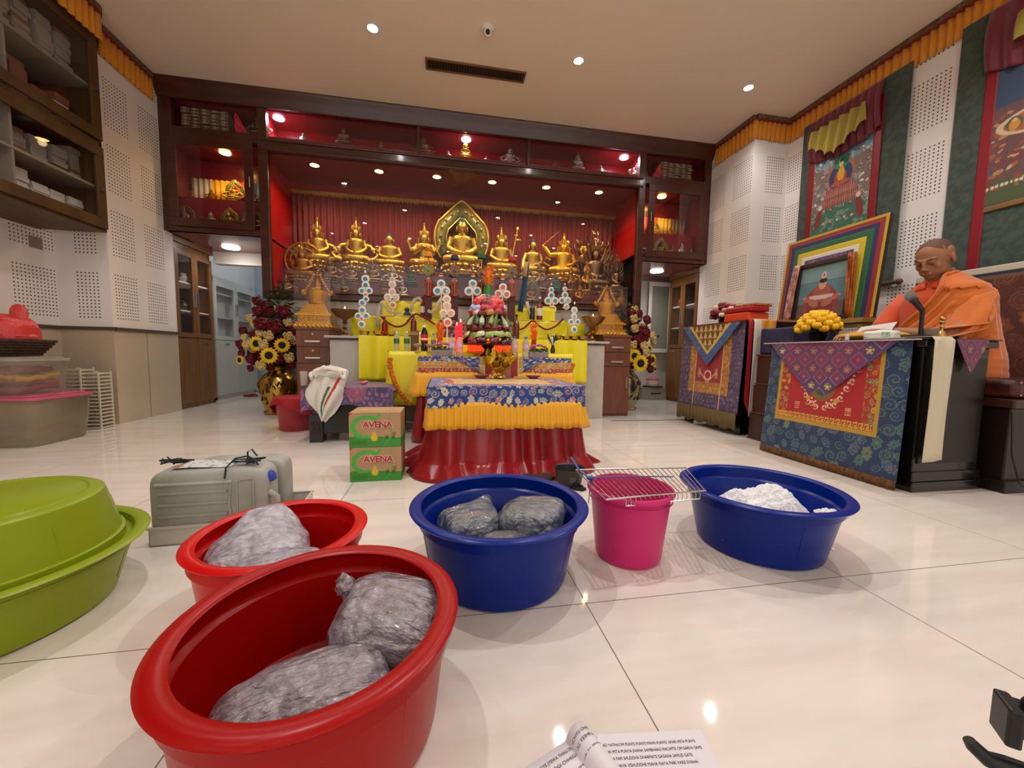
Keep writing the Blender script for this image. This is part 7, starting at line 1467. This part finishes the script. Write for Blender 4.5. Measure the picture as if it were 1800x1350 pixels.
# things on it
x0_, z0_ = 2.62, .946
def posy(label, x, y, z, cols, R_, n, seed, pot, name='rose_pot'):
    t = thing(name, label, 'flowers', (x, y, z)); MB().lathe([(0, 0), (.04, 0), (.055, .05), (.05, .055), (0, .05)], 20).build('pot', pot, t); rn = random.Random(seed)
    mb = MB()
    for k in range(30): a = rn.uniform(0, 6.28); r_ = rn.uniform(.03, R_); mb.ell((r_*math.cos(a), r_*math.sin(a), .06+rn.uniform(0, .04)), (.02, .016, .008), 6, 4)
    mb.build('leaves', mat('posy_leaf', '2c3a24', rough=.6), t)
    for k in range(n):
        q = (k+.5)/n; el = math.acos(1-q*.98); a = k*2.4; c = (R_*math.sin(el)*math.cos(a), R_*math.sin(el)*math.sin(a), .070+R_*1.15*math.cos(el)); col = cols[k % len(cols)]; mb = MB().ell(c, .019, 10, 8)
        for j in range(5): b_ = j*1.257; mb.ell((c[0]+.014*math.cos(b_), c[1]+.014*math.sin(b_), c[2]+.004), (.014, .014, .019), 8, 6)
        mb.build('rose', mat('posy_'+col, col, rough=.6), t)
    return t
yy, _ = onX(1280, 568, 2.62); posy('small pot of dark red, pink and cream roses on the fringed brocade table', 2.58, yy, .946, ['5e0f1c', '8a2030', 'c98a90', 'e2d0a8', '6a1424', 'b86a7a'], .105, 36, 4, mat('black_pot', '1c1a18', rough=.5))
yy, _ = onX(1322, 555, 2.70)
t = thing('wrapped_scripture', 'stack of scriptures wrapped in orange and red cloth behind the small rose pot', 'book', (2.60, 2.98, .946), rz=.1)
MB().box(-.10, .12, -.13, .13, 0, .085).build('orange_bundle', mat('vermilion_cloth', 'd2481a', rough=.55), t, smooth=False, bevel=.012); MB().box(-.10, .10, -.15, .12, .088, .135).build('red_bundle', mat('crimson_bundle', 'a01a24', rough=.5), t, smooth=False, bevel=.012); MB().box(-.06, .14, -.14, .06, .137, .160).build('gold_bundle', mat('gold_brocade_cloth', 'b8862c', rough=.5, var=.5, vscale=50, vcol2='8a2a2a'), t, smooth=False, bevel=.008)
# framed portrait, leaning
PX, PY0, PY1, PZ0, PZ1 = 3.06, 2.30, 3.12, .955, 1.70
t = thing('framed_portrait', 'large framed portrait bordered with rainbow cloth bands, leaning on the wall behind the roses', 'picture', (PX, (PY0+PY1)/2, PZ0), rot=(0, .10, 0)); pw, ph = PY1-PY0, PZ1-PZ0
MB().box(.004, .03, -pw/2, pw/2, 0, ph).build('board', mat('board_back', '3a2a20', rough=.7), t, smooth=False)
def rainbow(u, v):
    c = solidc(u, 'b89a1e'); d = np.minimum(np.minimum(u, pw-u), ph-v)
    for lim, col in ((.018, '8c1e1c'), (.050, '23224e'), (.085, '1e5a34'), (.130, 'c9ae14'), (.175, 'cfc6bb'), (.215, 'd0c8c0')): put(c, d > lim, col)
    m = d > .205; c2 = brocade(u, v, '4a2c54', ['6a4472', '8a5a2c', '5a3a64'], .03, 33, ol='7a5a80'); c = np.where(m[..., None], c2, c); put(c, (d > .255), 'a86428'); put(c, (d > .255)*(fbm(u*30, v*30) > .5), 'c07a34', .7); return c
U, V = gridUV(pw, ph, 150, 140); MB().sheet(np.dstack([0*U-.001-.004*np.floor(np.minimum(np.minimum(U, pw-U), ph-V)/.045).clip(0, 5)*.6, pw/2-U, V])).build('rainbow_border', CLOTH(), t, colors=rainbow(U, V), smooth=False, solid=.002)
for a, b_, c, d in ((-.24, .24, .0, .50),): MB().box(-.032, -.012, a, b_, c, c+.035).box(-.032, -.012, a, b_, d-.035, d).box(-.032, -.012, a, a+.035, c+.035, d-.035).box(-.032, -.012, b_-.035, b_, c+.035, d-.035).build('wood_frame', mat('portrait_wood', '2e1e16', rough=.3), t, smooth=False, bevel=.004)
def portrait(u, v):
    W_, H_ = .41, .43; c = solidc(u, '5f7f86'); put(c, v > .30, '86a09c', .7); put(c, (v < .12), '6a5a58'); cx = W_*.5; put(c, ell_(u, v, cx, .10, .15, .16), '8a4a4a'); put(c, (np.abs(u-cx) < .11)*(v < .17), '7d3f42'); put(c, ell_(u, v, cx, .20, .075, .075), 'a05a50')
    put(c, ell_(u, v, cx, .165, .16, .018), 'c9b4ac'); put(c, ell_(u, v, cx, .27, .032, .042), 'c99a7a'); put(c, ell_(u, v, cx, .300, .034, .020), '4a3028'); put(c, ell_(u, v, cx, .345, .020, .028), 'c9c0b0'); put(c, ell_(u, v, cx, .345, .010, .015), 'b0552a')
    for s in (-1, 1): put(c, ell_(u, v, cx+s*.12, .155, .028, .022), 'b8604a'); put(c, ell_(u, v, cx+s*.06, .12, .05, .03, s*.5), 'a86a5a')
    return c
U, V = gridUV(.41, .43, 90, 90); MB().sheet(np.dstack([0*U-.015, .205-U, .035+V])).build('photograph', mat('glossy_print', rough=.15, vcol=True), t, colors=portrait(U, V), smooth=False)
for s, c1 in ((1, 'c8b4a8'), (-1, 'd07a1c')):    # cloth swags beside the photo
    yy = np.linspace(0, 1, 14); P = [[(-.05-.012*math.sin(k*1.9+q*3), s*(.20+.06*k/10+.05*q*(1 if s < 0 else .6)), .50-.50*q*(1 if k > 2 else .95)) for k in range(11)] for q in yy]
    MB().sheet(P).build('side_drape', mat('drape_red_white', '9a3a34', rough=.6, var=.9, vscale=20, vcol2='d8b0a0') if s > 0 else mat('drape_orange', 'b8661a', rough=.55, var=.6, vscale=25, vcol2='8a3a14'), t, solid=.003)
# wooden ledge blocks under the portrait
t = thing('low_stand', 'pale wooden low stand supporting the near end of the framed portrait', 'stand', (3.08, 2.48, 0)); MB().box(-.13, .13, -.20, .215, .915, .948).box(-.11, .11, -.18, .20, .895, .915).build('boards', mat('pale_wood', 'a07c48', rough=.45), t, smooth=False)
for sx in (-.10, .10):
    for sy in (-.17, .18): MB().box(sx-.015, sx+.015, sy-.015, sy+.015, 0, .895).build('leg', MATS['pale_wood'], t, smooth=False)
o = MB().box(-.10, .12, -.20, .20, 0, .014).box(-.08, .10, -.18, .18, .014, .020).build('offering_board', mat('pale_wood', 'a07c48'), smooth=False); o.location = (2.86, 2.96, .946); tag(o, 'pale wooden board lying on the fringed table before the framed portrait', 'board')
# navy cloth box and brown steps between the tables
t = thing('wooden_steps', 'dark brown three step block between the two brocade covered tables', 'steps', (2.42, 2.49, 0)); BRW = mat('brown_laminate', '3f211b', rough=.35)
MB().box(0, .45, -.12, .17, 0, .20).box(.02, .45, -.12, .17, .20, .43).box(.04, .45, -.12, .17, .43, .66).build('risers', BRW, t, smooth=False)
for k, (x_, z) in enumerate(((-.008, .0), (.012, .205), (.032, .435), (.03, .66))): MB().box(x_, .45, -.125, .175, z, z+.012).build('tread', mat('brown_edge', '5a342a', rough=.3), t, smooth=False)
o = MB().box(0, .36, -.12, .17, 0, .20).build('navy_cushion', mat('navy_brocade', '1d2140', rough=.6, var=.7, vscale=18, vcol2='34304e'), smooth=False, bevel=.012); o.location = (2.47, 2.49, .673); tag(o, 'navy blue brocade covered box on top of the brown steps', 'cushion')
# ---- monk's table
t = thing('reading_table', 'black lacquered table with red and blue brocade in front of the seated man', 'table', (2.25, 1.89, 0))
MB().box(.01, .42, -.43, .43, .03, .71).box(-.005, .45, -.445, .445, .71, .745).box(-.005, .44, -.445, .445, 0, .05).box(.0, .43, -.44, .44, .05, .10).build('body', BLACK, t, smooth=False, bevel=.005)
MB().box(.03, .40, -.436, -.43, .14, .66).build('side_panel', mat('black_panel', '120d0c', rough=.35), t, smooth=False)
def rugB(u, v):
    W_, H_ = .80, .70; c = brocade(u, v, '1e3050', ['34505a', '6a6a50', '44406a', '2f5a56', '2a3c6a'], .060, 71, dark='24385c', ol='5a7470')
    m0 = (u > .085)*(u < W_-.105)*(v > .20); gold = (np.array(hx('b08a24'))*np.ones(c.shape)); c = np.where(m0[..., None], gold, c)
    m1 = (u > .105)*(u < W_-.125)*(v > .222); mot = brocade(u, v, '9a2e1c', ['c88a2c', '7a1c18', '8a5a44', '4a5a5a'], .035, 75, ol='c8983c'); c = np.where(m1[..., None], mot, c)
    m2 = (u > .165)*(u < W_-.19)*(v > .262); put(c, m2, 'a3181c')
    fr = (v > .226)*(v < .258)*(u > .108)*(u < W_-.128); k = np.mod(u/.030, 1); q = (v-.226)/.032; key = ((np.abs(q-.9) < .1)*(k < .8))+((np.abs(q-.1) < .1)*(k > .2))+((k < .14)*(q > .1))+((np.abs(k-.72) < .08)*(q > .35))+((np.abs(q-.45) < .1)*(k > .35)*(k < .75))+((np.abs(k-.4) < .07)*(q < .5)*(q > .3)); put(c, fr, '9a2418'); put(c, fr*(key > 0), 'd0a23c')
    cx = W_*.48
    for s in (-1, 1):
        for k2 in range(9):
            a = cx+s*(.030+.026*k2); b_ = .315+.0009*(k2*3.4)**1.85+.010*math.sin(k2*2); d = np.hypot(u-a, v-b_); th = np.arctan2(v-b_, (u-a)*s); sp = np.mod(d/.020-th/(2*PI), 1); put(c, m2*(d < .019)*(sp < .42), 'd8b992')
            put(c, m2*(np.hypot(u-a-.004*s, v-b_-.03) < .006), 'd8c8a8')
        for dy in (0, .012, .024, .036): put(c, (np.abs(u-cx-s*.155) < .016)*(np.abs(v-.29-dy) < .003)*(np.mod(u*120, 1) < .7), 'd8b080')
        put(c, (np.hypot((u-cx-s*.085)/1.0, v-.36) < .014), 'b8922c')
    put(c, m2*(ell_(u, v, cx, .47, .085, .12)), '7a5a2a'); put(c, m2*(ell_(u, v, cx, .48, .06, .10)), '3a4a34'); return c
U, V = gridUV(.80, .70, 240, 200); sp = (1-V/.70); MB().sheet(np.dstack([-.018-.045*sp**1.3-.003*np.sin(U*20), .40-U*(1+.02*sp)+.0, .045+V])).build('rug_front', CLOTH(), t, colors=rugB(U, V), solid=.004)
xs = np.linspace(0, .815, 200); P = [[(-.064-.005*abs(math.sin(x*70)), .40-x, z) for x in xs] for z in (.05, .03, .006)]; MB().sheet(P).build('fringe', mat('brown_fringe', '4a3220', rough=.8, var=.9, vscale=60, vcol2='8a5a2c', bump=1, bscale=200), t, solid=.006)
def triB(u, v):
    c = solidc(u, '513a5c'); W_, H_ = .74, .36
    k = .105; a = np.mod(u/k, 1)-.5; b_ = np.mod(v/k, 1)-.5; d1 = np.abs(np.abs(a)+np.abs(b_)-.42); put(c, d1 < .035, '8f6f96'); put(c, (np.abs(a)+np.abs(b_) < .28), '7a2f4a'); put(c, (np.abs(a)+np.abs(b_) < .10), 'b0607a'); r_ = np.hypot(np.abs(a)-.5, np.abs(b_)-.5); put(c, (r_ < .20)*(np.mod(np.arctan2(b_, a)*3, 1) < .6), 'b09a58'); put(c, (r_ < .08), 'd0b878')
    m = (np.abs(u-W_/2) < W_*.32)*(v > .16); put(c, m, '84304e', .45); dd = (1-np.abs(u-W_/2)/(W_/2))-(H_-v)/H_; put(c, dd < .05, '5a3a6a', .8); return c
U, V = np.meshgrid(np.linspace(0, 1, 170), np.linspace(0, 1, 90)); W_, H_ = .76, .37; A_ = U*W_; ap = .46; dep = H_*np.where(U < ap, U/ap, (1-U)/(1-ap)); B_ = H_-dep*(1-V); MB().sheet(np.dstack([-.038-.004*np.sin(A_*15)+0*U, .40-A_, .748-(H_-B_)])).build('point_cloth', CLOTH(), t, colors=triB(A_, B_), solid=.003)
MB().box(-.042, .455, -.452, .452, .746, .752).build('cloth_top', mat('black_top_cloth', '14101a', rough=.4), t, smooth=False); MB().box(-.046, -.038, -.45, .45, .742, .749).build('white_piping', mat('piping', 'b0a8a8', rough=.6), t, smooth=False)
U, V = np.meshgrid(np.linspace(0, 1, 60), np.linspace(0, 1, 40)); A_ = U*.20; dep = .165*(1-np.abs(U-.52)*1.9).clip(0, 1); MB().sheet(np.dstack([.155+A_, 0*U-.458, .749-dep*(1-V)])).build('side_point_cloth', CLOTH(), t, colors=triB(A_*1.3+.2, .36-dep*(1-V)), solid=.003)
hang('silk_scarf', 'long cream silk scarf hanging down the near end of the reading table', 2.262, 2.378, 1.432, .755, .155, mat('cream_silk', 'cfc4a8', rough=.5, sheen=.2), tail=.01)
# things on the reading table
TZ = .753
yy = onX(1437, 590, 2.42)[0]; posy('pot of yellow chrysanthemums on the reading table', 2.42, yy, TZ, ['e8b414', 'eec21c', 'dda80c'], .105, 44, 7, BLACK, name='chrysanthemum_pot')
yy = onX(1530, 590, 2.40)[0]; o = MB().ell((0, 0, .028), (.075, .19, .028), 28, 12).build('cushion', mat('mustard_cloth', 'bf8a10', rough=.6, sheen=.2)); o.location = (2.42, yy+.02, TZ); tag(o, 'flat mustard yellow cushion behind the tissue pack on the reading table', 'cushion')
yy = onX(1547, 592, 2.33)[0]; t = thing('tissue_pack', 'white soft pack of tissues with green print on the reading table', 'tissue', (2.325, yy-.01, TZ), rz=.1)
MB().box(-.035, .035, -.07, .07, 0, .048).build('pack', mat('white_film', 'dcdcd4', rough=.35, bump=.6, bscale=30), t, bevel=.014); MB().box(-.0365, -.034, -.058, -.020, .008, .040).build('green_print', mat('green_print', '5a9a6a', rough=.5, var=.9, vscale=120, vcol2='dcdcd4'), t, smooth=False); MB().ell((0, .0, .048), (.014, .03, .006), 12, 8).build('opening_flap', mat('white_film', 'dcdcd4'), t)
yy = onX(1492, 590, 2.28)[0]; o = MB().lathe([(0, 0), (.010, 0), (.010, .030), (0, .032)], 14).build('tealight', MATTEW); o.location = (2.27, yy, TZ); tag(o, 'small white candle stub left of the tissue pack on the reading table', 'candle')
PAP = mat('sheet_paper', 'c9c2c0', rough=.7)
o = MB().box(-.06, .06, -.12, .12, 0, .008).build('paper_stack', PAP, smooth=False); o.location = (2.33, 1.62, TZ); o.rotation_euler = (0, 0, .1); tag(o, 'thin stack of white papers lying on the reading table under the microphone', 'paper')
# microphone on a table stand
mx, my = 2.36, onX(1618, 585, 2.36)[0]; t = thing('microphone', 'black microphone with silver grille on a short table stand', 'microphone', (mx, my, TZ+.009), rz=0)
MB().lathe([(0, 0), (.055, 0), (.055, .006), (.012, .014), (0, .014)], 24).build('base', BLACKP, t); MB().tube([(0, 0, .01), (0, 0, .135)], .009, 10).build('post', BLACKP, t)
MB().tube([(0, 0, .130), (-.010, .012, .155), (-.022, .026, .185)], [.011, .013, .015], 12).build('handle', BLACKP, t); MB().ell((-.032, .036, .208), (.023, .023, .025), 18, 12).build('grille', mat('silver_mesh', '8a8c88', rough=.35, metal=.7, bump=1, bscale=400), t); MB().tube([(-.024, .028, .190), (-.020, .024, .181)], .0185, 14).build('collar_ring', mat('dark_ring', '3a3a3a', rough=.3, metal=.6), t)
# bell and glass
gy = onX(1648, 590, 2.40)[0]; t = thing('drinking_glass', 'short empty drinking glass on the reading table right of the microphone', 'glass', (2.40, gy+.03, TZ)); MB().lathe([(0, 0), (.028, 0), (.033, .055), (.031, .055), (.026, .006), (0, .006)], 28).build('glass', mat('smoky_glass', '8a7a6a', rough=.05, alpha=.45), t)
t = thing('ritual_bell', 'small brass ritual bell standing near the right end of the reading table', 'bell', (2.47, gy+.03, TZ)); MB().lathe([(.028, 0), (.025, .012), (.016, .035), (.012, .042), (0, .044)], 24).build('bell', BRASS, t); MB().tube([(0, 0, .044), (0, 0, .10)], [.007, .005], 10).ell((0, 0, .062), .010, 10, 8).ell((0, 0, .085), (.013, .013, .010), 10, 8).ell((0, 0, .105), (.015, .012, .012), 10, 8).build('handle', BRASS, t)
# ---- throne
t = thing('throne_chair', 'wide dark throne with brocade back and brass studded seat behind the reading table', 'chair', (2.72, 1.75, 0)); DKC = mat('throne_wood', '1a100d', rough=.35); RBR = mat('red_brocade_seat', '34100e', rough=.45, var=.6, vscale=14, vcol2='5a1c14')
MB().box(.0, .70, -.36, .45, .02, .42).box(-.02, .72, -.38, .47, 0, .06).build('base', DKC, t, smooth=False, bevel=.006); MB().box(-.02, .72, -.38, .47, .42, .465).build('rail', mat('rail_wood', '3f1f16', rough=.3), t, smooth=False, bevel=.008)
MB().box(.0, .66, -.37, .46, .466, .56).build('seat_cushion', RBR, t, bevel=.025)
mb = MB()
for k in range(17): mb.ell((.02+.04*k, -.376, .485), (.006, .004, .006), 8, 6).ell((.02+.04*k, -.372, .545), (.006, .004, .006), 8, 6)
mb.build('brass_studs', mat('stud', 'a08a70', rough=.25, metal=.9), t)
def backart(u, v):
    c = brocade(u, v, '5a2414', ['7a3a1c', '6a2c1c', '8a4a24'], .11, 55, dark='481a10', ol='6a3a20'); put(c, v > .60, '6a4a34'); put(c, v > .625, '1e2238'); put(c, v > .645, 'bdb4a0'); return c
U, V = gridUV(.86, .68, 120, 100); MB().sheet(np.dstack([.585+.04*V, .48-U, .55+V])).build('backrest', CLOTH(), t, colors=backart(U, V), solid=.03)
MB().box(.62, .70, -.38, .48, .45, 1.16).build('back_frame', DKC, t, smooth=False, bevel=.01)
MB().tube([(.0, -.365, .40), (-.01, -.385, .20), (.03, -.40, .06), (.10, -.41, .012)], .004, 6).build('hanging_cord', mat('cord_dark', '2a1c18'), t)

# ================================================================== THE SEATED MAN
SKIN = mat('skin', '9c6a4c', rough=.5, spec=.4); ORG = mat('orange_shirt', 'c8480a', rough=.7, sheen=.3); ROBE = mat('saffron_robe', 'c46204', rough=.7, sheen=.4, bump=.25, bscale=14)
per = thing('person', 'man with shaved head in an orange robe, seated and reading papers at the table', 'person', (2.87, 1.80, .56), rz=-PI/2)
def limb(mb, pts, rad, n=14): mb.tube(pts, rad, n)
mb = MB()
mb.lathe([(.10, .0), (.17, .02), (.165, .12), (.150, .22), (.165, .34), (.175, .43), (.150, .49), (.095, .53), (.055, .56), (.05, .62)], 28, sy=.62)
HP = Vector((.0, -.078, .668)); HR = Euler((.42, 0, .10)).to_matrix().to_4x4(); mb.tube([(0, -.01, .50), (0, -.035, .56), (0, -.058, .63)], [.060, .054, .055], 16)
def hd(c, r, n=18, m=12, rot=(0, 0, 0)):
    T = mb.T; mb.T = Matrix.Translation(HP)@HR@Matrix.Translation(c)@Euler(rot).to_matrix().to_4x4(); mb.ell((0, 0, 0), r, n, m); mb.T = T
hd((0, .012, .025), (.074, .092, .088), 32, 22); hd((0, -.018, -.040), (.060, .066, .066), 28, 18); hd((0, -.048, -.082), (.030, .026, .020)); hd((0, -.070, .018), (.050, .022, .013))
for s in (-1, 1):
    hd((s*.034, -.056, -.020), (.024, .019, .024)); hd((s*.036, -.026, -.058), (.022, .034, .026)); hd((s*.077, .010, -.008), (.009, .020, .031), rot=(.1, 0, s*.25)); hd((s*.029, -.078, .004), (.015, .008, .009)); hd((s*.012, -.094, -.032), (.008, .009, .008)); hd((s*.073, .012, .030), (.006, .03, .03))
hd((0, -.090, -.010), (.010, .014, .024), rot=(.25, 0, 0)); hd((0, -.100, -.026), (.012, .012, .010)); hd((0, -.086, -.056), (.021, .011, .0055)); hd((0, -.083, -.066), (.017, .010, .0065))
# right arm reaching forward onto the table, left arm bent under the robe
limb(mb, [(-.165, -.01, .44), (-.200, -.07, .32), (-.205, -.15, .235)], [.052, .046, .038]); limb(mb, [(-.205, -.15, .235), (-.195, -.27, .235), (-.175, -.375, .240)], [.040, .034, .025])
limb(mb, [(.165, -.01, .44), (.185, -.09, .30), (.170, -.19, .22)], [.052, .046, .040]); limb(mb, [(.170, -.19, .22), (.10, -.30, .23), (.02, -.37, .245)], [.040, .034, .025])
def hand(mb, w_, d, up, s):
    """palm at wrist w_ pointing along d with back-of-hand normal up; s = thumb side"""
    d = Vector(d).normalized(); up = Vector(up); up = (up-d*up.dot(d)).normalized(); sd = d.cross(up)*s; w_ = Vector(w_)
    for k in range(4):
        o = (k-1.5)*.018; mb.tube([w_+sd*o*.5, w_+d*.04+sd*o*.85, w_+d*.082+sd*o], [.015, .0135, .0105], 8)
    for k, L in enumerate((.066, .074, .070, .054)):
        o = (1.5-k)*.0185; b_ = w_+d*.082+sd*o; mb.tube([b_, b_+d*L*.42-up*.006+sd*o*.10, b_+d*L*.75-up*.020+sd*o*.12, b_+d*L*.92-up*.036+sd*o*.12], [.0095, .0088, .0080, .0068], 8)
    b_ = w_+d*.020+sd*.026; mb.tube([w_+d*.01+sd*.014, b_+sd*.010, b_+d*.026+sd*.022-up*.010, b_+d*.050+sd*.020-up*.018], [.013, .012, .0105, .0085], 8)
hand(mb, (-.175, -.375, .240), (.15, -1, -.10), (0, 0, 1), -1); hand(mb, (.02, -.37, .245), (-.35, -1, .05), (.2, 0, 1), 1)
# folded legs under the robe
for s in (-1, 1): limb(mb, [(s*.08, .0, .07), (s*.14, -.10, .08), (s*.12, -.15, .07), (-s*.03, -.16, .065)], [.085, .075, .055, .042])
body = mb.build('body', SKIN, per); md = body.modifiers.new('remesh', 'REMESH'); md.mode = 'VOXEL'; md.voxel_size = .0042; md.use_smooth_shade = True; md = body.modifiers.new('smooth', 'SMOOTH'); md.iterations = 7; md.factor = .5
def headpart(name, f, m):
    mb = MB(); mb.T = Matrix.Translation(HP)@HR; f(mb); return mb.build(name, m, per)
def hairf(mb):
    n1, n2 = 40, 22; P = []
    for i in range(n2+1):
        row = []
        for j in range(n1+1):
            a = -PI*.5+PI*2*j/n1; front = max(0, -math.sin(a)); lim = PI*(.56-.20*front**2-.16*(front > .35)); ph_ = .03+lim*i/n2; row.append((.0752*math.sin(ph_)*math.cos(a)*1.0, .012+.0935*math.sin(ph_)*math.sin(a), .025+.0893*math.cos(ph_)))
        P.append(row)
    mb.sheet(P)
headpart('shaved_hair', hairf, mat('stubble', '4a3328', rough=.7, var=.5, vscale=200, vcol2='6a4a38'))
DH = mat('brow_hair', '1e1410', rough=.8)
headpart('eyebrow', lambda m: m.tube([(.014, -.091, .020), (.030, -.087, .026), (.050, -.073, .021)], [.0022, .0028, .0014], 6), DH); headpart('eyebrow', lambda m: m.tube([(-.014, -.091, .020), (-.030, -.087, .026), (-.050, -.073, .021)], [.0022, .0028, .0014], 6), DH)
for s in (-1, 1): headpart('eyelid_line', lambda m: m.tube([(s*.016, -.0885, -.001), (s*.029, -.0885, -.004), (s*.043, -.080, -.001)], [.0012, .0018, .0012], 6), DH)
headpart('lips', lambda m: m.tube([(-.020, -.094, -.060), (-.008, -.0985, -.059), (.008, -.0985, -.059), (.020, -.094, -.060)], [.0016, .0042, .0042, .0016], 8), mat('lips', '7c4238', rough=.5))
# shirt
zt = [0, .12, .25, .36, .44, .49, .53, .555]; rx = [.19, .185, .178, .19, .197, .172, .115, .078]; ry = [.145, .13, .118, .12, .118, .10, .082, .072]
P = [[(np.interp(z, zt, rx)*math.copysign(abs(math.cos(a))**.85, math.cos(a)), np.interp(z, zt, ry)*math.sin(a)-.012*(z > .5)*4*(z-.5)*10*.3, z+.004*math.sin(a*6)) for a in np.linspace(0, 2*PI, 61)] for z in np.linspace(0, .555, 30)]
MB().sheet(P).build('shirt', ORG, per, solid=.004)
MB().tube([(-.150, -.005, .465), (-.190, -.04, .385), (-.212, -.09, .295), (-.214, -.115, .265)], [.060, .064, .062, .060], 22, cap=False).build('shirt_sleeve', ORG, per, solid=.004)
for s in (-1, 1):   # collar points
    mb = MB().sheet([[(s*(.070-.02*q), .030-.115*q+.0, .565-.035*q+.004), (s*(.085-.02*q), .02-.118*q, .545-.055*q)] for q in np.linspace(0, 1, 8)]); mb._add([(s*.050, -.085, .534), (s*.065, -.098, .490), (s*.012, -.105, .505), (s*.020, -.088, .540)], [(0, 1, 2, 3)]); mb.build('collar', mat('collar_orange', 'd8480c', rough=.65), per, solid=.004)
# robe wrapped from the right waist over the left shoulder
ZT = [0, .10, .22, .34, .44, .50, .545, .585]; RX = [.235, .235, .226, .220, .222, .200, .135, .085]; RY = [.235, .205, .165, .140, .132, .118, .095, .075]
def robe_p(a, t_):
    c, s = math.cos(a), math.sin(a); xx = .2*c; ztop = np.interp(xx, [-.20, -.10, .0, .055, .10, .20], [.12, .24, .37, .47, .565, .585]); 
    if s > 0: ztop = np.interp(xx, [-.20, -.1, .0, .20], [.30, .52, .58, .585])
    z = .0+ztop*t_; R1, R2 = np.interp(z, ZT, RX), np.interp(z, ZT, RY); bul = max(0, c)**1.2*np.interp(z, [0, .1, .22, .35, .5], [.05, .045, .03, .015, 0]); d = (ztop-z)
    f = (.0075-.0060*max(0, c)**.5)*math.sin(d*88+a*2.6+1.6*math.sin(a*3+d*9))+.002*math.sin(d*170-a*6+2*math.sin(a*2)); f *= min(1, d*14+.15)
    f *= (.25 if c > .55 else 1)
    x_ = (R1+f+bul)*math.copysign(abs(c)**.88, c); y_ = (R2+f+.03*bul/.13)*s-.015*(z > .48); return (x_, y_, z)
AA = np.linspace(0, 2*PI, 150); P = [[robe_p(a, t_) for a in AA] for t_ in np.linspace(0, 1, 70)]
MB().sheet(P).build('robe', ROBE, per, solid=.006)
# rolled top edge, lap and arm covering folds
edge = [Vector(robe_p(a, 1.0)) for a in np.linspace(PI*1.02, PI*1.95, 26)]; MB().tube([p+Vector((0, -.006, 0)) for p in edge], [.008+.004*abs(math.sin(i*.9)) for i in range(26)], 10).build('robe_roll', ROBE, per)
P = []
for i in range(34):
    q = i/33; c = Vector((.16, -.02, .45)).lerp(Vector((.185, -.12, .27)), min(1, q*2)) if q < .5 else Vector((.185, -.12, .27)).lerp(Vector((.09, -.315, .235)), (q-.5)*2); r_ = .080+.028*math.sin(q*PI)+.0; row = []
    for j in range(31):
        a = 2*PI*j/30; f = 1+.07*math.sin(a*5+q*14)+.05*math.sin(a*9-q*9); row.append((c.x+r_*f*math.cos(a)*.85, c.y+r_*f*math.sin(a)*.75, c.z+r_*f*(math.sin(a)*.25+math.cos(a)*.10)-(.05*q if math.sin(a) < 0 else 0)))
    P.append(row)
MB().sheet(P).build('robe_sleeve_fold', ROBE, per, solid=.006)
for k in range(6):      # heavy folds hanging over the forearm
    q = k/5; MB().tube([(.195-.02*q, .04-.10*q, .33-.035*k), (.215-.010*k, -.08-.01*k, .285-.03*k), (.18-.025*k, -.20-.012*k, .235-.022*k), (.09, -.285, .235-.015*k)], [.012, .020, .022, .010], 12).build('robe_fold', ROBE, per)
U, V = np.meshgrid(np.linspace(0, 1, 34), np.linspace(0, 1, 34)); X = .195+.05*U*(1-V)+.028*np.sin(U*13+V*2)*(.4+V)-.03*V; Y = -.20+.13*U*(1-.45*V); Z = .19-.24*V+.03*np.sin(U*8); MB().sheet(np.dstack([X+.03, Y-.02, Z])).build('robe_tail', ROBE, per, solid=.006)
# papers in the hand
U, V = np.meshgrid(np.linspace(0, 1, 16), np.linspace(0, 1, 16)); c0 = np.array([-.165, -.335, .285]); e1 = np.array([.205, -.02, -.02]); e2 = np.array([.02, -.11, -.125]); P = c0+U[..., None]*e1*(1)+V[..., None]*e2; P[..., 2] += .020*np.sin(V*PI)+.035*U*(1-V)
pp = MB().sheet(P).build('held_papers', PAP, solid=.001); pp.matrix_world = Matrix.Translation((2.87, 1.80, .56))@Matrix.Rotation(-PI/2, 4, 'Z'); tag(pp, 'white sheets of paper held above the reading table by the seated man', 'paper')
